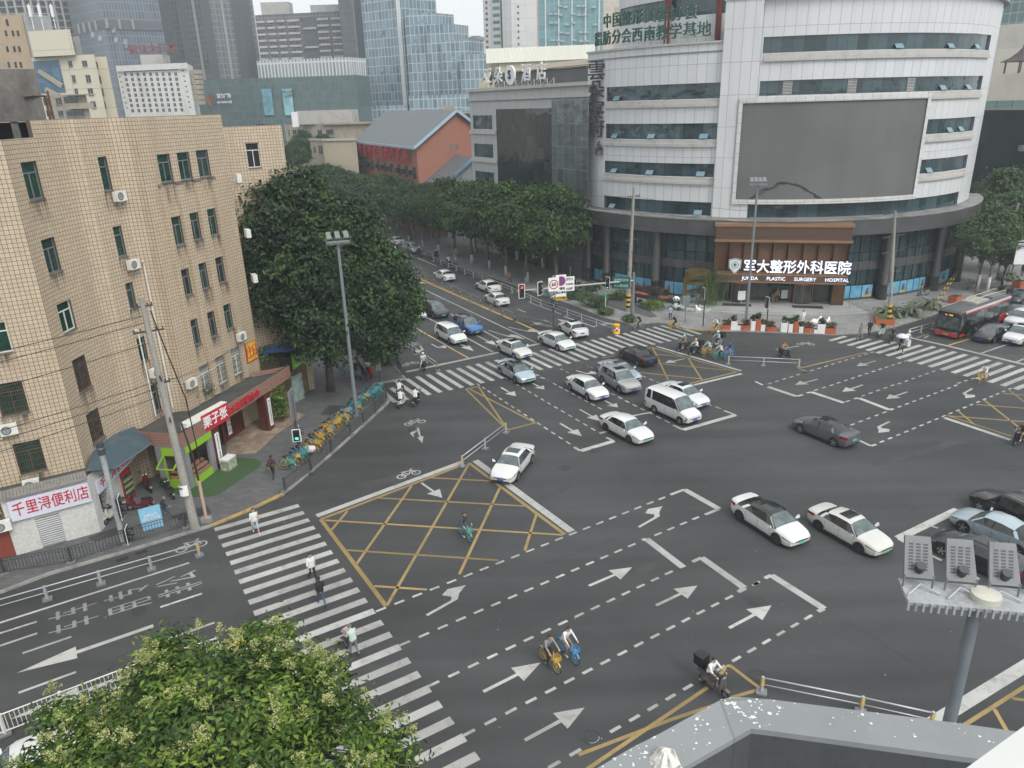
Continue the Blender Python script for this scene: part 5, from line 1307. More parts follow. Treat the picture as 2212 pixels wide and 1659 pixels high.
 # cream building with blue glass
r,P=tower('cream_building','cream rendered building with slanted blue glass front',[(80,163),(216,158)],180,zy(130,121,160),m_cream,16,cat='building',ops=())
def T00(x0,y0,x1,y1):return(x0/4,y0/4,x1/4,y1/4)
def winbox(P,rects,parent,m=m_gl,th=.12,name='window',fr=m_al):
 for o_ in wrects(P,rects):
  S=0
  for a,b in zip(P,P[1:]):
   L=(b-a).length;mid=(o_[0]+o_[1])/2
   if S<=mid<=S+L or b is P[-1]:
    p,q=a.lerp(b,(o_[0]-S)/L),a.lerp(b,(o_[1]-S)/L);n=Vector(((b-a).y,-(b-a).x)).normalized()
    f=M();f.face([(*(p+n*.02),o_[2]),(*(q+n*.02),o_[2]),(*(q+n*.02),o_[3]),(*(p+n*.02),o_[3])],0)
    k=th;c_=(p+q)/2
    for u0_,u1_,z0_,z1_ in((p,q,o_[2]-k,o_[2]),(p,q,o_[3],o_[3]+k)):f.bar(u0_+n*.06,u1_+n*.06,th,z1_-z0_,1,z0_)
    f.bar(c_+n*.04-(q-p).normalized()*.06,c_+n*.04+(q-p).normalized()*.06,.06,o_[3]-o_[2],1,o_[2])
    f.build(name,[m,fr],parent,world=True);break
   S+=L
winbox(P,[T00(*q)for q in[(587,530,630,575),(707,530,758,570),(617,655,660,710),(737,653,790,708),(642,770,682,825),(757,767,812,824),(782,880,836,935)]],r)
f=M()
for o_ in wrects(P,[T00(283,530,572,800)]):
 a,b=P[0].lerp(P[1],o_[0]/(P[1]-P[0]).length),P[0].lerp(P[1],o_[1]/(P[1]-P[0]).length);n=Vector(((b-a).y,-(b-a).x)).normalized()
 f.face([(*(a+n*.05),o_[2]),(*(b+n*.05),o_[2]),(*(b+n*.05),o_[3]),(*(a+n*.05),o_[3])],0,[(0,0),(14,0),(14,12),(0,12)])
 f.build('glass_front',gridmat('blue_front',(.03,.1,.18),(.07,.17,.26),(.04,.08,.12),1.6,1.9,.06,0,.1,spec=.6,wob=.4),r,world=True)
 L_=(b-a).length;d=(b-a).normalized();H_=o_[3]-o_[2]
 for s0,z0_,s1,z1_ in((.2,.7,.95,.2),(0.,.33,.0001,.33),(.3,.12,.75,-.1)):
  f=M();f.beam(v3(a+d*L_*s0+n*.3,o_[2]+H_*z0_),v3(a+d*L_*s1+n*.3,o_[2]+H_*z1_),.5,.8);f.build('slant_beam',m_cream,r,world=True)if s1>.1 else None
tower('','',[(216.2,160.5),(241,160)],180,zy(215,122.5,160),m_cream,14,par=r,pname='side_block')
Pq=[Vector((at(216.2,180,160.5).x,160.5)),Vector((at(241,180,160).x,160))]
winbox(Pq,[T00(*q)for q in[(826,540,850,582),(852,660,880,715),(876,770,902,826),(896,880,920,935)]],r)
tower('','',[(86,160.5),(176,158.5)],180,zy(100,66,160),m_cream,10,zy(130,121,160),par=r,pname='roof_box');tower('','',[(178,162),(192,162)],180,zy(150,77,160),MATS['grey_render'],8,zy(130,121,160),par=r,pname='stair_head')
# shabby balconied flats
r,P=tower('old_flats','shabby old flats with enclosed balconies below the cream building',[(100,122),(191,118)],230,zy(140,205,120),m_beige,12,cat='building')
winbox(P,[T00(*q)for q in[(370,852,430,905),(478,850,540,900),(548,840,680,895),(398,960,455,1000),(500,962,552,1000),(570,962,730,1000)]],r)
f=M();a,b=P[0].lerp(P[1],.55),P[1]+Vector((1.2,0));f.bar(a+Vector((0,-.6)),b+Vector((0,-.6)),1.4,.15,0,zy(140,207,119));f.bar(a+Vector((0,-.8)),b+Vector((0,-.8)),.12,.8,0,zy(140,236,119));f.bar(a+Vector((0,-.5)),b+Vector((0,-.5)),1.,.12,0,zy(140,236,119));f.build('balcony',m_beige,r,world=True)
# dark glass towers
r,P=tower('dark_glass_tower','dark blue glass office tower with a recessed belt floor',[(163,445),(232,420),(357,436)],90,155,m_dglass,40)
f=M();zb=zy(230,52,420);f.wall([tuple(p*.9985)for p in P],zb-2.2,zb+2.2,[],.1,0);f.build('belt_floor',mat('belt_grey',(.075,.085,.095),.6),r,world=True)
for x in(168,180,193,206,231,258,287):
 f=M();a=Vector((at(x,50,443-max(0,x-160)*.36 if x<232 else 420+(x-232)*.13).x,(443-max(0,x-160)*.36 if x<232 else 420+(x-232)*.13)))*.997;f.bar(a-Vector((.5,0)),a+Vector((.5,0)),.8,4.4,0,zb-2.2);f.build('belt_pier',mat('belt_pier_grey',(.25,.26,.27),.6),r,world=True)
for x,y in((233,57),(247,67),(252,88),(272,92),(202,76),(218,84),(275,100)):
 f=M();h=hit(P,(x,y));n=Vector((.2,-.98));p=h[2]+n*.3;f.hexa([(p.x-.9,p.y-1.2,h[1]-.9),(p.x+.9,p.y-1.2,h[1]-.9),(p.x+.9,p.y-1.1,h[1]-.9),(p.x-.9,p.y-1.1,h[1]-.9),(p.x-.9,p.y,h[1]+1.6),(p.x+.9,p.y,h[1]+1.6),(p.x+.9,p.y+.1,h[1]+1.6),(p.x-.9,p.y+.1,h[1]+1.6)]);f.build('open_sash',mat('sash_pale',(.22,.25,.27),.4),r,world=True)
r,P=tower('ribbed_tower','tall dark residential tower with black vertical ribs',[(337,478),(466,455),(556,470)],80,170,m_rdark,40)
for x,wd in((345,8),(372,9),(402,5),(455,6),(521,6),(540,4),(428,1.2),(489,1.2)):
 h=hit(P,(x,80));n=h[2].normalized()*-1;d=Vector((-n.y,n.x));f=M();f.bar(h[2]+n*.8-d*wd/2,h[2]+n*.8+d*wd/2,1.8,170,0,0);f.build('rib',mat('rib_black',(.035,.042,.052),.5)if wd>2 else mat('belt_pier_grey',(.25,.26,.27)),r,world=True)
 # white hotel with square windows
zt_=zy(330,141,260)
r,P=tower('white_hotel','white hotel block with a grid of small square windows',[(259,262),(413,256),(424,272)],190,zt_,m_whtc,16,cat='building')
rc=[]
for i in range(9):
 for j in range(8):
  u_,v_=i/8,j/7
  x=(1083+(1518-1083)*u_)*(1-v_)+(1147+(1572-1147)*u_)*v_;y=(643-3*u_)*(1-v_)+(957-8*u_)*v_
  rc.append(T00(x-13.5,y-13.5,x+13.5,y+13.5))
for j in range(8):
 rc.append(T00(1017+10.5*j,612+45*j,1032+10.5*j,623+45*j));rc.append(T00(1572+9*j,606+45*j,1588+9*j,617+45*j))
winbox(P,rc,r,mat('hotel_window',(.05,.055,.06),.2,var=.4,scale=.4),.03,fr=mat('hotel_window_edge',(.3,.29,.27),.7))
winbox(P,[T00(1062,585,1538,603)],r,mat('hotel_band',(.06,.09,.13),.2),.05)
f=M();f.wall([tuple(p*.997)for p in P[:2]],zt_-1.5,zt_+.2,[],.2,0);f.build('parapet',m_whtc,r,world=True)
q0,q1=at(303,125,262),at(350,125,262);f=M();f.box(q0.x,262,zt_-.5,q1.x,268,zy(325,118,262));f.build('roof_house',stained('roof_house_grey',(.42,.41,.38),(.25,.24,.22),.4),r,world=True)
text('lettering','锦江大酒店',3.2,mat('hazy_sign_red',(.17,.06,.07),.6),at(330,107,263),(1,0,0),Z3,r,.3,.08)  # distance haze put into the colour: the red is dulled
f=M();[f.tube([(at(x,107,263).x,263.2,zy(325,118,262)),(at(x,107,263).x,263.2,at(x,107,263).z+1.5)],.12,4)for x in(316,330,345)];f.build('sign_lattice',m_rust,r,world=True)
for i in range(7):
 f=M();p=at(414+i*1.2,160+i*11,259);f.box(p.x,258,p.z,p.x+2.4,262,p.z+1.2);f.build('balcony',m_beige,r,world=True)
 # shopping mall in green mesh
r,P=tower('shopping_mall','wide shopping mall wrapped in green mesh glass with white upper ribs',[(420,300),(560,288),(770,284),(800,298)],200,zy(640,166,286),m_mall,24,cat='mall')
tower('','',[(556,296),(755,291),(792,300)],145,zy(660,127,293),m_rib,18,zy(640,166,286)-6,par=r,pname='upper_storey')
tower('','',[(415,302),(553,296)],180,zy(480,171,300),m_mall,10,zy(640,190,286),par=r,pname='side_wing')
for x0,x1,nm in((569,590,0),(613,634,1)):
 f=M();a,b=hit(P,(x0,220)),hit(P,(x1,220));za,zb=hit(P,(x0,249))[1],hit(P,(x0,192))[1];n=Vector((0,-.6))
 f.face([(*(a[2]+n),za),(*(b[2]+n),za),(*(b[2]+n),zb),(*(a[2]+n),zb)]);f.build('poster',mat('mall_poster_%s'%'ab'[nm],(.2,.4,.44)if nm else(.12,.3,.36),.5,var=.5,scale=.25),r,world=True)
h=hit(P,(625,203));text('lettering','PACIFIC\nCOFFEE',1.3,m_blk,v3(h[2]+Vector((0,-.75)),h[1]),(1,-.04,0),Z3,r,.05)
h=hit(P,(487,209));u_=v3((P[1]-P[0]).normalized());n=Vector((u_.y,-u_.x))
text('lettering','富力广场',1.75,mat('mall_letter',(.62,.66,.7),.5,var=0),v3(h[2]+n*.8,h[1]+.2),u_,Z3,r,.3,.03,sx=.95)
h2=hit(P,(488,221));text('lettering','R&F PLAZA 1 期',.95,mat('mall_letter',(.62,.66,.7),.5),v3(h2[2]+n*.8,h2[1]),u_,Z3,r,.3,.02)
h3=hit(P,(456,215));f=M();c0=v3(h3[2]+n*.9,h3[1])
for pts_,mi in(([(-3.6,.2),(-1.5,-2.8),(.6,-4.2),(1.6,-3.2),(-.4,-1.8),(-2.4,.6)],0),([(-1.2,2.2),(1.5,3.2),(3.6,.6),(1.4,-2.6),(.4,-1.8),(1.8,.5),(1.,1.8)],1),([(-1.8,.6),(.2,-2.4),(1.,-1.6),(-.6,.6),(.8,1.6),(.2,2.2)],0)):
 f.face([c0+u_*x*.58+Z3*z*.58 for x,z in pts_],mi);f.face([c0+u_*x*.58+Z3*z*.58 for x,z in pts_[::-1]],mi)
f.build('logo',[mat('logo_orange',(.62,.22,.05),.5),mat('logo_deep',(.45,.1,.06),.5)],r,world=True)
# apartment slab
zt_=zy(600,29,435)
r,P=tower('apartment_slab','long grey apartment slab with rows of pale balconies',[(556,440),(655,436),(750,432)],75,zt_,gridmat('slab_windows',(.045,.05,.06),(.11,.115,.125),(.22,.215,.21),1.9,3.05,.2,0,.5),18,cat='building')
L_=(P[1]-P[0]).length
for k in range(15):
 for i,(s0,s1,sg_)in enumerate(((.03,.2,0),(.26,.42,0),(.48,.64,0),(.7,.95,0),(.36,.62,1),(.68,.96,1))):
  A,B=(P[0],P[1])if sg_==0 else(P[1],P[2]);a,b=A.lerp(B,s0),A.lerp(B,s1);z=zt_-4-k*3.05
  f=M();f.bar(a+Vector((0,-.7)),b+Vector((0,-.7)),1.4,1.05,0,z);f.build('balcony',mat('balcony_pale',(.42,.42,.41),.8,var=.2,scale=.3),r,world=True)
a,b=P[1].lerp(P[2],.03),P[1].lerp(P[2],.33);f=M();f.bar(a+Vector((0,-.3)),b+Vector((0,-.3)),.6,52,0,zt_-54);f.build('gap_shade_strip',mat('gap_shade_grey',(.09,.095,.105),.8),r,world=True)  # dark strip on the wall, painted in place of a shaded recess
for k in range(6):f=M();f.bar(a+Vector((0,-.9)),b+Vector((0,-.9)),.9,.9,0,zt_-8-k*9.1);f.build('gap_beam',mat('balcony_pale',(.42,.42,.41)),r,world=True)
f=M();p=at(592,18,442);f.box(p.x-7,442,zt_-1,p.x+8,450,p.z+3);f.build('roof_house',MATS['roof_house_grey'],r,world=True)
f=M();p=at(688,12,438);f.box(p.x-4,436,zt_-1,p.x+16,446,zt_+3.6);f.build('roof_house',MATS['balcony_pale'],r,world=True)
# grey slender tower
r,P=tower('grey_tower','slender grey tower with a dark vertical strip beside the glass tower',[(738,418),(766,408),(806,414)],80,135,gridmat('grey_tower_skin',(.15,.165,.18),(.19,.205,.22),(.1,.11,.12),2.2,3.1,.14,0,.6),20)
h=hit(P,(776,80));f=M();f.bar(h[2]+Vector((-2,-.4)),h[2]+Vector((3,-.3)),.8,135,0,0);f.build('window_strip',mat('strip_dark',(.04,.045,.055),.4),r,world=True)
# stepped blue glass tower
r,P=tower('stepped_glass_tower','pale blue glass tower stepping down in terraces',[(790,330),(876,318),(948,328)],120,140,m_bglass,26)
for i,(x0,x1,y,Y)in enumerate(((880,984,29,314),(924,1014,53,311),(955,1046,86,308),(994,1104,117,304))):
 rr,PP=tower('','',[(x0,Y),((x0+x1)/2+12,Y-2),(x1,Y+6)],120,zy((x0+x1)/2,y,Y),m_bglass,22,par=r,pname='terrace_block')
tower('','',[(785,300),(880,297),(884,299)],235,zy(830,228,298),m_bglass,14,par=r,pname='podium');tower('','',[(884,296),(1025,294)],215,zy(950,205,295),m_bglass,14,par=r,pname='podium')
f=M();h=hit(P,(868,120));f.bar(h[2]+Vector((-.8,-.5)),h[2]+Vector((.8,-.5)),.6,140,0,0);f.build('corner_fin',mat('fin_white',(.5,.54,.56),.5),r,world=True)
random.seed(3)
PB=[Vector((at(x,120,Y).x,Y))for x,Y in((790,330),(876,318))]
for k in range(22):
 x,y=random.choice([(random.choice((822,826,830)),random.uniform(20,200)),(random.uniform(890,915),random.uniform(45,110)),(random.uniform(930,1015),random.uniform(120,170))])
 Y=312 if x<870 else(308 if x<930 else 302)
 p=at(x,y,Y if x>870 else hit(PB,(x,y))[2].y-.3);f=M();f.hexa([(p.x-.6,p.y-.5,p.z-.6),(p.x+.6,p.y-.5,p.z-.6),(p.x+.6,p.y-.4,p.z-.6),(p.x-.6,p.y-.4,p.z-.6),(p.x-.6,p.y,p.z+.7),(p.x+.6,p.y,p.z+.7),(p.x+.6,p.y+.1,p.z+.7),(p.x-.6,p.y+.1,p.z+.7)]);f.build('open_sash',mat('sash_blue',(.12,.18,.22),.3),r,world=True)
rt_=thing('round_tower','small distant round tower between the terraces and the white tower','tower',(at(1028,80,620).x,620,0));f=M();z=zy(1028,78,620);f.lathe([(5,0),(5,z-3),(7,z-3),(7,z-1),(4,z-1),(4,z)],20,(rt_.location.x,620,0));f.build('wall',gridmat('banded_grey',(.3,.32,.33),(.34,.36,.37),(.16,.18,.19),90,3,.8,0),rt_,world=True)
# white tower with teal strip, teal tower
r,P=tower('white_tower','white tower with a teal glass strip up its face',[(1046,435),(1106,430),(1160,436)],90,140,gridmat('white_tower_skin',(.56,.56,.55),(.6,.6,.59),(.44,.44,.43),6,6.6,.12,0,.7),20)
for x0,x1,nm,m_ in((1063,1081,'glass_strip',gridmat('teal_strip',(.04,.13,.125),(.08,.19,.18),(.5,.5,.49),9,3.3,.9,0,.15)),(1083,1086,'dark_joint',m_dk)):
 a,b=hit(P,(x0,90))[2],hit(P,(x1,90))[2];f=M();f.wall([tuple(a+Vector((0,-.3))),tuple(b+Vector((0,-.3)))],40,140,[],.1,0);f.build(nm,m_,r,world=True)
winbox(P,[(1048+k*.3,3+k*12.1,1053+k*.3,8+k*12.1)for k in range(9)]+[(1117+k*.2,12+k*13.5,1121+k*.2,17+k*13.5)for k in range(7)],r,m_dk,.03)
r,P=tower('teal_tower','tower of bright teal glass between two beige bays',[(1160,300),(1301,292),(1350,296),(1380,306)],60,120,gridmat('beige_tile',(.42,.38,.33),(.46,.42,.37),(.35,.32,.28),1.2,1.2,.03,0,.7),20)
a,b=hit(P,(1165,60))[2],hit(P,(1302,60))[2];f=M();f.wall([tuple(a+Vector((0,-.4))),tuple(b+Vector((0,-.4)))],25,118,[],.1,0);f.build('glazing',m_tglass,r,world=True)
for i in range(5):k=a.lerp(b,.1+i*.21);f=M();f.bar(k+Vector((-.25,-.5)),k+Vector((.25,-.5)),.4,93,0,25);f.build('fin',mat('fin_white',(.5,.54,.56)),r,world=True)
for j in range(5):
 for i,x in enumerate((1188,1210,1222,1236,1262,1283,1200,1250)):
  if(i+j)%3:
   p=at(x+j*1.5,11+j*19+(i%3)*2,294.);Y=hit([a,b],(x+j*1.5,60))[2].y-.5;p=at(x+j*1.5,11+j*19+(i%3)*2,Y);f=M();f.hexa([(p.x-.8,p.y-.5,p.z-.35),(p.x+.8,p.y-.5,p.z-.35),(p.x+.8,p.y-.4,p.z-.35),(p.x-.8,p.y-.4,p.z-.35),(p.x-.8,p.y,p.z+.35),(p.x+.8,p.y,p.z+.35),(p.x+.8,p.y+.1,p.z+.35),(p.x-.8,p.y+.1,p.z+.35)]);f.build('open_sash',mat('sash_pale',(.42,.46,.48)),r,world=True)
for j in range(6):
 p=at(1322,20+j*19.5,294.5);f=M();f.box(p.x-4.5,p.y-.5,p.z-1,p.x+4.5,p.y+.3,p.z+.6);f.build('bay_ledge',MATS['beige_tile'],r,world=True)
 # cream hall with pale metal roof, palms
zt_=zy(1170,131,152)
r,P=tower('cream_hall','cream panelled hall with pale metal roof and a dark window strip',[(1078,156),(1285,150)],150,zt_,gridmat('cream_panel',(.58,.55,.4),(.62,.59,.44),(.44,.42,.3),1.3,9,.06,0,.6),3,cat='building')
f=M();az=Vector((at(1285,150,150).x,150));al=Vector((at(1050,130,156).x,156));f.face([(*(al),zt_),(*az,zt_),(*(az*1.16),zt_+4.),(*(al*1.14),zt_+4.)],0,[(0,0),(30,0),(30,20),(0,20)]);f.build('metal_roof',gridmat('pale_metal_roof',(.5,.49,.42),(.54,.53,.46),(.36,.35,.3),1.,90,.05,0,.5),r,world=True)
winbox(P,[(1091,151,1117,161),(1122,151,1145,160),(1151,150,1178,159),(1183,149,1208,157)],r,m_dk,.05)
tower('','',[(1036,158),(1080,155)],175,zy(1060,170,156),MATS['cream_panel'],3,par=r,pname='low_wing');tower('','',[(1052,166),(1110,163)],150,zy(1080,134,164),MATS['cream_panel'],4,par=r,pname='end_gable')
def palm(x,y,Y,h,lab,crown=1.6):
 base=at(x,y,Y);r=thing('palm_tree',lab,'palm',(base.x,Y,base.z-h),0,'palms behind the grey hotel')
 f=M();f.tube([(0,0,0),(.05,0,h*.6),(0,0,h)],[.28,.25,.22],7);f.build('trunk',mat('palm_trunk',(.055,.045,.035),.9,var=.3),r)
 f=M()
 for i in range(26):
  th=i*2.399;up_=random.uniform(-.2,.9);P=[]
  for k in range(6):
   q=k/5;P.append(Vector((math.cos(th)*crown*q,math.sin(th)*crown*q,h+crown*(up_*q-.75*q*q))))
  sd2=Vector((-math.sin(th),math.cos(th),0))*.14
  for k in range(5):
   f.face([P[k]-sd2,P[k+1]-sd2*.8,P[k+1]+sd2*.8-Z3*.03,P[k]+sd2-Z3*.03])
 f.build('crown',mat('palm_leaf',(.02,.032,.02),.6,var=.4),r);return r
palm(1060,159,153,2.,'dark palm in front of the cream low wing',1.9);palm(1111,156,148,2.2,'dark palm against the cream hall window strip',1.8)
# old low flats behind the street trees
r,P=tower('low_flats','weathered beige low flats behind the street trees with dark window openings',[(618,212),(700,205),(900,200)],300,zy(700,268,205),m_beige,20,cat='building')
winbox(P,[(x,281,x+9,290)for x in(632,686,704,784)]+[(x,280,x+15,290)for x in(642,706,784,806)]+[(633,302,643,312),(622,281,626,292)],r)
f=M();p=at(700,268,204);f.box(at(642,250,206).x,206,p.z,at(762,250,206).x,214,zy(700,238,206));f.build('roof_shed',stained('shed_grey',(.38,.37,.35),(.22,.21,.2),.5),r,world=True)
f=M();f.box(at(630,255,203).x,203,p.z-.5,at(643,255,203).x,203.6,zy(630,242,203));f.build('white_panel',m_wht,r,world=True)
f=M();f.bar(P[1]+Vector((0,-.4)),P[2]+Vector((0,-.4)),.8,.5,0,p.z-.2);f.build('eave',m_beige,r,world=True)
r,P=tower('low_flats','grey weathered flats with cluttered roofs between the glass tower and the hotel',[(885,196),(1030,190)],260,zy(950,243,193),m_beige,16,cat='building')
winbox(P,[(x,252,x+13,262)for x in(938,960,984,1003)]+[(x,269,x+8,276)for x in(995,1010)],r);f=M();f.bar(P[0]+Vector((0,-.8)),P[1]+Vector((0,-.8)),1.6,.3,0,zy(950,247,192));f.build('eave',stained('shed_grey',(.38,.37,.35),(.22,.21,.2),.5),r,world=True)
f=M();f.box(at(954,232,192).x,192,zy(950,243,193),at(978,232,192).x,196,zy(966,228,192));f.build('roof_house',m_beige,r,world=True)
r,P=tower('low_house','pale low house with a small window canopy behind the street trees',[(672,186),(700,180),(772,178)],330,zy(720,304,180),stained('pale_ochre',(.4,.35,.26),(.28,.24,.19),.3),12,cat='building')
winbox(P,[(677,317,683,330),(688,315,698,332)],r);f=M();f.bar(P[0]+Vector((0,-.1)),P[1]+Vector((0,-.1)),.4,.5,0,zy(720,304,180));f.bar(P[1]+Vector((0,-.1)),P[2]+Vector((0,-.1)),.4,.5,0,zy(720,304,180));f.build('coping',m_sill,r,world=True)
# buildings at the far side of street B
r,P=tower('dark_glass_block','low dark glass block behind the trees beside the round hospital',[(2068,128),(2350,110)],330,zy(2160,238,122),gridmat('dark_block_glass',(.018,.026,.026),(.04,.052,.052),(.03,.04,.04),2.2,3.2,.06,0,.12,spec=.5),20,cat='building')
f=M();f.box(at(2145,300,126).x,117,zy(2165,325,120),at(2185,300,120).x,118,zy(2165,313,120));f.build('vent_panel',m_gray,r,world=True)
r,P=tower('cream_terrace','cream stepped building with a small roof pavilion seen past the round hospital',[(2080,178),(2400,160)],180,zy(2170,160,172),stained('cream_wall',(.56,.53,.46),(.42,.4,.35),.2),24,cat='building')
f=M();a,b=hit(P,(2118,228))[2],hit(P,(2300,228))[2];f.wall([tuple(a*.998),tuple(b*.998)],zy(2150,236,172),zy(2150,218,172),[],.1,0);f.build('glass_strip',gridmat('green_strip',(.1,.2,.19),(.18,.28,.27),(.08,.1,.1),3,9,.1,0,.1),r,world=True)
tower('','',[(2090,190),(2400,172)],120,zy(2180,105,184),MATS['cream_wall'],18,zy(2170,160,172),par=r,pname='upper_storey');tower('','',[(2095,196),(2400,178)],60,zy(2180,52,190),stained('cream_ribbed',(.5,.48,.42),(.38,.36,.32),.5),12,zy(2170,110,172),par=r,pname='vaulted_roof')
pv=thing('roof_pavilion','small dark tiled pavilion on the cream terrace','pavilion',(at(2200,160,166).x,166,zy(2170,160,172)))
f=M();f.lathe([(4.2,2.2),(2.4,3.),(1.,4.),(.15,4.9),(.1,5.6)],6,(0,0,0));f.build('roof',mat('pavilion_roof',(.045,.035,.032),.8),pv)
for i in range(6):f=M();a=i*1.047;f.tube([(3*math.cos(a),3*math.sin(a),0),(3*math.cos(a),3*math.sin(a),2.3)],.14,6);f.build('post',mat('pavilion_post',(.09,.03,.025),.7),pv)
tower('green_glass_tower','green glass tower at the top corner behind the round hospital',[(2130,300),(2400,270)],60,110,gridmat('green_tower_glass',(.04,.11,.1),(.09,.18,.165),(.3,.36,.35),2.4,3.3,.12,0,.12),20)
# thin city air
hz=M();hz.box(-300,-45,-2,380,680,185);hzo=hz.build('haze',bpy.data.materials.new('haze'));hzo['kind']='stuff'
hm=MATS['haze']=hzo.data.materials[0];hm.use_nodes=True;hm.node_tree.nodes.clear()
pvn=hm.node_tree.nodes.new('ShaderNodeVolumePrincipled');ho=hm.node_tree.nodes.new('ShaderNodeOutputMaterial')
pvn.inputs['Color'].default_value=(.86,.93,1.,1);pvn.inputs['Density'].default_value=.0006;pvn.inputs['Anisotropy'].default_value=.2
hm.node_tree.links.new(pvn.outputs[0],ho.inputs['Volume'])
# ================================================================== trees, shrubs and planting
import numpy as np
def leafmesh(name,P,N,L,W,rng,mats=None,fold=.25,mi=None):
 """many separate leaves as folded diamonds: base, two sides, tip"""
 n=len(P)
 N=N/np.maximum(np.linalg.norm(N,axis=1,keepdims=True),1e-6)
 a=rng.normal(size=(n,3));T=a-N*(a*N).sum(1,keepdims=True);T/=np.maximum(np.linalg.norm(T,axis=1,keepdims=True),1e-6)
 B=np.cross(N,T)
 L=L[:,None];W=W[:,None]
 base=P-T*L*.5;tip=P+T*L*.5-N*L*.18
 s1=P+B*W*.5+N*W*fold*.5-T*L*.06;s2=P-B*W*.5+N*W*fold*.5-T*L*.06
 V=np.stack([base,s1,tip,s2],1).reshape(-1,3)
 me=bpy.data.meshes.new(name)
 me.vertices.add(4*n);me.vertices.foreach_set('co',V.astype(np.float32).ravel())
 me.loops.add(6*n);me.polygons.add(2*n)
 k=np.arange(n)*4
 idx=np.stack([k,k+1,k+2,k,k+2,k+3],1).ravel()
 me.loops.foreach_set('vertex_index',idx.astype(np.int32))
 me.polygons.foreach_set('loop_start',(np.arange(2*n)*3).astype(np.int32))
 if mi is not None:me.polygons.foreach_set('material_index',np.repeat(mi,2).astype(np.int32))
 me.update(calc_edges=True)
 return me
def crownpts(lobes,nclump,nleaf,cr,rng,up=.35,inner=.25):
 """leaf places: clumps spread over the shells of several ellipsoid lobes, some inside"""
 lob=np.array(lobes,float);vol=lob[:,3]*lob[:,4]*lob[:,5];pr=vol**.75;pr/=pr.sum()
 P,N=[],[]
 while len(P)<nclump:
  i=rng.choice(len(lob),p=pr);l=lob[i]
  d=rng.normal(size=3);d/=np.linalg.norm(d)
  if d[2]<-.55 and rng.random()<.6:continue
  rr=rng.uniform(.8,1.06)if rng.random()>inner else rng.uniform(.35,.8)
  p=l[:3]+d*l[3:6]*rr
  deep=False
  for j,m in enumerate(lob):
   if j!=i and(((p-m[:3])/m[3:6])**2).sum()<.45:deep=True;break
  if deep and rng.random()<.8:continue
  P.append(p);N.append(d)
 P,N=np.array(P),np.array(N)
 sz=rng.uniform(.6,1.35,size=len(P))
 off=rng.normal(size=(len(P),nleaf,3))*(cr*sz)[:,None,None]*.55
 off[...,2]*=.65
 L=(P[:,None]+off).reshape(-1,3)
 nn=(N[:,None]*.9+np.array([0,0,up])[None,None]+rng.normal(size=(len(P),nleaf,3))*.55).reshape(-1,3)
 return L,nn,P,N
m_bark=stained('bark',(.1,.085,.07),(.05,.045,.04),2.,.45,.65,.9,10,3)
m_lime=mat('trunk_whitewash',(.42,.42,.4),.85,var=.15)
m_lf_st=leafmat('street_leaf',(.01,.026,.009),(.025,.058,.016),(.075,.14,.03),.45)
m_lf_dk=leafmat('dark_leaf',(.007,.02,.009),(.016,.04,.016),(.062,.118,.03),.5)
m_lf_ft=leafmat('front_leaf',(.014,.038,.008),(.055,.112,.016),(.19,.28,.04),.9)
m_lf_gk=leafmat('pale_leaf',(.03,.06,.024),(.06,.11,.04),(.12,.19,.07),.5)
m_blos=leafmat('blossom',(.2,.24,.07),(.36,.4,.14),(.6,.58,.3),1.4,.3)
def limbs(f,h,lobes,r0_,rng,mi=0):
 top=Vector((0,0,h))
 f.tube([(0,0,0),(rng.normal()*.08,rng.normal()*.08,h*.5),tuple(top)],[r0_,r0_*.8,r0_*.62],8,mi)
 for l in lobes:
  e=Vector(l[:3]);m=top.lerp(e,.5)+Vector((rng.normal()*.3,rng.normal()*.3,.2));f.tube([top-Vector((0,0,.3)),m,e,e+(e-m)*.5],[r0_*.5,r0_*.3,r0_*.16,r0_*.05],5,mi)
  for k in range(3):
   q=e+Vector(rng.normal(size=3))*float(l[3])*.5;f.tube([m,(m+q)/2+Vector((0,0,.2)),q],[r0_*.2,r0_*.12,r0_*.04],4,mi)
def tree(name,label,lobes,h,r0_,ncl,nlf,cr,L,W,lm,seed,group=None,wash=0,fold=.25,inner=.25):
 rng=np.random.default_rng(seed)
 r=thing(name,label,'tree',group=group)
 P,N,cP,cN=crownpts(lobes,ncl,nlf,cr,rng,inner=inner)
 n=len(P)
 me=leafmesh('crown',P,N,rng.uniform(.7,1.3,n)*L,rng.uniform(.7,1.3,n)*W,rng,fold=fold);me.materials.append(lm)
 o=bpy.data.objects.new('crown',me);COL.objects.link(o);o.parent=r
 f=M();limbs(f,h,lobes,r0_,rng)
 if wash:f.tube([(0,0,0),(0,0,wash)],r0_*1.04,8,1)
 f.build('trunk',[m_bark,m_lime],r,smooth=True)
 return r,cP,cN
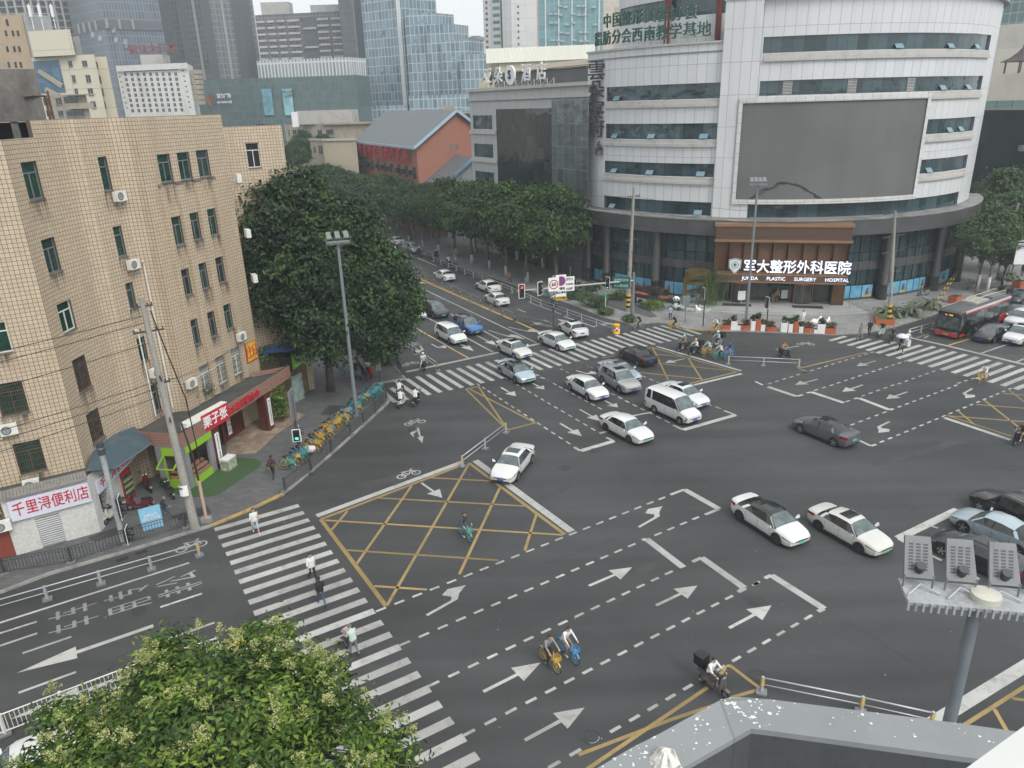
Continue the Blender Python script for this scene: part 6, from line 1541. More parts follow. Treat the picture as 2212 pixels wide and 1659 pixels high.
 # dense avenue trees
protos=[]
for s in range(3):
 rg_=np.random.default_rng(40+s)
 lob=[(0,0,6.6,3.,3.,2.6)]+[(math.cos(a)*rg_.uniform(1.6,2.4),math.sin(a)*rg_.uniform(1.6,2.4),rg_.uniform(5.2,8.),rg_.uniform(1.5,2.2),rg_.uniform(1.5,2.2),rg_.uniform(1.3,1.9))for a in[k*1.05+s for k in range(6)]]+[(rg_.uniform(-.8,.8),rg_.uniform(-.8,.8),9.,1.5,1.5,1.3)]
 protos.append(tree('street_tree','x',lob,3.4,.24,520,26,.66,.4,.22,m_lf_st,100+s,wash=1.2)[0])
pos=[(5.4,99.5),(2.,102.6),(-.8,106.9),(-3.5,112),(-6.3,116.9),(-9.3,123)]
pos=[Vector(p)for p in pos];pos+=[pos[-1]+DA*6.2*k for k in range(1,13)]
ordn=['first','second','third','fourth','fifth','sixth','seventh','eighth','ninth','tenth','eleventh','twelfth','thirteenth','fourteenth','fifteenth','sixteenth','seventeenth','eighteenth']
used_p=set()
def plant_tree(p,rz,lab,grp,s=1.):
 k=plant_tree.k%3;plant_tree.k+=1
 if k not in used_p:
  used_p.add(k);r=protos[k];r.location=(p[0],p[1],.1);r.rotation_euler.z=rz;r['label']=lab;r['group']=grp;r.scale=(s,s,s);return r
 return dup(protos[k],(p[0],p[1],.1),rz,lab,grp,s)
plant_tree.k=0
random.seed(21)
for i,p in enumerate(pos):
 p=p+DB*(.6 if i>0 else 1.)
 plant_tree(p,random.uniform(0,6.28),'%s leafy street tree counted from the hospital corner up the far kerb'%ordn[i],'street trees along the far kerb',random.uniform(1.18,1.34)*(1. if i<6 else .86))
for i in range(3):
 p=Vector((9.5,102.))+DA*(7.5*i+4)+DB*2.
 plant_tree(p,random.uniform(0,6.28),'%s tree of the short back row against the grey hotel glass'%ordn[i],'trees in front of the grey hotel',random.uniform(1.15,1.3))
for i in range(7):
 p=pos[4]+DA*8.5*i+DB*6.
 plant_tree(p,random.uniform(0,6.28),'%s tree of the back row hiding the red building foot'%ordn[i],'trees before the red building',random.uniform(.9,1.05))
lft=g(788,757)-DB*1.2
for i in range(11):
 p=lft+DA*(22+8.2*i)
 plant_tree(p,random.uniform(0,6.28),'%s street tree of the near kerb row beyond the big dark tree'%ordn[i],'street trees along the near kerb',random.uniform(.95,1.15))
c=g(848,645,7.);plant_tree(c+DA*1.,1.,'smaller bright tipped tree leaning over the bus lane beside the big dark tree','street trees along the near kerb',.92)
for i,(x,y,Y,s)in enumerate(((868,275,196,1.),(700,305,190,.75),(640,320,176,.9),(660,300,200,.8))):
 p=at(x,y,Y);r=plant_tree((p.x,Y),i,['round tree rising before the low flats','small shrub-like tree over the pale low house roof','pale tree by the corner of the tan annex','light green tree top before the beige flats'][i],'trees before the low flats',s);r.location.z=p.z-8.*s
 # the big dark tree beside the tan building
q=Vector((-16.2,62.));
lob=[(0,0,9.5,4.6,4.6,5.),(-2.2,.5,13.2,3.2,3.2,3.2),(1.8,1.2,12.,3.2,3.2,3.),(3.4,-1.,7.2,3.4,3.,3.2),(-3.,-.8,8.6,2.8,2.6,2.8),(1.,-3.,6.,3.,2.6,2.8),(4.6,1.6,8.8,2.6,2.6,2.4),(-.6,.4,15.2,2.,2.,1.9),(4.2,.4,4.8,2.6,2.4,2.2),(-4.4,-1.8,10.,2.,1.9,2.6),(-4.2,-1.5,8.4,1.9,1.7,2.2),(-3.2,-.6,13.4,1.8,1.7,1.7),(2.2,3.4,12.2,2.4,2.4,2.4)]
bt_,_,_=tree('broadleaf_tree','big dark broadleaf tree filling the gap between the tan building and the avenue',lob,4.,.38,2100,28,.75,.36,.2,m_lf_dk,7)
bt_.location=(q.x,q.y,.1);bt_.scale=(1.08,1.,1.12)
# pale trees at the hospital's far side
rgk=[]
for i,(px,h,lab)in enumerate(((t(3,1,1800,870),.82,'pale ginkgo-like street tree whose crown leans over the trolleybus'),(t(3,1,1885,895),.9,'pale ginkgo-like street tree just behind the trolleybus roof'))):
 lob=[(-.5,0,7.,2.4,2.4,2.6),(-2.,-.4,6.2,1.8,1.7,1.5),(1.4,.4,6.4,1.7,1.7,1.6),(0,0,9.2,1.5,1.5,1.5),(-2.8,.4,7.,1.2,1.2,.9)]
 r,_,_=tree('ginkgo_tree',lab,lob,3.8,.19,230,20,.6,.32,.22,m_lf_gk,60+i,'pale trees beside the hospital',wash=2.2);p=g(*px);r.location=(p.x,p.y,.1)
for i,(x,Y,zc,s,lab)in enumerate(((2165,112,9.5,1.25,'tall pale tree between the hospital and the dark glass block'),(2200,100,6.5,1.05,'pale tree at the picture edge behind the utility pole'),(2130,104,6.,.9,'pale tree hiding the far end of the granite canopy'),(2235,122,9.5,1.2,'pale tall tree before the dark glass block at the picture edge'),(2190,92,4.5,.8,'low pale tree beside the parked cars past the trolleybus'))):
 p=at(x,500,Y);r=plant_tree((p.x,Y),i*1.3,lab,'pale trees beside the hospital',s)
 for ch in r.children:
  if ch.name.startswith('crown'):ch.material_slots[0].link='OBJECT';ch.material_slots[0].material=m_lf_gk
  # flowering tree below the window
FT=g(440,1585,6.);ftz=0.
lob=[(0,0,5.6,2.9,2.6,1.9),(2.2,-.7,5.2,2.2,2.,1.6),(-2.3,-1.,4.8,2.,1.9,1.5),(-.4,1.,6.6,1.5,1.3,1.),(1.4,.6,6.4,1.3,1.2,1.),(3.4,-2.,4.4,1.6,1.6,1.3),(0,-2.4,4.9,2.6,1.9,1.6),(-3.4,-1.6,4.2,1.4,1.3,1.1),(.9,2.1,6.9,.7,.6,.7),(-1.6,1.7,6.8,.6,.6,.8),(2.6,.9,6.6,.6,.6,.6),(3.9,-.6,5.4,.8,.7,.8),(-3.2,.4,5.8,.7,.6,.8),(-4.3,-.7,4.9,.7,.6,.7)]
ft,cP,cN=tree('flowering_tree','large leafy tree with cream flower sprays close below the window',lob,3.2,.2,1400,27,.42,.19,.08,m_lf_ft,17,fold=.5)
ft.location=(FT.x,FT.y,ftz);ft.scale=(1.36,1.3,1.02)
rng=np.random.default_rng(5)
sel=[i for i in range(len(cP))if cN[i][2]>.05 and cP[i][2]>4.6];rng.shuffle(sel);sel=sel[:150]
bp,bn=[],[]
f=M()
for i in sel:
 c0=cP[i]+cN[i]*.25+np.array([0,0,.18]);ax=cN[i]*.5+np.array([0,0,1.]);ax/=np.linalg.norm(ax);hh=rng.uniform(.28,.5)
 f.tube([tuple(c0-ax*.1),tuple(c0+ax*hh)],.006,3)
 for k in range(16):
  q_=rng.random()**1.3;th=rng.uniform(0,6.28);rad=(1-q_)*rng.uniform(.1,.22)
  o1=np.cross(ax,[math.cos(th),math.sin(th),.3]);o1/=np.linalg.norm(o1);e_=c0+ax*hh*(q_*.8+.15)+o1*rad+np.array([0,0,.04])
  f.tube([tuple(c0+ax*hh*q_*.8),tuple(e_)],.004,3)
  for m_ in range(6):bp.append(e_+rng.normal(size=3)*.03);bn.append(rng.normal(size=3)+np.array([0,0,.8]))
n=len(bp);me=leafmesh('blossom',np.array(bp),np.array(bn),rng.uniform(.03,.065,n),rng.uniform(.025,.045,n),rng);me.materials.append(m_blos)
o=bpy.data.objects.new('blossom',me);COL.objects.link(o);o.parent=ft;o['kind']='stuff'
f.build('flower_stalk',mat('stalk',(.16,.2,.05),.7),ft)['kind']='stuff'
# tree at the picture edge before the shop
p=g(-28,1020,3.6);r=plant_tree(p,2.,'small tree at the picture edge hanging over the shop sign end','kerbside trees by the shops',.48)
# shrubs
def shrub(p,h,w,lab,lm,name='shrub',cat='shrub',grp=None,seed=0,n=40,L=.2,z=.12,flower=None,pot=None):
 rng=np.random.default_rng(seed+300);r=thing(name,lab,cat,(p[0],p[1],z),seed*1.7,grp)
 lob=[(0,0,h*.55,w*.55,w*.5,h*.5)]+[(rng.uniform(-.4,.4)*w,rng.uniform(-.4,.4)*w,h*rng.uniform(.4,.7),w*.35,w*.35,h*.35)for _ in range(3)]
 P,N,cP_,cN_=crownpts(lob,n,16,.22*max(h,w),rng,up=.5);k=len(P)
 me=leafmesh('foliage',P,N,rng.uniform(.7,1.3,k)*L,rng.uniform(.6,1.2,k)*L*.5,rng);me.materials.append(lm)
 o=bpy.data.objects.new('foliage',me);COL.objects.link(o);o.parent=r
 f=M();[f.tube([(0,0,0),(rng.normal()*w*.2,rng.normal()*w*.2,h*.6)],.025,5)for _ in range(3)];f.build('stem',m_bark,r)
 if flower:
  q_=cP_+cN_*.12;me=leafmesh('blossom',np.repeat(q_,4,0)+rng.normal(size=(len(q_)*4,3))*.1,rng.normal(size=(len(q_)*4,3))+np.array([0,0,1.]),np.full(len(q_)*4,.13),np.full(len(q_)*4,.1),rng);me.materials.append(flower);o=bpy.data.objects.new('blossom',me);COL.objects.link(o);o.parent=r
 return r
G_='shrubs in the kerb strip'
for i,(px,h,w,lab)in enumerate(((t(2,1,520,935),1.3,1.9,'dull green shrub on the kerb strip nearest the street trees'),(t(2,1,665,1000),1.7,2.2,'largest round shrub on the kerb strip below the teal bike'),(t(2,1,765,1010),1.3,1.5,'grey green shrub beside the white signpost'),(t(2,1,800,1068),.7,1.6,'low spreading shrub at the kerb below the concrete pole'),(t(2,1,1020,1125),.6,1.3,'low tuft at the end of the kerb strip by the cyclist'),(t(2,1,700,860),.9,1.8,'shrub with reddish tips before the scooters'),(t(2,1,935,935),1.1,2.,'shrub on the ramp edge behind the concrete pole'),(t(2,1,1200,1010),.9,2.4,'yellow flowered hedge piece on the ramp edge by the panda'))):
 shrub(g(*px),h,w,lab,m_lf_gk if i!=7 else m_lf_ft,grp=G_,seed=i,n=60,L=.26)
for i in range(9):
 a,b=gt(2,1,1080,880),gt(2,1,1370,945);p=a.lerp(b,(i+.5)/9)+DA*.5
 shrub(p,.7,1.1,'flowering bed plant %s along the orange topped bench'%['first','second','third','fourth','fifth','sixth','seventh','eighth','ninth'][i],m_lf_st,name='flower_clump',cat='flowers',grp='flowers along the hospital bench',seed=20+i,n=26,L=.2,z=.5,flower=mat('flower_red',(.28,.03,.06),.7,var=.5,scale=5)if i%3 else mat('flower_violet',(.22,.12,.26),.7,var=.4))
for i,(px,lab)in enumerate(((t(2,1,1720,1040),'tall bamboo clump at the entrance steps beside the gold ring frame'),)):
 p=g(*px)+Vector((.3,1.5));rng=np.random.default_rng(90);r=thing('bamboo',lab,'bamboo',(p.x,p.y,.1))
 pts_,nn_=[],[];f=M()
 for k in range(26):
  x0,y0=rng.normal()*.7,rng.normal()*.5;h=rng.uniform(3,5.2);bx,by=rng.normal()*.7,rng.normal()*.6
  f.tube([(x0,y0,0),(x0+bx*.3,y0+by*.3,h*.6),(x0+bx,y0+by,h)],[.03,.022,.008],5)
  for q_ in rng.uniform(.25,1.,80):pts_.append((x0+bx*q_**2+rng.normal()*.22,y0+by*q_**2+rng.normal()*.22,h*q_+rng.normal()*.15));nn_.append(rng.normal(size=3)+np.array([0,0,.6]))
 k=len(pts_);me=leafmesh('foliage',np.array(pts_),np.array(nn_),rng.uniform(.2,.36,k),rng.uniform(.04,.07,k),rng);me.materials.append(m_lf_gk);o=bpy.data.objects.new('foliage',me);COL.objects.link(o);o.parent=r
 f.build('stem',mat('bamboo_stem',(.12,.16,.05),.6),r)
hd=M();
a,b=gt(1,1,955,1370),gt(1,1,1175,1495)
for i in range(6):shrub(a.lerp(b,(i+.5)/6)-DB*.5,.7,1.5,'low hedge plant %s on the strip beside the bus lane'%ordn[i],m_lf_dk,name='hedge_plant',cat='hedge',grp='low hedge beside the bus lane',seed=40+i,n=40,L=.22)
for i,(px,z,lab)in enumerate(((t(1,1,60,1490),4.,'weedy shrub growing on the podium roof by the tan wall'),(t(1,1,150,1460),4.,'shrub on the podium roof under the blue tarpaulin'),(t(0,2,1690,140),4.,'straggling plant below the barred windows'))):
 shrub(g(*px,z),1.3,1.7,lab,m_lf_gk,seed=50+i,n=46,L=.24,z=z,grp='weeds on the podium roof')
shrub(gt(1,2,235,330),3.2,.9,'tall climbing plant in a pot beside the tea shop door',m_lf_ft,seed=55,n=50,L=.26,name='potted_plant',cat='plant')
shrub(gt(0,2,1440,905),.8,.5,'small potted plant against the lime green kiosk',m_lf_dk,seed=56,n=20,L=.14,name='potted_plant',cat='plant')
shrub(gt(0,2,930,1150),1.9,.9,'dusty grey potted shrub by the white store wall corner',mat('dusty_leaf',(.16,.16,.14),.8,var=.4,scale=6),seed=57,n=40,L=.12,name='potted_plant',cat='plant')
# cycads round the concrete pole planter
for i,(px,s,lab)in enumerate(((t(3,1,1010,1090),1.5,'cycad in the orange planter on its kerb end'),(t(3,1,1085,1080),1.3,'cycad in the orange planter behind the striped pole foot'),(t(3,1,1230,1070),2.1,'wide fern-like palm drooping over the kerb by the trolleybus'),(t(3,1,1400,1010),2.,'second wide fern-like palm nearer the trolleybus roof'),(t(3,1,2080,770),1.6,'fern-like palm near the square orange planters'))):
 p=g(*px);r=palm(0,0,10,.5,lab,s);r['group']='palms beside the far kerb';r.location=(p.x,p.y,.35);r['category']='palm'
 for ch in r.children:
  if ch.name.startswith('crown'):ch.material_slots[0].link='OBJECT';ch.material_slots[0].material=mat('cycad_leaf',(.07,.095,.05),.6,var=.4)
  # ================================================================== vehicles
def pnt(name,col,metal=0.):return mat(name,col,.28,metal,.05,1.5,coat=.8)
P_W=pnt('paint_white',(.56,.57,.57));P_W2=pnt('paint_pearl',(.5,.5,.475));P_S=pnt('paint_silver',(.36,.375,.37),.35);P_SB=pnt('paint_silver_blue',(.36,.43,.48),.3)
P_B=pnt('paint_blue',(.03,.12,.34),.3);P_K=pnt('paint_black',(.01,.01,.011));P_G=pnt('paint_dark_grey',(.035,.036,.038),.3);P_M=pnt('paint_mid_grey',(.13,.135,.15),.4);P_R=pnt('paint_red',(.4,.02,.025))
m_wind=mat('car_glass',(.01,.014,.015),.05,spec=.8,var=.2,scale=1.5)
m_wsc=mat('windscreen',(.075,.1,.105),.05,spec=.9,var=.65,scale=1.6)  # base colour lightened to paint the sky's reflection into the glass
m_tyre=mat('tyre',(.014,.014,.014),.85);m_rim=mat('alloy_rim',(.34,.35,.36),.35,.7);m_rimk=mat('dark_rim',(.05,.05,.052),.4,.5)
m_hl=mat('headlamp',(.16,.175,.185),.08,spec=.9,var=.6,scale=9);m_tl=mat('tail_lamp',(.22,.008,.01),.25);m_plb=mat('plate_blue',(.02,.08,.4),.5,var=.05);m_plg=mat('plate_green',(.1,.42,.24),.5,var=.05);m_seam=mat('panel_gap',(.03,.03,.03),.8,var=0)
m_trim=mat('black_trim',(.018,.018,.019),.6)
# stations: x, z_low, z_mid_edge(hood/belt height), half width, roof half width, roof height (None = no cabin)
CARS={'sedan':dict(L=4.75,W=1.83,st=[(-2.36,.42,.82,.6,None,None),(-2.28,.3,.98,.8,None,None),(-1.95,.24,1.04,.9,None,None),(-1.55,.22,1.05,.91,None,None),(-1.05,.2,1.,.915,.6,1.36),(-.45,.2,.97,.915,.62,1.46),(.25,.2,.95,.915,.61,1.45),(.5,.2,.94,.915,.58,1.39),(1.12,.2,.94,.91,None,None),(1.55,.22,.89,.905,None,None),(2.,.24,.8,.87,None,None),(2.26,.28,.7,.76,None,None),(2.37,.36,.58,.52,None,None)],wb=(-1.36,1.36),r=.33,cab=(3,8)),'fastback':dict(L=4.85,W=1.9,st=[(-2.42,.42,.9,.62,None,None),(-2.34,.3,1.08,.82,None,None),(-2.05,.24,1.1,.92,None,None),(-1.75,.22,1.09,.94,None,None),(-1.,.2,1.02,.945,.6,1.36),(-.35,.2,.98,.945,.64,1.47),(.35,.2,.96,.945,.63,1.46),(.62,.2,.95,.945,.6,1.39),(1.28,.2,.94,.94,None,None),(1.7,.22,.87,.93,None,None),(2.08,.24,.78,.89,None,None),(2.33,.28,.68,.78,None,None),(2.43,.36,.58,.54,None,None)],wb=(-1.45,1.45),r=.35,cab=(3,8)),'suv':dict(L=4.75,W=1.92,st=[(-2.36,.5,.95,.66,None,None),(-2.3,.36,1.08,.84,None,None),(-2.2,.3,1.12,.92,None,None),(-2.1,.28,1.12,.94,None,None),(-1.85,.26,1.1,.95,.64,1.62),(-.8,.26,1.06,.955,.7,1.74),(.2,.26,1.05,.955,.69,1.72),(.42,.26,1.04,.955,.65,1.65),(1.05,.26,1.05,.95,None,None),(1.6,.28,1.,.945,None,None),(2.05,.3,.93,.9,None,None),(2.28,.34,.82,.8,None,None),(2.37,.44,.66,.6,None,None)],wb=(-1.4,1.4),r=.37,cab=(3,8)),'mpv':dict(L=4.85,W=1.85,st=[(-2.42,.46,.9,.64,None,None),(-2.36,.34,1.04,.82,None,None),(-2.28,.26,1.08,.9,None,None),(-2.2,.24,1.08,.91,None,None),(-1.95,.22,1.06,.92,.66,1.6),(-.9,.22,1.02,.925,.7,1.7),(.4,.22,1.,.925,.68,1.67),(.72,.22,.99,.925,.64,1.58),(1.45,.22,.98,.92,None,None),(1.8,.24,.9,.91,None,None),(2.15,.26,.8,.87,None,None),(2.36,.3,.7,.76,None,None),(2.43,.4,.6,.55,None,None)],wb=(-1.42,1.42),r=.34,cab=(3,8)),'van':dict(L=4.9,W=1.72,st=[(-2.44,.5,.95,.74,None,None),(-2.42,.36,1.05,.82,None,None),(-2.4,.3,1.1,.845,None,None),(-2.38,.28,1.12,.85,None,None),(-2.25,.26,1.12,.86,.7,1.92),(-1.,.26,1.1,.86,.73,1.98),(.55,.26,1.08,.86,.72,1.97),(.85,.26,1.08,.86,.69,1.9),(1.62,.26,1.1,.85,None,None),(1.9,.28,1.02,.85,None,None),(2.2,.3,.92,.83,None,None),(2.4,.34,.8,.76,None,None),(2.46,.44,.66,.6,None,None)],wb=(-1.2,1.65),r=.33,cab=(3,8)),}
def carbody(K):
 st=K['st'];c0,c1_=K['cab'];rows=[]
 for(x,zl,zm,hw,rw,zr)in st:
  if rw is None:
   rows.append([(0,zl),(hw*.92,zl),(hw*.985,zl+.16),(hw,(zl+zm)*.52),(hw*.965,zm-.1),(hw*.86,zm-.015),(hw*.45,zm+.025),(0,zm+.035)])
  else:
   rows.append([(0,zl),(hw*.92,zl),(hw*.985,zl+.16),(hw,(zl+zm)*.52),(hw*.965,zm),(rw+.04,zr-.1),(rw*.72,zr-.015),(0,zr)])
 B,G1,G1b,G2,G3=M(),M(),M(),M(),M()
 n=len(st)
 for i in range(n-1):
  for k in range(7):
   a,b,c,d=rows[i][k],rows[i+1][k],rows[i+1][k+1],rows[i][k+1]
   x0,x1=st[i][0],st[i+1][0]
   cab0,cab1=st[i][4]is not None,st[i+1][4]is not None
   tgt=B
   if k==4 and(cab0 or cab1):tgt=None
   elif cab1 and not cab0 and k>=5:tgt=G3
   elif cab0 and not cab1 and k>=5:tgt=G2
   for s in(1,-1):
    q=[(x0,a[0]*s,a[1]),(x1,b[0]*s,b[1]),(x1,c[0]*s,c[1]),(x0,d[0]*s,d[1])]
    (tgt if tgt is not None else(G1 if s>0 else G1b)).face(q if s>0 else q[::-1])
 for i,s in((0,1),(n-1,-1)):
  pr=[(st[i][0],y,z)for y,z in rows[i]]+[(st[i][0],-y,z)for y,z in rows[i][::-1][1:-1]]
  B.face(pr[::-1]if s<0 else pr)
 return B,(G1,G1b),G2,G3,rows
def wheel(r,m_r,par,x,y,spokes=5):
 s=1 if y>0 else-1
 f=M();prof=[(r*.62,0),(r*.93,0),(r,.04),(r,.19),(r*.93,.23),(r*.6,.23)]
 f.lathe(prof,20);f.v=[(p[0],s*(.115-p[2])*-1,p[1])for p in f.v]
 w_=f.build('wheel',m_tyre,par,smooth=True,sharp=40,fix=True);w_.location=(x,y-s*.1,r)
 f=M();n=20
 for i in range(n):
  a,b=i/n*6.2832,(i+1)/n*6.2832
  f.face([(r*.7*math.cos(a),s*.118,r*.7*math.sin(a)),(r*.7*math.cos(b),s*.118,r*.7*math.sin(b)),(r*.6*math.cos(b),s*.09,r*.6*math.sin(b)),(r*.6*math.cos(a),s*.09,r*.6*math.sin(a))])
 for i in range(spokes):
  a=i/spokes*6.2832+.3;f.beam((0,s*.112,0),(r*.66*math.cos(a),s*.116,r*.66*math.sin(a)),.03,r*.22)if False else f.add([(r*.1*math.cos(a+1.5),s*.119,r*.1*math.sin(a+1.5)),(r*.66*math.cos(a+.17),s*.119,r*.66*math.sin(a+.17)),(r*.66*math.cos(a-.17),s*.119,r*.66*math.sin(a-.17)),(r*.1*math.cos(a-1.5),s*.119,r*.1*math.sin(a-1.5))],[(0,1,2,3)])
 f.build('rim',m_r,w_)
 f=M();f.add([(r*.66*math.cos(i*.3927),s*.085,r*.66*math.sin(i*.3927))for i in range(16)],[tuple(range(16))]);f.build('hub',m_trim,w_)
def make_car(kind,name,pa,roof=None,plate='b',sun=False,rim=m_rim,bars=False,front='grille'):
 K=CARS[kind];r=thing(name,'x',{'sedan':'car','fastback':'car','suv':'suv','mpv':'car','van':'van'}[kind])
 B,G1,G2,G3,rows=carbody(K);st=K['st'];W=K['W']/2
 for x in K['wb']:
  for s in(1,-1):
   yy=[q for q in st if q[0]<=x][-1][3]*1.004;ra=K['r']*1.17
   B.add([(x+ra*math.cos(i*.2618),s*(yy+.004),max(K['r']+ra*math.sin(i*.2618),.17))for i in range(24)],[tuple(range(24))if s<0 else tuple(range(24))[::-1]],1)
 hw=.92*W
 for s in(1,-1):B.box(K['wb'][0]+.4,s*(W-.03)-.03,.19,K['wb'][1]-.4,s*(W-.03)+.03,.3,1)
 for x in(-.98,-.02,.95):
  for s in(1,-1):
   zb=[q for q in st if q[0]<=x][-1][2];B.add([(x-.008,s*(W+.003),.36),(x+.008,s*(W+.003),.36),(x+.008,s*(W*.99+.003),zb-.12),(x-.008,s*(W*.99+.003),zb-.12)],[(0,1,2,3)if s<0 else(3,2,1,0)],1)
   if x>-.9:B.box(x-.28,s*(W-.006)-.014,zb-.2,x-.1,s*(W-.006)+.014,zb-.165,0)
 for gm,nm,m_ in((G2,'windscreen',m_wsc),(G3,'rear_window',m_wind)):gm.build(nm,m_,r,smooth=True)
 [q_.build('side_window',m_wind,r,smooth=False)for q_ in G1]
 # pillars in body colour over the side glass
 ci=[i for i in range(len(st))if st[i][4]is not None]
 f=B
 for s in(1,-1):
  def gp(i,top):row=rows[i];q=row[5]if top else row[4];return Vector((st[i][0],s*(q[0]+.006),q[1]))
  def strip(p,q,wd,mi=0):
   d=Vector((wd,0,0));a=[p-d,p+d,q+d,q-d];f.face(a if s<0 else a[::-1],mi)
  strip(gp(ci[0],False).lerp(gp(ci[0]-1,False),.4),gp(ci[0],True),.11);strip((gp(ci[1],False)+gp(ci[2],False))/2,(gp(ci[1],True)+gp(ci[2],True))/2,.05,1);strip(gp(ci[-1]+1,False)+Vector((-.05,0,0)),gp(ci[-1],True),.06)
  if kind in('suv','mpv','van'):strip((gp(ci[0],False)+gp(ci[1],False))/2,(gp(ci[0],True)+gp(ci[1],True))/2,.06 if kind!='van'else .09,1 if kind!='van'else 0)
 body=B.build('body',[pa,m_trim],r,smooth=True,sharp=32,fix=False)
 bm=bmesh.new();bm.from_mesh(body.data);bmesh.ops.remove_doubles(bm,verts=bm.verts,dist=1e-4);bm.to_mesh(body.data);bm.free()
 body.data.set_sharp_from_angle(angle=R(32))
 if roof is not None:
  f=M();i0,i1=ci[0],ci[-1]
  for i in range(i0,i1):
   for k in(5,6):
    for s in(1,-1):
     q=[(st[i][0],rows[i][k][0]*s,rows[i][k][1]+.006),(st[i+1][0],rows[i+1][k][0]*s,rows[i+1][k][1]+.006),(st[i+1][0],rows[i+1][k+1][0]*s,rows[i+1][k+1][1]+.006),(st[i][0],rows[i][k+1][0]*s,rows[i][k+1][1]+.006)]
     f.face(q if s>0 else q[::-1])
  f.build('roof',roof,r,smooth=True)
 if sun:
  f=M();zt=st[ci[1]][5];f.box(-.45,-.45,zt-.012,.22,.45,zt+.012);f.build('sunroof',m_wind,r)
 if bars:
  for s in(1,-1):f=M();zt=st[ci[1]][5];f.tube([(-1.6,s*.62,zt-.05),(-1.4,s*.62,zt+.02),(-.2,s*.62,zt+.03),(.25,s*.6,zt-.03)],.022,6);f.build('roof_rail',m_rim,r)
 xf,xr=st[-1][0],st[0][0]
 zf,zr_=st[-2][2],st[1][2]
 for s in(1,-1):
  nn=len(st)
  for nm,m_,idx,k0,k1,off in(('headlight',m_hl,(nn-4,nn-3,nn-2)if kind!='van'else(nn-3,nn-2),.52,1.,1),('tail_light',m_tl,(0,1,2),.35,.98,-1)):
   f=M()
   for i in idx:
    if nm=='headlight'and i==nn-4:fr0=.35
    else:fr0=0.
    fr1=.55 if(nm=='tail_light'and i==2)else(.72 if(nm=='headlight'and i==nn-2)else 1.)
    if nm=='tail_light'and i==0:fr0=.35
    def P_(i_,u_,v_):
     A_,B_=rows[i_],rows[i_+1];x=st[i_][0]+(st[i_+1][0]-st[i_][0])*u_
     lo=(A_[3][0]+(B_[3][0]-A_[3][0])*u_,A_[3][1]+(B_[3][1]-A_[3][1])*u_);hi=(A_[4][0]+(B_[4][0]-A_[4][0])*u_,A_[4][1]+(B_[4][1]-A_[4][1])*u_)
     y=lo[0]+(hi[0]-lo[0])*v_;z=lo[1]+(hi[1]-lo[1])*v_;return Vector((x+off*.012,s*(y+.012),z+.004))
    q=[P_(i,fr0,k0),P_(i,fr1,k0),P_(i,fr1,k1),P_(i,fr0,k1)]
    f.face(q if s>0 else q[::-1])
   f.build(nm,m_,r)
  f=M();xm=st[ci[-1]][0]+.38;zm=st[ci[-1]][2];f.hexa([(xm-.02,s*(W+0.)-.02,zm-.02),(xm+.1,s*W-.02,zm-.02),(xm+.14,s*(W+.19),zm+.04),(xm+0.,s*(W+.19),zm+.04),(xm-.02,s*W-.02,zm+.03),(xm+.08,s*W-.02,zm+.03),(xm+.12,s*(W+.19),zm+.18),(xm+0.,s*(W+.19),zm+.18)]);f.build('mirror',pa,r)
 f=M();hwf=st[-1][3];zl_,zh_=st[-1][1],st[-1][2];f.box(xf-.25,-W*.66,zl_-.13,xf-.035,W*.66,zl_-.02)
 f.build('lower_intake',m_trim,r)
 if front=='grille':f=M();f.box(xf-.06,-hwf*.86,zh_-.09,xf+.008,hwf*.86,zh_-.015);f.build('grille',m_trim,r)
 pm=m_plb if plate=='b'else m_plg
 f=M();f.box(xf-.01,-.22,zl_-.02,xf+.018,.22,zl_+.1);f.build('licence_plate',pm,r)
 f=M();f.box(xr-.025,-.22,.6,xr+.035,.22,.73);f.build('licence_plate',pm,r)
 f=M();f.box(xr-.01,-W*.6,.3,xr+.2,W*.6,.4);f.build('rear_bumper',m_trim,r)
 for x in K['wb']:
  for y in(W,-W):wheel(K['r'],rim,r,x,y,5 if kind!='suv'else 6)
 return r
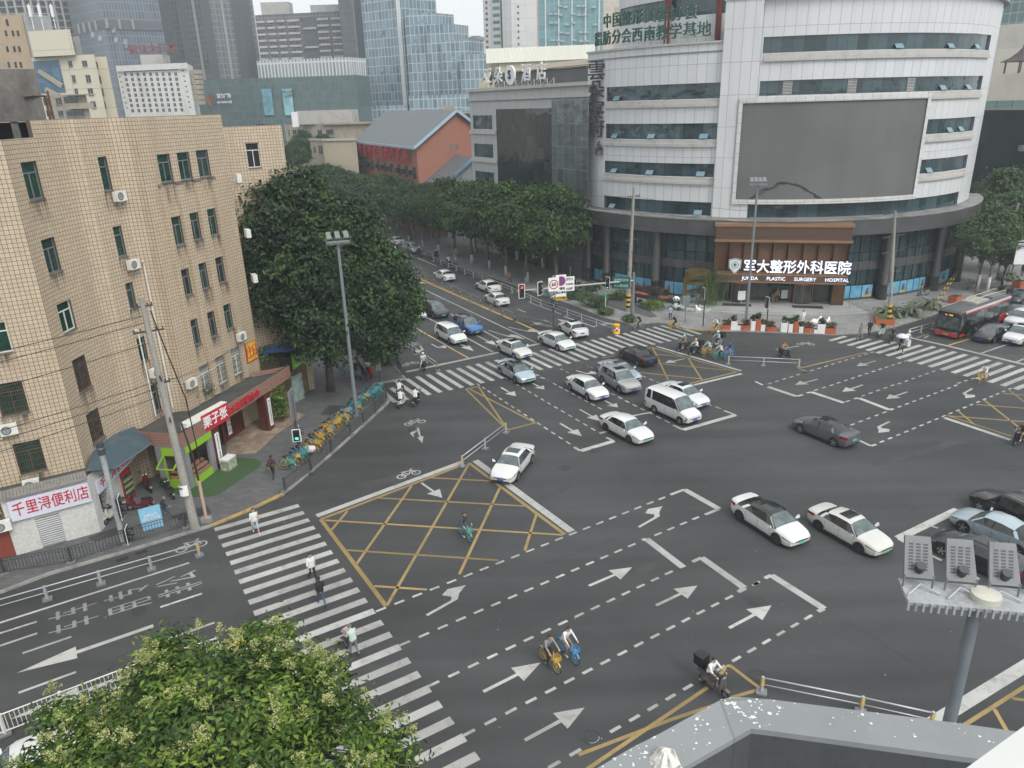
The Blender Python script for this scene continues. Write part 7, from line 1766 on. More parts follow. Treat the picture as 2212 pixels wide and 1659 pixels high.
 # each car stands where its near-side rear and front tyres touch the road in the photo
def stand(r,kind,rear,frnt,side,label,group='cars and vans on the junction'):
 K=CARS[kind];a,b=g(*rear),g(*frnt);d=(b-a).normalized();n=Vector((-d.y,d.x))*(1 if side=='R'else-1)
 m=(a+b)/2+n*(K['W']/2-.06);off=(K['wb'][0]+K['wb'][1])/2
 m=m-d*off
 r.location=(m.x,m.y,.004);r.rotation_euler.z=rzof(d);r['label']=label;r['group']=group
def at_center(r,px,d,label,z=0.,group='cars and vans on the junction'):
 c=g(px[0],px[1],z);r.location=(c.x,c.y,.004);r.rotation_euler.z=rzof(d);r['label']=label;r['group']=group
D4=lambda i,j,x,y:t(i,j,x,y)
cars=[('mpv','white_minivan',P_W,{},'g',c1(562,448),c1(660,502),'R','white people carrier behind the stop line beside the blue suv'),('suv','blue_suv',P_B,dict(roof=P_K,bars=True),'g',c1(712,372),c1(808,422),'R','blue suv with a black roof waiting in the queue'),('sedan','white_sedan',P_W,dict(sun=True),'b',c1(245,248),c1(320,288),'R','white saloon with sunroof beside the dark grey suv in the queue'),('suv','dark_grey_suv',P_G,dict(bars=True),'g',c1(430,228),c1(525,278),'R','dark grey suv with reflecting windscreen in the queue'),('sedan','white_sedan',P_W,{},'g',c1(215,88),c1(300,122),'R','white car mostly hidden by the leaning tree in the queue'),('sedan','white_sedan',P_W2,dict(sun=True),'b',c1(1110,578),c1(1225,632),'R','white saloon with sunroof rolling over the stop line onto the crossing'),('fastback','white_electric_car',P_W,{},'g',c1(1485,508),c1(1607,560),'R','white high electric hatchback on the crossing beside the departing saloon'),('fastback','silver_blue_car',P_SB,dict(roof=m_wind),'g',c1(1116,772),c1(1240,848),'R','pale silver blue car with black glass roof on the crossing stripes'),('sedan','white_sedan',P_W,{},'b',c1(1732,912),c1(1880,998),'R','white saloon with closed roof left of the silver suv'),('suv','silver_suv',P_S,dict(bars=True,sun=True),'b',t(2,1,758,1640),t(2,2,952,98),'R','silver suv with roof rails and glass roof amid the traffic'),('sedan','white_sedan',P_W,dict(rim=m_rimk),'g',t(2,2,815,408),t(2,2,1010,513),'R','white saloon leading the stream in front of the van'),('sedan','black_sedan',P_K,{},'b',t(2,1,1095,1512),t(2,1,940,1432),'L','black limousine heading over the far yellow box'),('sedan','white_sedan',P_W,dict(sun=True),'b',t(2,1,525,1270),t(2,1,405,1198),'L','white saloon driving away past the striped barrel'),('sedan','white_sedan',P_W,{},'b',t(1,1,1612,776),t(1,1,1547,748),'L','white saloon driving away alone in the lane beside the near median fence'),('fastback','white_electric_car',P_W,{},'g',t(1,1,1993,876),t(1,1,1915,842),'L','white saloon driving away beside the outer bike lane rail'),('sedan','white_sedan',P_W,{},'b',t(1,1,2070,992),t(1,1,1985,948),'L','white saloon driving away close to the median fence below another'),('fastback','white_electric_car',P_W,dict(roof=m_wind),'g',t(1,1,1025,520),t(1,1,960,494),'L','white car with black glass roof driving away beside the lamp arm'),('sedan','white_sedan',P_W,{},'b',t(1,1,1206,464),t(1,1,1156,442),'L','farthest white saloon braking under the avenue trees'),('sedan','white_sedan',P_W,dict(sun=True),'b',c1(1385,1555),t(2,2,50,836),'L','white saloon with sunroof turning at the yellow hatched box'),('fastback','grey_electric_car',P_M,dict(roof=m_wind),'g',t(3,2,566,542),t(3,2,275,420),'L','grey rounded electric car crossing beyond the empty centre'),('fastback','white_electric_car',P_W,dict(roof=m_wind,rim=m_rimk),'g',c2(558,508),c2(908,735),'R','white electric car with a black roof leading the turning pair'),('sedan','white_sedan',P_W2,dict(sun=True,rim=m_rimk),'g',c2(1265,600),c2(1625,805),'R','cream white saloon with sunroof in the turning pair nearest the floodlights'),('fastback','black_coupe',P_K,{},'b',t(3,1,2078,1242),t(3,1,1918,1322),'L','black low sports car waiting beside the trolleybus'),('suv','white_suv',P_W,dict(sun=True),'b',t(3,1,2330,1270),t(3,1,2180,1345),'L','white suv waiting at the stop line next to the black sports car'),('suv','white_suv',P_W,{},'b',t(3,1,2330,1130),t(3,1,2180,1195),'L','white suv behind the black sports car'),('suv','black_suv',P_K,dict(bars=True),'g',t(3,2,2250,1330),t(3,2,1785,1085),'L','black boxy suv at the picture edge on the near lanes'),('fastback','silver_blue_car',P_SB,{},'g',t(3,2,2130,1480),t(3,2,1690,1285),'L','silver car with an arm on the window sill between two dark cars'),('fastback','black_sedan',P_K,dict(sun=True),'b',t(3,2,2000,1720),t(3,2,1475,1475),'L','black saloon half hidden behind the near floodlights'),]
first={}
for kind,nm,pa,kw,pl_,a,b,side,lab in cars:
 key=(kind,nm,pa.name,str(sorted(kw)),pl_)
 if key in first:c=dup(first[key],(0,0,0))
 else:c=make_car(kind,nm,pa,plate=pl_,**kw);first[key]=c
 stand(c,kind,a,b,side,lab)
c=make_car('van','white_van',P_W,plate='b',rim=m_rim);stand(c,'van',t(2,2,1208,240),t(2,2,1475,363),'R','white minibus van with scraped corners waiting at the box line');c['category']='van'
f=M()
for p in((2.28,-.8,.62),(2.2,-.82,.5),(1.95,-.872,.58),(-2.3,-.868,.75),(-2.2,-.872,.62)):f.box(p[0]-.06,p[1]-.012,p[2]-.09,p[0]+.05,p[1]+.012,p[2]+.05)
f.build('scrape',m_trim,c)
def fresh(i):return dup(first[[k for k in first][i]],(0,0,0))
keys=list(first)
def cp_car(kind,nm):return dup(first[[k for k in keys if k[0]==kind and k[1]==nm][0]],(0,0,0))
c=cp_car('sedan','white_sedan');at_center(c,(1338,788),-DA,'silver saloon hidden behind the silver suv',1.2)
for ch in c.children:
 for sl_ in ch.material_slots:
  if sl_.material.name.startswith('paint'):sl_.link='OBJECT';sl_.material=P_SB
c.name='silver_sedan'
c=cp_car('sedan','white_sedan');at_center(c,(1478,838),-DA,'white saloon behind the minibus van',1.15)
c=make_car('mpv','silver_minivan',P_S,plate='b');at_center(c,t(1,1,1352,492),-DA,'silver people carrier coming towards the junction on the wrong side of the riders',.5)
c=make_car('sedan','dark_sedan',P_K,plate='b');at_center(c,(2187,672),-DB,'dark saloon behind the white suvs beside the trolleybus rear',.7)
c=make_car('suv','white_suv',P_W,plate='b');at_center(c,(60,1655),-DB,'white car parked under the flowering tree at the picture edge',.9)
c=make_car('sedan','black_sedan',P_G,plate='b');at_center(c,(2206,640),-DB,'dark car farther back beyond the trolleybus roof',.7)
# ---- trolleybus
bus=thing('trolleybus','red and black trolleybus with twin roof poles waiting at the far crossing','bus')
bf,br=gt(3,1,1655,1282),gt(3,1,2045,1130);bd_=(bf-br).normalized();bl=Vector((bd_.y,-bd_.x))
L,W=10.6,2.5
ctr=bf-bd_*(L/2-.3)+(-Vector((-bd_.y,bd_.x)))*(W/2);bus.location=(ctr.x,ctr.y,.004);bus.rotation_euler.z=rzof(bd_)
x0,x1=-L/2,L/2
def sect(x,s=1.,zt=3.):return[(x,-W/2*s,.32),(x,W/2*s,.32),(x,W/2*s,2.2),(x,W/2*s*.97,zt-.12),(x,W/2*.8*s,zt),(x,-W/2*.8*s,zt),(x,-W/2*s*.97,zt-.12),(x,-W/2*s,2.2)]
f=M();S_=[sect(x0,.97),sect(x0+.1),sect(x1-.5),sect(x1-.12,.97,2.95),sect(x1+.05,.88,2.6)]
S_[4]=[(x1+.08,y,z)for _,y,z in sect(0,.9,2.75)]
for a,b in zip(S_,S_[1:]):
 for k in range(8):f.face([a[k],a[(k+1)%8],b[(k+1)%8],b[k]],0 if k in(1,2,6,7,0)else 1)
f.face(S_[0][::-1],0);f.face(S_[4],0)
f.build('body',[P_K,stained('bus_roof',(.085,.085,.082),(.05,.05,.05),.8)],bus,smooth=True,sharp=30,fix=True)
for s in(1,-1):
 f=M();y=s*W/2
 f.box(x0+.05,y-.01 if s>0 else y-.02,.34,x0+2.,y+.02 if s>0 else y+.01,1.1);f.box(x1-1.3,y-.01 if s>0 else y-.02,.34,x1-.12,y+.02 if s>0 else y+.01,.62);f.build('red_skirt',P_R,bus)
 f=M();f.box(x0+.05,s*W*.485-.03,2.55,x1-.6,s*W*.485+.03,2.72);f.build('red_stripe',P_R,bus);f=M();f.box(x0+.02,s*W*.482-.035,2.724,x1-.7,s*W*.482+.035,2.93);f.build('white_stripe',P_W,bus)
 for i in range(6):
  f=M();a=x0+.6+i*1.48;f.box(a,y-.012 if s>0 else y-.008,1.25,a+1.32,y+.008 if s>0 else y+.012,2.4);f.build('side_window',m_gl2,bus)
for k,x in enumerate((-.6,3.3)):
 f=M();y=-W/2;f.box(x,W/2-.01,.45,x+1.1,W/2+.03,2.35);f.build('door',m_wind,bus)
f=M();f.hexa([(x1+.085,-1.05,1.05),(x1+.1,-1.05,1.05),(x1+.1,1.05,1.05),(x1+.085,1.05,1.05),(x1-.03,-1.02,2.25),(x1+.092,-1.02,2.25),(x1+.092,1.02,2.25),(x1-.03,1.02,2.25)]);f.build('windscreen',mat('bus_screen',(.06,.075,.075),.06,spec=.8,var=.7,scale=2.5),bus)
f=M();f.box(x1-.2,-.95,2.3,x1+.096,.95,2.62);f.build('destination_display',m_trim,bus)
text('lettering','56   中和',.2,mat('amber_led',(.9,.45,.08),.5,emit=1.,var=0),Vector((x1+.11,0,2.46)),(0,1,0),Z3,bus,.01,font_world=False)
f=M();f.hexa([(x1-.3,-1.2,.3),(x1+.14,-1.08,.3),(x1+.14,1.08,.3),(x1-.3,1.2,.3),(x1-.3,-1.2,.85),(x1+.12,-1.1,.72),(x1+.12,1.1,.72),(x1-.3,1.2,.85)]);f.build('front_bumper',P_R,bus)
for s in(1,-1):
 f=M();f.box(x1+.06,s*.85-.2,.66,x1+.15,s*.85+.2,.8);f.build('headlight',m_hl,bus)
 f=M();f.tube([(x1-.1,s*1.2,2.3),(x1+.35,s*1.35,2.15),(x1+.35,s*1.38,1.75)],.045,6);f.build('mirror',m_trim,bus)
 for x in(-3.3,3.35):wheel(.47,m_rim,bus,x,s*W/2,8)
f=M();f.box(x1+.145,-.24,.42,x1+.155,.24,.56);f.build('licence_plate',m_plg,bus)
f=M();f.box(-4.4,-.8,3.,-1.8,.8,3.28);f.build('roof_equipment',m_gray,bus);f=M();f.box(-1.2,-.75,3.,1.6,.75,3.2);f.build('roof_equipment',mat('sun_faded_grp',(.33,.32,.28),.7,var=.2),bus)
for s in(1,-1):
 f=M();f.tube([(-4.6,s*.95,3.12),(2.,s*.95,3.12)],.03,5);[f.tube([(x,s*.95,3.),(x,s*.95,3.12)],.025,4)for x in(-4.4,-2.8,-1.2,.4,1.9)];f.build('roof_rail',m_gray,bus)
 f=M();f.tube([(-.9,s*.3,3.3),(x1+.9,s*.35,3.1-.25),(x1+1.6,s*.36,2.3)],[.05,.035,.03],6)if False else f.tube([(1.8,s*.3,3.3),(1.2,s*.35,3.5),(-5.4,s*.5,3.42)],[.05,.045,.03],6);f.build('trolley_pole',mat('pole_cream',(.42,.4,.3),.6),bus)
 # ================================================================== people, bicycles, scooters
def cap_tube(f,a,b,r0_,r1_,n=10):
 a,b=Vector(a),Vector(b);d=(b-a);L=d.length;d=d/L if L>1e-6 else Vector((0,0,1))
 f.tube([a-d*r0_*.8,a-d*r0_*.45,a,b,b+d*r1_*.45,b+d*r1_*.8],[r0_*.5,r0_*.88,r0_,r1_,r1_*.88,r1_*.5],n)
POSES={}
def pose(kind):
 J=dict(pel=(0,0,.95),che=(0.,0,1.28),nek=(.01,0,1.46),hed=(.03,0,1.6),Ls=(0,.18,1.39),Le=(-.02,.235,1.12),Lw=(.05,.235,.87),Rs=(0,-.18,1.39),Re=(-.02,-.235,1.12),Rw=(.05,-.235,.87),Lh=(0,.095,.9),Lk=(.02,.1,.49),La=(-.01,.1,.08),Lt=(.15,.11,.04),Rh=(0,-.095,.9),Rk=(.02,-.1,.49),Ra=(-.01,-.1,.08),Rt=(.15,-.11,.04))
 if kind=='walk':J.update(Lk=(.17,.1,.52),La=(.27,.1,.1),Lt=(.42,.11,.09),Rk=(-.06,-.1,.48),Ra=(-.33,-.1,.14),Rt=(-.22,-.11,.04),Le=(-.13,.23,1.14),Lw=(-.08,.24,.9),Re=(.06,-.23,1.13),Rw=(.22,-.22,.93))
 if kind=='stride':J.update(che=(.06,0,1.26),nek=(.09,0,1.43),hed=(.13,0,1.56),Ls=(.06,.18,1.37),Rs=(.06,-.18,1.37),Lk=(.24,.1,.54),La=(.42,.1,.09),Lt=(.57,.11,.1),Rk=(-.14,-.1,.5),Ra=(-.46,-.1,.18),Rt=(-.36,-.11,.05),Le=(-.1,.24,1.14),Lw=(-.05,.25,.9),Re=(.18,-.23,1.13),Rw=(.36,-.2,1.))
 if kind=='push':J.update(che=(.05,0,1.26),nek=(.1,0,1.42),hed=(.16,0,1.53),Ls=(.06,.18,1.36),Rs=(.06,-.18,1.36),Le=(.16,.22,1.12),Lw=(.4,.18,1.02),Re=(.16,-.22,1.12),Rw=(.4,-.18,1.02),Lk=(.12,.1,.5),La=(.16,.1,.08),Lt=(.31,.11,.05),Rk=(-.04,-.1,.48),Ra=(-.22,-.1,.12),Rt=(-.09,-.11,.04))
 if kind=='look':J.update(Le=(.1,.26,1.16),Lw=(.26,.1,1.4),Re=(.1,-.26,1.16),Rw=(.26,-.1,1.4))
 if kind=='phone':J.update(hed=(.09,0,1.57),Le=(.02,.22,1.12),Lw=(.24,.08,1.2),Re=(.02,-.22,1.12),Rw=(.24,-.08,1.2))
 if kind=='umbrella':J.update(POSE_WALK);J.update(Re=(.1,-.25,1.18),Rw=(.22,-.14,1.38))
 if kind=='bike':J.update(pel=(-.24,0,.98),che=(-.08,0,1.3),nek=(-.01,0,1.47),hed=(.05,0,1.6),Ls=(-.05,.18,1.41),Rs=(-.05,-.18,1.41),Le=(.13,.25,1.2),Lw=(.34,.25,1.08),Re=(.13,-.25,1.2),Rw=(.34,-.25,1.08),Lh=(-.22,.09,.93),Lk=(.16,.11,.8),La=(.02,.12,.42),Lt=(.17,.12,.38),Rh=(-.22,-.09,.93),Rk=(.1,-.11,.62),Ra=(0.,-.12,.2),Rt=(.15,-.12,.17))
 if kind=='scoot':J.update(pel=(-.28,0,.86),che=(-.2,0,1.18),nek=(-.16,0,1.36),hed=(-.12,0,1.5),Ls=(-.18,.19,1.3),Rs=(-.18,-.19,1.3),Le=(.02,.27,1.1),Lw=(.26,.26,1.04),Re=(.02,-.27,1.1),Rw=(.26,-.26,1.04),Lh=(-.24,.1,.82),Lk=(.16,.14,.78),La=(.14,.13,.36),Lt=(.3,.14,.34),Rh=(-.24,-.1,.82),Rk=(.16,-.14,.78),Ra=(.14,-.13,.36),Rt=(.3,-.14,.34))
 if kind=='pillion':J.update(pose('scoot'));J.update({k:(v[0]-.42,v[1],v[2]+.04)for k,v in J.items()});J.update(Le=(-.42,.27,1.12),Lw=(-.24,.2,1.),Re=(-.42,-.27,1.12),Rw=(-.24,-.2,1.))
 if kind=='foot_down':J.update(pose('scoot'));J.update(Rk=(-.02,-.28,.52),Ra=(-.06,-.38,.09),Rt=(.08,-.4,.04))
 if kind=='bikestand':J.update(pose('bike'));J.update(Rk=(-.1,-.2,.52),Ra=(-.14,-.3,.09),Rt=(.01,-.31,.04))
 return J
POSE_WALK=pose('walk')
def body_mesh(kind):
 if kind in POSES:return POSES[kind]
 J={k:Vector(v)for k,v in pose(kind).items()}
 f=M();bones=[]
 def limb(a,b,r0_,r1_,tag_):
  cap_tube(f,J[a]if isinstance(a,str)else a,J[b]if isinstance(b,str)else b,r0_,r1_);bones.append((J[a]if isinstance(a,str)else Vector(a),J[b]if isinstance(b,str)else Vector(b),tag_))
 up_=(J['nek']-J['pel']).normalized()
 for y in(-.075,0,.075):
  o1=Vector((0,y,0));limb(J['pel']+o1-up_*.02,J['pel'].lerp(J['che'],.5)+o1*.9,.115,.105,1);limb(J['pel'].lerp(J['che'],.5)+o1*.9,J['che']+o1*1.15,.105,.115,1);limb(J['che']+o1*1.15,J['che']+o1*1.3+up_*.08,.112,.085,1)
 bones.append((J['pel']-up_*.08,J['pel']-up_*.02,3))
 limb('nek','hed',.056,.055,0)
 limb(J['che']+up_*.12,'nek',.075,.06,1)
 hd=(J['hed']-J['nek']).normalized()*.25+Vector((0,0,.75));hd.normalize()
 h0=J['hed']+hd*0.
 f.tube([h0-hd*.09,h0-hd*.06,h0,h0+hd*.07,h0+hd*.12,h0+hd*.145],[.045,.072,.088,.09,.062,.02],12)
 fwd=Vector((1,0,0))-hd*hd.x;fwd.normalize()
 cap_tube(f,h0+fwd*.03-hd*.055,h0+fwd*.045-hd*.06,.055,.045)
 f.tube([h0+fwd*.085+hd*.02,h0+fwd*.105-hd*.012,h0+fwd*.085-hd*.02],[.012,.018,.012],6)
 for s in(1,-1):f.tube([h0+Vector((0,s*.088,-.03)),h0+Vector((-.01,s*.098,0.)),h0+Vector((0,s*.088,.03))],[.012,.016,.012],6)
 bones.append((h0-hd*.05,h0+hd*.1,0))
 for S in 'LR':
  s=1 if S=='L'else-1
  limb(S+'s',S+'e',.058,.044,1);limb(S+'e',S+'w',.043,.031,2)
  d=(J[S+'w']-J[S+'e']).normalized();a=J[S+'w']+d*.03;b=J[S+'w']+d*.09
  side=d.cross(Vector((0,0,1)));side=side.normalized()if side.length>.1 else Vector((1,0,0))
  dn=d.cross(side)
  if dn.z>0:dn=-dn
  for k in(-.022,0,.022):cap_tube(f,a+side*k,b+side*k,.016,.015,6)
  for k,L in((-.033,.062),(-.011,.075),(.011,.07),(.033,.055)):
   c=b+side*k;m=c+d*L*.55+dn*.008;e=m+d*L*.3+dn*.03;f.tube([b+side*k*.9,c+d*.01,m,e],[.0105,.0105,.0095,.007],6)
  th=a+side*(.03*-s)*1.;f.tube([a,th+d*.02-side*.012*s,th+d*.055-side*.022*s+dn*.015],[.013,.012,.008],6)
  bones.append((a,b+d*.06,0))
  limb(S+'h',S+'k',.088,.062,3);limb(S+'k',S+'a',.058,.04,4)
  limb(S+'a',S+'t',.042,.034,5);cap_tube(f,J[S+'a']-(J[S+'t']-J[S+'a']).normalized()*.04,J[S+'a'],.036,.04);bones.append((J[S+'a']-Vector((.05,0,0)),J[S+'a'],5))
 me=bpy.data.meshes.new('person');me.from_pydata(f.v,[],f.f);me.update()
 o=bpy.data.objects.new('tmp',me);COL.objects.link(o)
 md=o.modifiers.new('r','REMESH');md.mode='VOXEL';md.voxel_size=.0155
 ms=o.modifiers.new('s','SMOOTH');ms.factor,ms.iterations=.5,2
 me2=bpy.data.meshes.new_from_object(o.evaluated_get(bpy.context.evaluated_depsgraph_get()))
 bpy.data.objects.remove(o);bpy.data.meshes.remove(me)
 n=len(me2.polygons);ce=np.empty(n*3,np.float32);me2.polygons.foreach_get('center',ce);ce=ce.reshape(-1,3)
 best=np.full(n,1e9);tg=np.zeros(n,np.int32)
 for a,b,k in bones:
  a,b=np.array(a),np.array(b);d=b-a;q=np.clip(((ce-a)@d)/max(d@d,1e-9),0,1);dist=np.linalg.norm(ce-a-q[:,None]*d,axis=1)-{1:.07,3:.05}.get(k,.02)
  m=dist<best;best[m]=dist[m];tg[m]=k
 hh,ff=np.array(h0),np.array(fwd);rel=ce-hh;fx=rel@ff;hz_=rel@np.array(hd)
 eye=(fx>.066)&(np.abs(np.abs(rel[:,1])-.032)<.013)&(np.abs(hz_-.022)<.01);mouth=(fx>.06)&(np.abs(rel[:,1])<.024)&(np.abs(hz_+.045)<.008)
 tg[eye]=6;tg[mouth]=7
 for k in range(8):me2.materials.append(MATS['skin'])
 me2.polygons.foreach_set('material_index',tg);me2.polygons.foreach_set('use_smooth',[True]*n);me2.name='person'
 H=M()
 side=hd.cross(fwd)
 for(nm)in(0,):
  rings=[]
  for i in range(6):
   el=R(-18+i*21);ring_=[]
   for j in range(16):
    az=2*math.pi*j/16;r_=.099 if el>0 else .097;cut=.55 if math.cos(az)>.35 else 1
    e2=el if cut==1 else max(el,R(28));ring_.append(h0+hd*(.035+.115*math.sin(e2))+(fwd*math.cos(az)+side*math.sin(az))*r_*math.cos(e2)*1.03-fwd*.008)
   rings.append(ring_)
  b0=len(H.v)
  for r_ in rings:H.v+=[tuple(p)for p in r_]
  for i in range(5):
   for j in range(16):H.f.append((b0+i*16+j,b0+i*16+(j+1)%16,b0+(i+1)*16+(j+1)%16,b0+(i+1)*16+j));H.m.append(0);H.uv.append(None)
  H.f.append(tuple(b0+80+j for j in range(16)));H.m.append(0);H.uv.append(None)
 POSES[kind]=(me2,H,h0,hd,fwd)
 return POSES[kind]
mat('skin',(.4,.24,.165),.6,var=.06)
CL={k:mat('cloth_'+k,c,.85,var=.06,scale=3)for k,c in dict(white=(.6,.6,.59),black=(.016,.016,.018),grey=(.2,.205,.21),navy=(.02,.03,.055),mint=(.42,.52,.46),khaki=(.2,.165,.11),blue=(.03,.08,.3),darkgrey=(.055,.055,.058),olive=(.08,.085,.06),denim=(.055,.08,.14),orange=(.35,.16,.08),paleblue=(.3,.4,.48),greygreen=(.13,.15,.145),red=(.35,.03,.04),jeansgrey=(.14,.145,.17)).items()}
CL['print']=stained('cloth_print',(.018,.018,.02),(.28,.07,.04),9.,.52,.56,.85,20)
m_hair=mat('hair_black',(.012,.011,.011),.6,var=.2);m_hgrey=mat('hair_grey',(.12,.12,.12),.7)
m_shoe=mat('shoe_dark',(.025,.025,.027),.6);m_shoew=mat('shoe_white',(.55,.55,.54),.6);m_eye=mat('eye_dark',(.01,.008,.008),.3);m_lip=mat('lip',(.26,.1,.085),.6)
hairmesh={}
def person(kind,p,d,label,top,bottom,long_=False,shorts=False,shoe=None,hair=m_hair,helmet=None,s=1.,z=0.,longhair=False,group='people at the junction'):
 me,H,h0,hd,fwd=body_mesh(kind)
 o=bpy.data.objects.new('person',me);COL.objects.link(o)
 sk=MATS['skin']
 for k,m_ in enumerate((sk,CL[top],CL[top]if long_ else sk,CL[bottom],sk if shorts else CL[bottom],shoe or m_shoe,m_eye,m_lip)):o.material_slots[k].link='OBJECT';o.material_slots[k].material=m_
 o.location=(p[0],p[1],z);o.rotation_euler.z=rzof(d);o.scale=(s,s,s)
 tag(o,label,'person',group)
 if helmet is None or longhair:
  if kind not in hairmesh:
   h=H.build('hair',m_hair,None,smooth=True);hairmesh[kind]=h.data
  else:
   h=bpy.data.objects.new('hair',hairmesh[kind]);COL.objects.link(h)
  h.parent=o
  if hair is not m_hair:h.material_slots[0].link='OBJECT';h.material_slots[0].material=hair
  if longhair:
   f=M();side=hd.cross(fwd);f.tube([h0-fwd*.05+hd*.03,h0-fwd*.085-hd*.06,h0-fwd*.085-hd*.2,h0-fwd*.075-hd*.28],[.075,.085,.07,.03],8);lh=f.build('hair',hair,o,smooth=True)
 if helmet is not None:
  f=M();side=hd.cross(fwd)
  for i in range(6):
   pass
  f.lathe([(.118,-.03),(.128,.03),(.12,.09),(.085,.135),(.03,.155)],14);b0=0
  f.v=[tuple(h0+hd*(.02+v[2])+fwd*v[0]*1.08+side*v[1])for v in f.v];hm_=f.build('helmet',helmet,o,smooth=True)
 return o
 # ---- bicycle
def bicycle(col,basket=True,guard=True):
 r=thing('bicycle','x','bicycle')
 for x in(.53,-.53):
  f=M();n=22
  ring_=[(x+.31*math.cos(i/n*6.2832),0,.33+.31*math.sin(i/n*6.2832))for i in range(n+1)]
  f.tube(ring_,.019,6,0,False);w_=f.build('wheel',m_tyre,r,smooth=True)
  f=M();f.tube([(x+.285*math.cos(i/n*6.2832),0,.33+.285*math.sin(i/n*6.2832))for i in range(n+1)],.012,5,0,False)
  for i in range(10):a=i*.6283;f.tube([(x,0,.33),(x+.28*math.cos(a),0,.33+.28*math.sin(a))],.0035,3)
  f.tube([(x,-.05,.33),(x,.05,.33)],.022,6);f.build('rim',col,w_)
  if guard:
   f=M();P=[(x+.345*math.cos(R(a)),.33+.345*math.sin(R(a)))for a in range(20 if x<0 else 30,175,15)]
   for a,b in zip(P,P[1:]):f.hexa([(a[0],-.035,a[1]),(a[0],.035,a[1]),(b[0],.035,b[1]),(b[0],-.035,b[1]),(a[0],-.035,a[1]+.012),(a[0],.035,a[1]+.012),(b[0],.035,b[1]+.012),(b[0],-.035,b[1]+.012)])
   f.build('mudguard',col,r)
 f=M()
 for a,b,q in(((-.05,0,.32),(-.24,0,.86),.022),((-.05,0,.32),(.34,0,.62),.028),((-.53,.04,.33),(-.05,.04,.32),.014),((-.53,-.04,.33),(-.05,-.04,.32),.014),((-.53,.04,.33),(-.2,.02,.72),.012),((-.53,-.04,.33),(-.2,-.02,.72),.012),((.34,0,.55),(.3,0,1.02),.024),((.34,.05,.6),(.53,.05,.33),.014),((.34,-.05,.6),(.53,-.05,.33),.014)):f.tube([a,b],q,6)
 f.build('frame',col,r,smooth=True)
 f=M();f.hexa([(-.38,-.09,.93),(-.1,-.03,.94),(-.1,.03,.94),(-.38,.09,.93),(-.38,-.1,.98),(-.1,-.03,.97),(-.1,.03,.97),(-.38,.1,.98)]);f.tube([(-.24,0,.86),(-.24,0,.93)],.016,6);f.build('saddle',m_blk,r)
 f=M();f.tube([(.16,.28,1.06),(.26,.26,1.05),(.31,.12,1.03),(.31,-.12,1.03),(.26,-.26,1.05),(.16,-.28,1.06)],.014,6);f.build('handlebar',m_blk,r)
 f=M();f.tube([(-.05,-.14,.2),(-.05,-.06,.22),(-.05,-.05,.32),(-.05,.05,.32),(-.05,.06,.42),(-.05,.14,.44)],.013,5);f.box(-.1,.12,.42,0,.2,.45);f.box(-.1,-.2,.18,0,-.12,.21);f.build('crank',m_gray,r)
 if basket:
  f=M();f.box(.4,-.15,.7,.66,.15,.71)
  for z in(.76,.84,.92):f.tube([(.4,-.17,z),(.68,-.17,z),(.68,.17,z),(.4,.17,z),(.4,-.17,z)],.011,4)
  for i in range(6):y=-.17+i*.068;f.tube([(.68,y,.7),(.68,y,.92)],.009,4);f.tube([(.4+i*.055,-.17,.7),(.4+i*.055,-.17,.92)],.009,4);f.tube([(.4+i*.055,.17,.7),(.4+i*.055,.17,.92)],.009,4)
  f.build('basket',col,r)
 return r
B_T=mat('bike_teal',(.07,.3,.275),.4,coat=.2);B_Y=mat('bike_yellow',(.5,.32,.04),.4,coat=.3);B_B=mat('bike_blue',(.06,.25,.48),.4,coat=.3);B_S=mat('bike_silver',(.33,.33,.3),.4,.4)
bk={}
def bike(col,p,d,label,group='share bicycles',basket=True,lean=0.):
 key=(col.name,basket)
 if key not in bk:r=bk[key]=bicycle(col,basket)
 else:r=dup(bk[key],(0,0,0))
 r.location=(p[0],p[1],.13 if group.startswith('share bicycles parked')else .006);r.rotation_euler=(lean,0,rzof(d));r['label']=label;r['group']=group
 return r
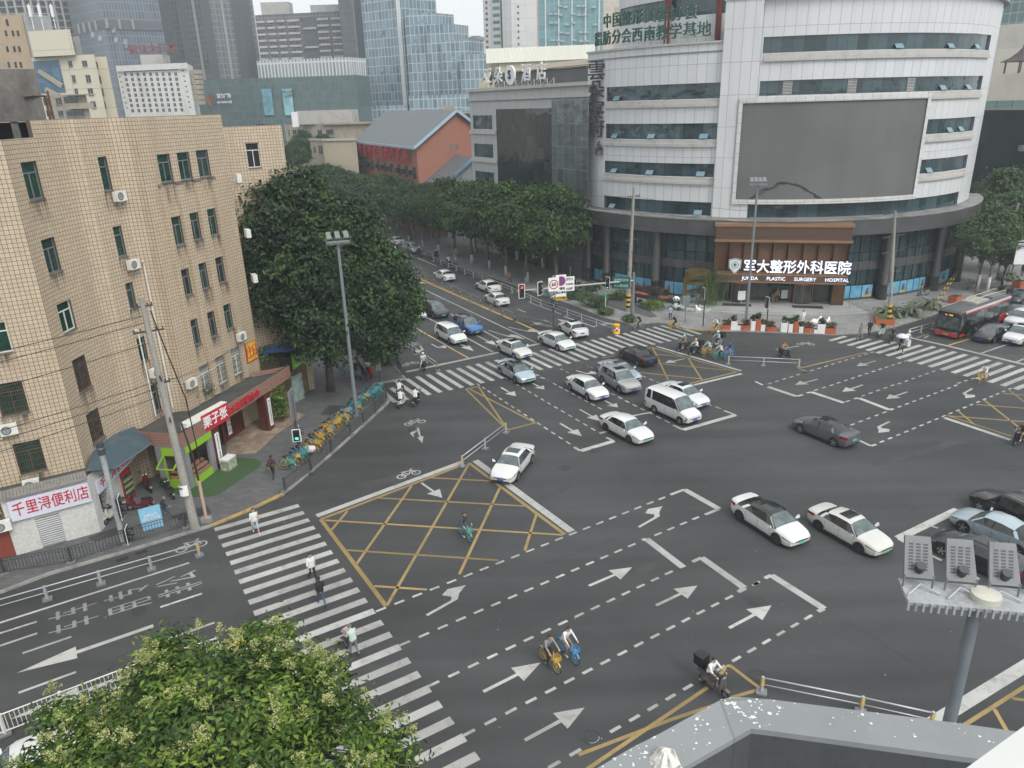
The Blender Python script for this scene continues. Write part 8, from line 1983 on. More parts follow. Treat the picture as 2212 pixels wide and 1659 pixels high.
 # ---- scooter
def scooter(col,box=False,trim=None):
 r=thing('scooter','x','scooter')
 for x in(.6,-.6):
  f=M();n=18;f.tube([(x+.17*math.cos(i/n*6.2832),0,.225+.17*math.sin(i/n*6.2832))for i in range(n+1)],.055,8,0,False);w_=f.build('wheel',m_tyre,r,smooth=True)
  f=M();f.tube([(x,-.045,.225),(x,.045,.225)],.12,12);f.build('rim',m_rim,w_)
 f=M()
 secs=[(.5,.1,.62,.98),(.46,.2,.4,1.),(.4,.19,.34,.92),(.36,.16,.3,.6),(.28,.16,.27,.36),(-.05,.16,.27,.36),(-.14,.16,.28,.6),(-.25,.18,.3,.72),(-.6,.17,.4,.74),(-.85,.09,.56,.72)]
 for a,b in zip(secs,secs[1:]):
  qa=[(a[0],-a[1],a[2]),(a[0],a[1],a[2]),(a[0],a[1]*.85,a[3]),(a[0],-a[1]*.85,a[3])];qb=[(b[0],-b[1],b[2]),(b[0],b[1],b[2]),(b[0],b[1]*.85,b[3]),(b[0],-b[1]*.85,b[3])]
  for k in range(4):f.face([qa[k],qb[k],qb[(k+1)%4],qa[(k+1)%4]])
 f.face([(.5,-.1,.62),(.5,.1,.62),(.5,.085,.98),(.5,-.085,.98)][::-1]);a=secs[-1];f.face([(a[0],-a[1],a[2]),(a[0],a[1],a[2]),(a[0],a[1]*.85,a[3]),(a[0],-a[1]*.85,a[3])])
 f.tube([(.6,0,.23),(.5,0,.75)],.04,6);f.box(.42,-.08,.42,.8,.08,.46)
 f.build('body',col,r,smooth=True,sharp=40)
 f=M();f.hexa([(-.78,-.13,.74),(-.14,-.12,.72),(-.14,.12,.72),(-.78,.13,.74),(-.76,-.12,.84),(-.18,-.1,.8),(-.18,.1,.8),(-.76,.12,.84)]);f.build('seat',m_blk,r,smooth=True,sharp=40)
 f=M();f.tube([(.44,0,.9),(.36,0,1.04)],.035,6);f.tube([(.26,.34,1.04),(.34,.18,1.06),(.36,0,1.05),(.34,-.18,1.06),(.26,-.34,1.04)],.018,6);f.build('handlebar',m_blk,r)
 for s in(1,-1):f=M();f.tube([(.34,s*.2,1.06),(.36,s*.3,1.24)],.008,4);f.box(.35,s*.3-.06,1.22,.37,s*.3+.06,1.3);f.build('mirror',m_blk,r)
 f=M();f.tube([(.44,0,.96),(.525,0,.94)],.07,10);f.build('headlight',m_hl,r);f=M();f.box(-.87,-.09,.62,-.84,.09,.69);f.build('tail_light',m_tl,r)
 f=M();f.box(-.9,-.08,.44,-.885,.08,.56);f.build('licence_plate',m_plg if not box else m_plb,r)
 if box:f=M();f.box(-1.02,-.24,.86,-.56,.24,1.3);f.box(-1.04,-.26,1.3,-.54,.26,1.36);f.build('delivery_box',m_blk,r)
 return r
S_K=pnt('scooter_black',(.016,.016,.018));S_W=pnt('scooter_cream',(.52,.51,.47));S_R=pnt('scooter_maroon',(.1,.012,.02));S_G=pnt('scooter_bronze',(.14,.125,.12),.4);S_M=pnt('scooter_mint',(.42,.5,.44));S_RD=pnt('scooter_red',(.42,.02,.03));S_L=pnt('scooter_grey',(.22,.23,.24),.3)
sk_={}
def moped(col,p,d,label,box=False,z=.006,group='scooters',lean=0.):
 key=(col.name,box)
 if key not in sk_:r=sk_[key]=scooter(col,box)
 else:r=dup(sk_[key],(0,0,0))
 r.location=(p[0],p[1],z);r.rotation_euler=(lean,0,rzof(d));r['label']=label;r['group']=group
 return r
def mid(a,b):return(g(*a)+g(*b))/2
def dirn(a,b):return(g(*b)-g(*a)).normalized()
H_W=mat('helmet_white',(.6,.6,.58),.3);H_Y=mat('helmet_yellow',(.6,.34,.03),.3);H_G=mat('helmet_mint',(.3,.46,.4),.3);H_K=mat('helmet_black',(.02,.02,.02),.3)
# cyclists in the middle of the junction
a,b=t(1,2,1770,1296),t(1,2,1848,1368);p,d=mid(a,b),dirn(a,b)
bike(B_T,p,d,'teal share bike ridden across the big yellow hatched box');person('bike',p,d,'person in dark top and jeans riding the teal bike over the yellow box','darkgrey','denim',True,shoe=m_shoew)
a,b=t(2,3,262,715),t(2,3,388,842);p,d=mid(a,b),dirn(a,b)
bike(B_Y,p,d,'yellow share bike with basket ridden beside the blue one');person('bike',p,d,'person in grey polo shirt riding the yellow bike beside another cyclist','grey','black')
a,b=t(2,3,415,640),t(2,3,552,770);p,d=mid(a,b),dirn(a,b)
bike(B_B,p,d,'blue share bike ridden beside the yellow one');person('bike',p,d,'person in white long sleeves riding the blue bike','white','khaki',True,shorts=False,shoe=m_shoew)
# delivery rider at the bottom
p=gt(2,3,1745,985);d=dirn(t(2,3,1650,880),t(2,3,1850,1035))
moped(S_G,p,d,'bronze scooter with black delivery box near the concrete ledge',True);person('scoot',p,d,'person in white t-shirt riding the scooter with the delivery box','white','darkgrey')
# scooters near the parked bicycles
d=-dirn(t(1,2,1240,120),t(1,2,1330,20))*-1
for px,col,lab,pl in((t(1,2,1262,190),S_W,'cream scooter carrying a rider in white at the end of the crossing','person in white t-shirt and shorts on the cream scooter by the crossing'),(t(1,2,1252,112),S_K,'dark scooter just ahead of the cream one by the crossing','person in white t-shirt on the dark scooter ahead of the cream one'),(t(1,2,1390,175),S_K,'black scooter with a yellow lamp cover beside the cream one','person in white t-shirt and black trousers on the black scooter')):
 p=g(*px);moped(col,p,d,lab);person('scoot',p,d,pl,'white','black'if 'trousers'in pl else 'grey',shorts='shorts'in pl,shoe=m_shoew)
p=gt(1,1,1452,1530);d=dirn(t(1,1,1430,1440),t(1,1,1462,1540));moped(S_K,p,d,'black scooter waiting at the bike lane stop line');person('foot_down',p,d,'person in white with white helmet waiting on a scooter at the bike lane','white','white',True,helmet=H_W)
p=gt(1,1,985,1600);d=dirn(t(1,1,940,1560),t(1,1,1000,1630));moped(S_RD,p,d,'red scooter on the pavement corner under the big tree',z=.13);person('scoot',p,d,'person in pale shirt sitting on the red scooter under the big tree','white','navy',z=.12)
p=gt(1,1,885,1620);moped(S_L,p,DA*-1,'grey covered scooter parked behind the tall lamp post',True,z=.13)
# waiting group at the far box
dl=-DB
for px,col,bx,top,hel,lab,pl in((t(2,1,1475,1372),S_K,False,'khaki',H_G,'black scooter first in the waiting group by the far yellow box','person in khaki shorts with mint helmet on the first waiting scooter'),(t(2,1,1575,1405),S_K,True,'white',H_Y,'black delivery scooter second in the waiting group','person in white with yellow helmet on the waiting delivery scooter'),(t(2,1,1765,1335),S_L,True,'paleblue',H_W,'grey scooter with black box behind the waiting bicycles','person in pale blue with white helmet behind the waiting bicycles')):
 p=g(*px);moped(col,p,dl,lab,bx);person('foot_down',p,dl,pl,top,'black',shorts='shorts'in pl,helmet=hel,shoe=m_shoew)
for px,col,top,bot,hr,lab,pl in((t(2,1,1690,1420),B_Y,'mint','jeansgrey',m_hair,'yellow share bike in the waiting group','person in pale green top beside the yellow bike in the waiting group'),(t(2,1,1790,1450),B_T,'white','black',m_hair,'teal share bike in the waiting group','person in white t-shirt on the teal bike in the waiting group'),(t(2,1,1878,1442),B_B,'blue','jeansgrey',m_hair,'blue bicycle at the back of the waiting group','person in blue polo shirt on the last bicycle of the waiting group')):
 p=g(*px);bike(col,p,dl,lab);person('bikestand',p,dl,pl,top,bot,hair=hr,shorts='blue polo'in pl)
p=gt(2,1,1092,1190);bike(B_S,p,-DB,'silver bicycle crossing at the kerb strip end',basket=True);person('bike',p,-DB,'bald person in dark blue on the silver bicycle','navy','darkgrey',hair=MATS['skin'])
p=gt(2,1,1397,1195);bike(B_Y,p,-DB,'yellow share bike at the far end of the crossing');person('bike',p,-DB,'person all in black riding the yellow bike at the far crossing end','black','black',hair=m_hgrey)
p=gt(2,1,1757,1212);bike(B_Y,p,-DB,'yellow share bike in front of the orange planters');person('bikestand',p,-DB,'person in white with black backpack standing over the yellow bike','white','black',shorts=True,hair=m_hgrey,shoe=m_shoew)
f=M();f.hexa([(-.36,-.15,1.08),(-.22,-.15,1.08),(-.22,.15,1.08),(-.36,.15,1.08),(-.31,-.13,1.46),(-.16,-.13,1.46),(-.16,.13,1.46),(-.31,.13,1.46)]);o=f.build('backpack',CL['black'],None);o.location=(p.x,p.y,.006);o.rotation_euler.z=rzof(-DB);tag(o,'black backpack worn by the rider before the orange planters','backpack')
p=gt(3,1,1850,1648);bike(B_Y,p,-DB,'yellow share bike on the far side crossing');person('bike',p,-DB,'person in cream blouse riding the yellow bike over the far side crossing','white','grey',True)
p=gt(2,1,310,915);bike(B_T,p,DA,'teal share bike ridden away in the far bike lane');person('bike',p,DA,'person in grey riding the teal bike away in the bike lane','grey','darkgrey',hair=m_hgrey)
p=gt(2,1,358,985);moped(S_L,p,DA,'grey scooter driven away in the far bike lane');person('scoot',p,DA,'person in white driving the grey scooter in the bike lane','white','black');person('pillion',p,DA,'passenger in tan behind the rider in the bike lane','orange','black')
p=gt(3,1,140,1432);d=dirn(t(3,1,90,1395),t(3,1,195,1440));moped(S_K,p,d,'dark scooter crossing the empty far corner');person('scoot',p,d,'person in pale top riding the dark scooter over the empty far corner','orange','darkgrey')
p=gt(3,1,975,1248);moped(S_M,p,-DB-DA*.3,'pale mint scooter on the far side crossing');person('scoot',p,-DB-DA*.3,'person in black on the pale mint scooter','black','grey')
p=gt(3,1,1065,1300);moped(S_K,p,-DB-DA*.3,'black scooter just behind the pale mint one');person('scoot',p,-DB-DA*.3,'person in dark clothes on the scooter behind the mint one','darkgrey','black')
p=gt(3,2,2165,515);moped(S_K,p,-DB,'black scooter at the picture edge below the right yellow hatching');person('scoot',p,-DB,'person in shorts riding at the picture edge','darkgrey','khaki',shorts=True,shoe=m_shoew)
for i,(px,dd,top)in enumerate(((t(1,1,1207,555),DA,'mint'),(t(1,1,1312,552),DA,'darkgrey'),(t(1,1,1410,555),DA,'black'),(t(1,1,1495,570),DA,'grey'),(t(1,1,1560,580),DA,'black'),(t(1,1,1662,635),DA,'white'),(t(1,1,1725,660),DA,'grey'),(t(1,1,1335,430),DA,'blue'))):
 nm_=['nearest the oncoming car','second beside the silver people carrier','just past the silver people carrier','at the head of the shaded pack','black-clad in the shaded pack','white-clad by the outer rail','last by the outer rail under the trees','far up under the avenue trees'][i]
 p=g(*px);moped(S_K if i%3 else S_L,p,dd,'scooter on the avenue, %s'%nm_,i==0,group='scooters on the avenue');person('scoot',p,dd,'rider on the avenue, %s'%nm_,top,'black',helmet=H_K if i%2 else H_W,group='riders on the avenue')
 # parked scooters at the shop and elsewhere
for px,d,col,lab in((t(0,2,1290,925),dirn(t(0,2,1350,985),t(0,2,1255,850)),S_R,'maroon scooter parked by the lime green kiosk side'),(t(0,2,1480,985),dirn(t(0,2,1530,1050),t(0,2,1430,930)),S_K,'black scooter with seat cover parked before the lime green kiosk'),(t(0,2,1220,1100),dirn(t(0,2,1300,1100),t(0,2,1150,1110)),S_R,'maroon scooter with striped bag parked sideways by the fridge'),(t(0,2,960,1190),dirn(t(0,2,1000,1150),t(0,2,930,1230)),S_W,'cream scooter half hidden behind the signal mast'),(t(3,1,1335,905),Vector((-1,-.2)),S_L,'pale scooter parked before the blue posters'),(t(2,1,560,835),DA,S_K,'black scooter parked at the ramp nearest the trees'),(t(2,1,620,845),DA,S_L,'grey scooter parked at the ramp'),(t(2,1,700,865),DA,S_K,'black scooter parked at the ramp beside a white lid'),(t(2,1,1085,985),DA,S_K,'black scooter parked behind the concrete pole'),(t(3,1,2010,880),-DB,S_K,'black scooter waiting behind the trolleybus'),(t(3,1,1750,850),-DB,S_L,'grey scooter parked under the pale trees'),(t(3,1,2080,905),-DB,S_K,'last black scooter behind the trolleybus')):
 moped(col,g(*px),d,lab,z=.13,group='parked scooters')
 # pedestrians
def walker(kind,px,d,lab,top,bot,**k):return person(kind,g(*px),d,lab,top,bot,**k)
walker('walk',t(1,2,155,828),Vector((.1,1)),'person in dark floral shirt walking away along the parked bicycles','print','black',z=.12,long_=True)
f=M();f.hexa([(-.05,-.16,.35),(.05,-.16,.35),(.05,.16,.35),(-.05,.16,.35),(-.03,-.14,.7),(.03,-.14,.7),(.03,.14,.7),(-.03,.14,.7)]);f.tube([(0,-.08,.7),(0,0,.88),(0,.08,.7)],.012,5);p=gt(1,2,110,780);o=f.build('shopping_bag',mat('bag_green',(.05,.1,.095),.7),None);o.location=(p.x,p.y,.2);tag(o,'dark green bag carried by the person in the floral shirt','bag')
walker('walk',t(1,2,5,1292),-DA,'person with long black hair in white top at the kerb end of the near crossing','white','paleblue',shorts=True,longhair=True,shoe=m_shoew)
walker('walk',t(1,3,495,42),-DA,'person in white printed t-shirt on the near crossing ahead of the one in black','white','black')
walker('walk',t(1,3,572,255),DA,'person in black t-shirt and jeans walking up the near crossing','black','denim')
walker('push',t(1,3,855,685),Vector((-.75,.65)),'person in mint top pushing a child buggy on the near crossing','mint','jeansgrey',hair=m_hgrey)
pr=thing('pushchair','small dark child buggy pushed over the near crossing','pushchair',(*gt(1,3,785,590),.006),rzof(Vector((-.75,.65))))
f=M();f.hexa([(-.25,-.2,.4),(.25,-.18,.35),(.25,.18,.35),(-.25,.2,.4),(-.38,-.2,.85),(.05,-.18,.5),(.05,.18,.5),(-.38,.2,.85)]);f.build('seat',CL['darkgrey'],pr);f=M();f.hexa([(-.4,-.21,.8),(.05,-.21,.85),(.05,.21,.85),(-.4,.21,.8),(-.3,-.15,1.),(-.05,-.15,1.02),(-.05,.15,1.02),(-.3,.15,1.)]);f.build('hood',mat('buggy_hood',(.45,.3,.3),.8,var=.4,scale=8),pr)
for s in(1,-1):f=M();f.tube([(-.55,s*.18,1.02),(-.3,s*.19,.55),(.3,s*.19,.1)],.014,5);f.tube([(-.3,s*.19,.1),(0.,s*.19,.5)],.014,5);f.build('frame',m_gray,pr);[pr_ for pr_ in()]
for x in(-.3,.3):
 for s in(1,-1):f=M();f.tube([(x,s*.2,.09),(x,s*.24,.09)],.085,10);f.build('wheel',m_tyre,pr)
walker('stride',t(0,2,1440,1200),DB,'grey haired person in dark blue striding past the parked scooters','navy','denim',z=.12,hair=m_hgrey)
walker('look',t(2,1,1365,1118),Vector((.2,1)),'person in pale shirt taking a photo near the panda','paleblue','black',z=.12)
walker('stand',t(3,1,295,1160),Vector((.2,-1)),'person in white dress top behind the orange planters','white','white',z=.12,longhair=True)
walker('walk',t(3,1,790,1275),DA*-1,'person in grey green carrying bags onto the far side crossing','greygreen','grey')
walker('walk',t(3,1,870,1243),Vector((-.6,-.8)),'person in black waiting at the far side crossing corner','black','black')
walker('walk',t(3,1,1135,1392),DA*-1,'person under a pale umbrella on the far side crossing','black','black',shoe=m_shoew)
um=thing('umbrella','pale open umbrella carried over the far side crossing','umbrella',(*gt(3,1,1140,1392),.006));f=M();f.lathe([(.62,1.62),(.55,1.74),(.38,1.86),(.18,1.93),(.01,1.97)],10);f.build('canopy',mat('umbrella_pale',(.52,.55,.62),.7),um,smooth=True);f=M();f.tube([(0,0,1.1),(0,0,1.98)],.01,5);f.build('handle',m_gray,um)
walker('push',t(3,1,1190,1335),Vector((.4,-.9)),'person in white cap wheeling a white case on the far side crossing','white','white',helmet=H_W)
f=M();f.box(-.15,-.22,.08,.15,.22,.72);f.tube([(-.15,-.15,.72),(-.3,-.15,1.02),(-.3,.15,1.02),(-.15,.15,.72)],.012,5);p=gt(3,1,1205,1338);o=f.build('suitcase',H_W,None);o.location=(p.x,p.y,.006);tag(o,'white suitcase wheeled over the far side crossing','suitcase')
walker('stand',t(3,1,70,985),Vector((-.3,-1)),'guard in tan standing under the green parasol','khaki','black',z=.46)
walker('stand',t(3,1,2190,735),Vector((-1,-.5)),'person in dark clothes on the far pavement at the picture edge','darkgrey','black',z=.12)
for i,px in enumerate((t(3,1,1980,800),t(3,1,2015,805))):walker('stand',px,-DB,['person in grey half hidden by the palm at the far kerb','person in white half hidden by the palm at the far kerb'][i],['grey','white'][i],'darkgrey',z=.12)
walker('walk',t(2,1,2190-4400,770),DA,'person in orange vest under the avenue trees','orange','navy',z=.12)if False else walker('walk',t(1,1,2195,790),DA,'person in orange vest under the avenue trees','orange','navy',z=0.)
# row of parked share bicycles along the corner fence
A_,B2_=gt(1,2,300,760),gt(1,2,1035,95)
nb=34;random.seed(77);od=['%dth'%k for k in range(40)];od[1:4]=['1st','2nd','3rd'];od[21:24]=['21st','22nd','23rd'];od[31:34]=['31st','32nd','33rd']
fd=(B2_-A_).normalized();fn=Vector((fd.y,-fd.x))
for i in range(nb):
 p=A_.lerp(B2_,(i+random.uniform(-.25,.25))/(nb-1))+fn*random.uniform(-.3,.15);c_=random.choice([B_T,B_T,B_T,B_Y,B_Y,B_Y,B_B])if i else B_T
 d=(fn+fd*random.uniform(-.7,.8)).normalized();cn={'bike_teal':'teal','bike_yellow':'yellow','bike_blue':'blue'}[c_.name]
 bike(c_,p,d,'%s share bike parked at the corner fence, %s in the row from the near end'%(cn,od[i+1]),'share bicycles parked along the corner fence',True,random.uniform(-.14,.1))
o=M();o.lathe([(.12,.5),(.34,.55),(.42,.8),(.36,1.02),(.1,1.1)],12);p=gt(1,2,480,640);x=o.build('plastic_bag',mat('bag_pale',(.55,.5,.52),.6,var=.25,scale=4),None,smooth=True);x.location=(p.x,p.y,.1);x.scale=(1,.7,.8);tag(x,'large pale plastic bag lying over the parked share bicycles','bag')
p=gt(2,1,755,945);bike(B_T,p,Vector((.9,-.3)),'teal share bike parked alone on the ramp by the shrubs','share bicycles parked on the ramp')
p=gt(1,1,790,1600);bike(B_T,p,Vector((-.9,.3)),'teal share bike parked under the big tree behind the lamp post','share bicycles parked under the tree')
# ================================================================== street furniture, poles, fences, signs, ledge
m_pole=mat('pole_blue_grey',(.2,.225,.25),.45,.3);m_galv=stained('galvanised',(.33,.35,.36),(.17,.175,.18),1.5,.45,.65,.4,8);m_dkg=mat('dark_green_grey',(.045,.05,.055),.5);m_pc=stained('pole_concrete',(.27,.26,.235),(.17,.165,.15),.8,.45,.7,.9,8,4)
m_ylw=mat('safety_yellow',(.6,.36,.02),.5);m_org=mat('planter_orange',(.42,.1,.035),.6,var=.12);m_rail=mat('rail_grey_white',(.4,.42,.43),.4,.3);m_iron=mat('iron_railing',(.045,.047,.052),.5)
# ---- tall floodlight masts
def mast(p,h,label,n=5,face=0.,big=False,w_=.85):
 r=thing('floodlight_mast',label,'lamp post',(p[0],p[1],.1),face,'tall floodlight masts')
 f=M();f.tube([(0,0,0),(0,0,h*.5),(0,0,h)],[.17,.14,.11],12);f.tube([(0,0,0),(0,0,.05)],.3,10);f.build('pole',m_pole,r,smooth=True,sharp=40)
 f=M()
 f.box(-w_,-.38,h-.05,w_,.38,h+.02)
 for i in range(21):x=-w_+i*2*w_/20;f.box(x-.02,-.41,h-.16,x+.02,-.385,h+.02)
 f.build('platform',m_gray if not big else m_galv,r)
 for i in range(n):
  x=-w_+.28+i*(2*w_-.4)/(n-1);f=M();a=.5 if not big else .95
  hx=.2 if not big else .27;q=[(x-hx,.1,h+.25),(x+hx,.1,h+.25),(x+hx*.85,.2+.6*math.cos(a),h+.3+.75*math.sin(a)),(x-hx*.85,.2+.6*math.cos(a),h+.3+.75*math.sin(a))]
  nrm=Vector((0,-math.sin(a),math.cos(a)))*.08
  f.hexa([Vector(v)-nrm for v in q]+[Vector(v)for v in q]);lf=f.build('floodlight',mat('floodlight_grey',(.15,.16,.165),.5,var=.15),r)
  if big:
   f=M()
   for c in range(3):
    for k in range(9):u,v=-.13+c*.13,.2+k*.075;b=Vector(q[0]).lerp(Vector(q[3]),v)+Vector((.24+u,0,0))+nrm*.05;e=Vector((.042,0,0));g_=(Vector(q[3])-Vector(q[0])).normalized()*.018;f.face([b-e-g_,b+e-g_,b+e+g_,b-e+g_])
   f.build('vent_slot',m_dkg,lf)
   f=M();f.tube([(x,.22,h+.34),(x,.12,h+.52)],.09,8);f.build('knob',m_dkg,lf)
  f=M();f.tube([(x-.26,.12,h),(x-.26,.12,h+.3)],.02,4);f.tube([(x+.26,.12,h),(x+.26,.12,h+.3)],.02,4);f.tube([(x-.26,.12,h+.01),(x+.26,.12,h+.01)],.02,4);f.build('yoke',m_gray,r)
 if big:
  f=M();f.lathe([(.26,0),(.26,.12),(.2,.14)],14,(.1,-.05,h+.021));f.build('dome',mat('dome_pale',(.45,.44,.38),.6),r,smooth=True,sharp=40)
  f=M();[f.tube([(-1.3+k*.7,-.2,h+.05),(-1.+k*.7,.1,h+.12),(-.7+k*.7,-.1,h+.06)],.02,4)for k in range(4)];f.build('cable',m_rail,r)
 return r
mast(gt(1,2,870,280),14.2,'tall grey floodlight mast rising from the row of parked bicycles',3,R(20))
mast(gt(2,1,2022,1110),14.9,'tall grey floodlight mast in front of the hospital entrance',4,R(-8))
pn_=g(2111,1300,14.5);mast(pn_,14.5,'near floodlight mast with slotted lamp heads seen from above',4,R(-12),True,1.32)
# ---- concrete utility poles with crossarms
CAB=[]
def upole(p,h,label,arms,lean=(0,0),r0_=.24,r1_=.14,stripes=False):
 r=thing('utility_pole',label,'utility pole',(p[0],p[1],.1),0,'concrete utility poles')
 T_=lambda z:Vector((lean[0]*z/h,lean[1]*z/h,z))
 f=M();f.tube([T_(0),T_(h*.5),T_(h)],[r0_,(r0_+r1_)/2,r1_],12);f.build('pole',m_pc,r,smooth=True,sharp=40)
 for z,wd,hd_ in arms:
  f=M();d=Vector((math.sin(hd_),math.cos(hd_),0));f.beam(T_(z)-d*wd,T_(z)+d*wd,.09,.09)
  for k in(-.92,-.5,.5,.92):f.tube([T_(z)+d*wd*k,T_(z)+d*wd*k+Z3*.14,T_(z)+d*wd*k+Z3*.2],[.02,.045,.03],6)
  f.build('crossarm',m_iron,r)
 if stripes:
  for k in range(6):f=M();z=.5+k*.28;f.tube([T_(z),T_(z+.27)],r0_*1.03,12);f.build('stripe_band',m_ylw if k%2 else m_blk,r)
 return r
b3=HB
upole((-19.43,39.18),14.1,'leaning concrete utility pole with cable tangles at the tan building corner',[(13.6,.5,b3),(12.2,.8,b3),(9.6,1.,HA),(9.2,.5,b3),(7.,.4,HA)],(-.9,1.),.27)
mp=(14.07,85.86)
upole(mp,14.4,'concrete utility pole with striped foot standing beside the signal gantry',[(13.4,.9,b3),(11.9,.9,b3),(10.3,.8,b3),(8.5,.9,b3),(7.2,.8,HA),(5.2,1.6,HA+.9)],(.3,0),.26,.15,True)
upole((41.27,77.55),12.,'concrete utility pole rising from the orange planter by the far crossing',[(11.8,2.,b3),(10.9,.9,b3),(9.4,2.,b3),(7.8,2.,b3),(7.,1.,b3),(5.6,1.6,b3),(3.4,1.8,HA+1)],(-.6,1.2),.22,.13,True)
q=at(2173,505,96);upole((q.x,96),q.z+3.8,'concrete utility pole with a lamp arm among the trees past the trolleybus',[(q.z+3.5,1.6,b3),(q.z+2.2,1.4,b3),(q.z+.6,1.3,b3)],(.8,0),.2,.13)
def cable(pts,r_,label,sag=.5,m=None):
 f=M();P=[]
 for a,b in zip(pts,pts[1:]):
  a,b=Vector(a),Vector(b)
  for k in range(8):u_=k/8;P.append(a.lerp(b,u_)-Z3*sag*4*u_*(1-u_))
 P.append(Vector(pts[-1]));f.tube(P,r_,4)
 tag(f.build('overhead_cable',m or m_blk,None),label,'cable','overhead cables')
pl_=Vector((-20.3,40.1,0))
for i,(z,e,lab)in enumerate(((13.2,Vector((-45,25.5,11.5)),'uppermost black cable leaving the leaning pole across the tan wall'),(12.8,Vector((-45,25.2,10.6)),'second black cable across the tan wall from the leaning pole'),(11.6,Vector((-45,25.,9.)),'third cable across the tan wall just under the upper pair'),(9.3,Vector((-45,24.5,7.)),'middle low cable crossing the barred windows of the tan wall'),(8.9,Vector((-45,24.2,6.2)),'low cable crossing the tan wall above the store sign'),(8.4,Vector((-45,24.,5.4)),'lowest cable crossing the tan wall'))):cable([pl_+Z3*z,e],.022,lab,.5)
cable([pl_+Z3*13.4+Vector((.3,.2,0)),pl_+Vector((1.1,.6,8)),pl_+Vector((1.3,.5,3.8))],.035,'thick black riser cable looping down beside the leaning pole',.1);cable([pl_+Z3*9.2,(-21.5,55.5,6.6)],.02,'cable from the leaning pole to the banner corner',.4);cable([pl_+Z3*9.,(-21.9,53.,6.)],.02,'pale cable from the leaning pole to the barred windows',.35,m_wf)
for i,(z,dz,lab)in enumerate(((13.5,-1.2,'top wire from the striped pole past the tall mast'),(12.,-.6,'second wire from the striped pole past the tall mast'),(10.4,-.4,'third wire from the striped pole past the tall mast'))):cable([(mp[0]+.3,mp[1]+.5,z),(41,78.5,z+dz)],.018,lab,1.)
for i,(z,lab)in enumerate(((13.5,'top wire from the striped pole towards the avenue trees'),(12.,'second wire from the striped pole towards the avenue trees'),(10.4,'third wire from the striped pole towards the avenue trees'))):cable([(mp[0]-.3,mp[1],z),(mp[0]-22,mp[1]+42,z-1)],.018,lab,.8)
for i,(z,lab)in enumerate(((11.9,'top wire beyond the planter pole'),(9.5,'second wire beyond the planter pole'),(7.9,'lowest wire beyond the planter pole'))):cable([(41.2,78.5,z),(56.,96,z+.5)],.018,lab,.7)
# ---- traffic signals
def sighead(par,c,d,lit=None,n=3,s=1.):
 """signal head facing direction d (plan)"""
 r=thing('traffic_signal','x','traffic light')if par is None else par
 d=Vector((d[0],d[1])).normalized();rz=rzof(d)
 X=Matrix.Translation(c)@Matrix.Rotation(rz,4,'Z')
 L=M();h=.36*s
 f=M();f.box(-.02,-.3*s,-h*n/2-.12,0,.3*s,h*n/2+.12,1);f.box(.003,-.24*s,-h*n/2-.06,.022,.24*s,h*n/2+.06,0);f.box(-.14,-.2*s,-h*n/2,-.02,.2*s,h*n/2,0)
 f.v=[tuple(X@Vector(v))for v in f.v];f.build('signal_back',[m_blk,m_wht],r,world=True)
 for k in range(n):
  z=h*(n/2-.5-k);f=M();col={0:'red',1:'amber',2:'green'}[min(k,2)]if n==3 else{0:'red',1:'green'}[k]
  P=[(.03,.13*s*math.cos(i*.3927),z+.13*s*math.sin(i*.3927))for i in range(16)];f.add(P,[tuple(range(16))]);f.v=[tuple(X@Vector(v))for v in f.v]
  m_=mat('signal_green_lit',(.05,.85,.55),.4,emit=2.,var=0)if(lit==col=='green')else(mat('signal_red_lit',(.9,.05,.04),.4,emit=2.,var=0)if lit==col=='red'else mat('lens_dark',(.03,.035,.035),.2))
  f.build('lens',m_,r,world=True)
  f=M();Q=[(.15*s*math.cos(R(a)),z+.15*s*math.sin(R(a)))for a in range(-10,200,21)]
  for a,b in zip(Q,Q[1:]):f.face([(.02,a[0],a[1]),(.02,b[0],b[1]),(.26*s,b[0],b[1]),(.26*s,a[0],a[1])]);f.face([(.26*s,a[0],a[1]+.008),(.26*s,b[0],b[1]+.008),(.02,b[0],b[1]+.008),(.02,a[0],a[1]+.008)])
  f.v=[tuple(X@Vector(v))for v in f.v];f.build('visor',m_blk,r,world=True)
 return r
 # cantilever gantry over the avenue
gb=Vector((14.05,82.3));gz=zy(*t(2,1,1040,765),82.3);ga=-DB
def onarm(px):
 a=gb;d=ray(*px);e=ga;k=(a.x*d.y-a.y*d.x)/-(e.x*d.y-e.y*d.x);q_=a+e*k;return q_,zy(px[0],px[1],q_.y)
gantry=thing('signal_gantry','signal gantry whose long pale arm reaches over the avenue lanes','gantry',(*gb,.1))
f=M();f.tube([(gb.x,gb.y,.1),(gb.x,gb.y,gz+.9)],[.2,.15],12);f.build('post',m_pole,gantry,world=True,smooth=True,sharp=40)
e0_,ez=onarm(t(2,1,45,855));f=M();f.tube([(gb.x,gb.y,gz),(e0_.x,e0_.y,ez)],[.11,.06],8);f.build('arm',m_rail,gantry,world=True,smooth=True,sharp=40)
fd_=-DA
for px,lab,lit,dd in((t(2,1,78,855),'traffic light at the tip of the gantry arm','red',Vector((.35,-1))),(t(2,1,230,832),'second traffic light along the gantry arm',None,Vector((.75,-.8))),(t(2,1,838,785),'traffic light on the gantry arm beside the green sign','green',Vector((-.9,-.6)))):
 q_,z=onarm(px);s_=thing('traffic_signal',lab,'traffic light',(*q_,z),0,'traffic lights');sighead(s_,Vector((q_.x+dd.normalized().x*.2,q_.y+dd.normalized().y*.2,z)),dd,lit,3,1.15)
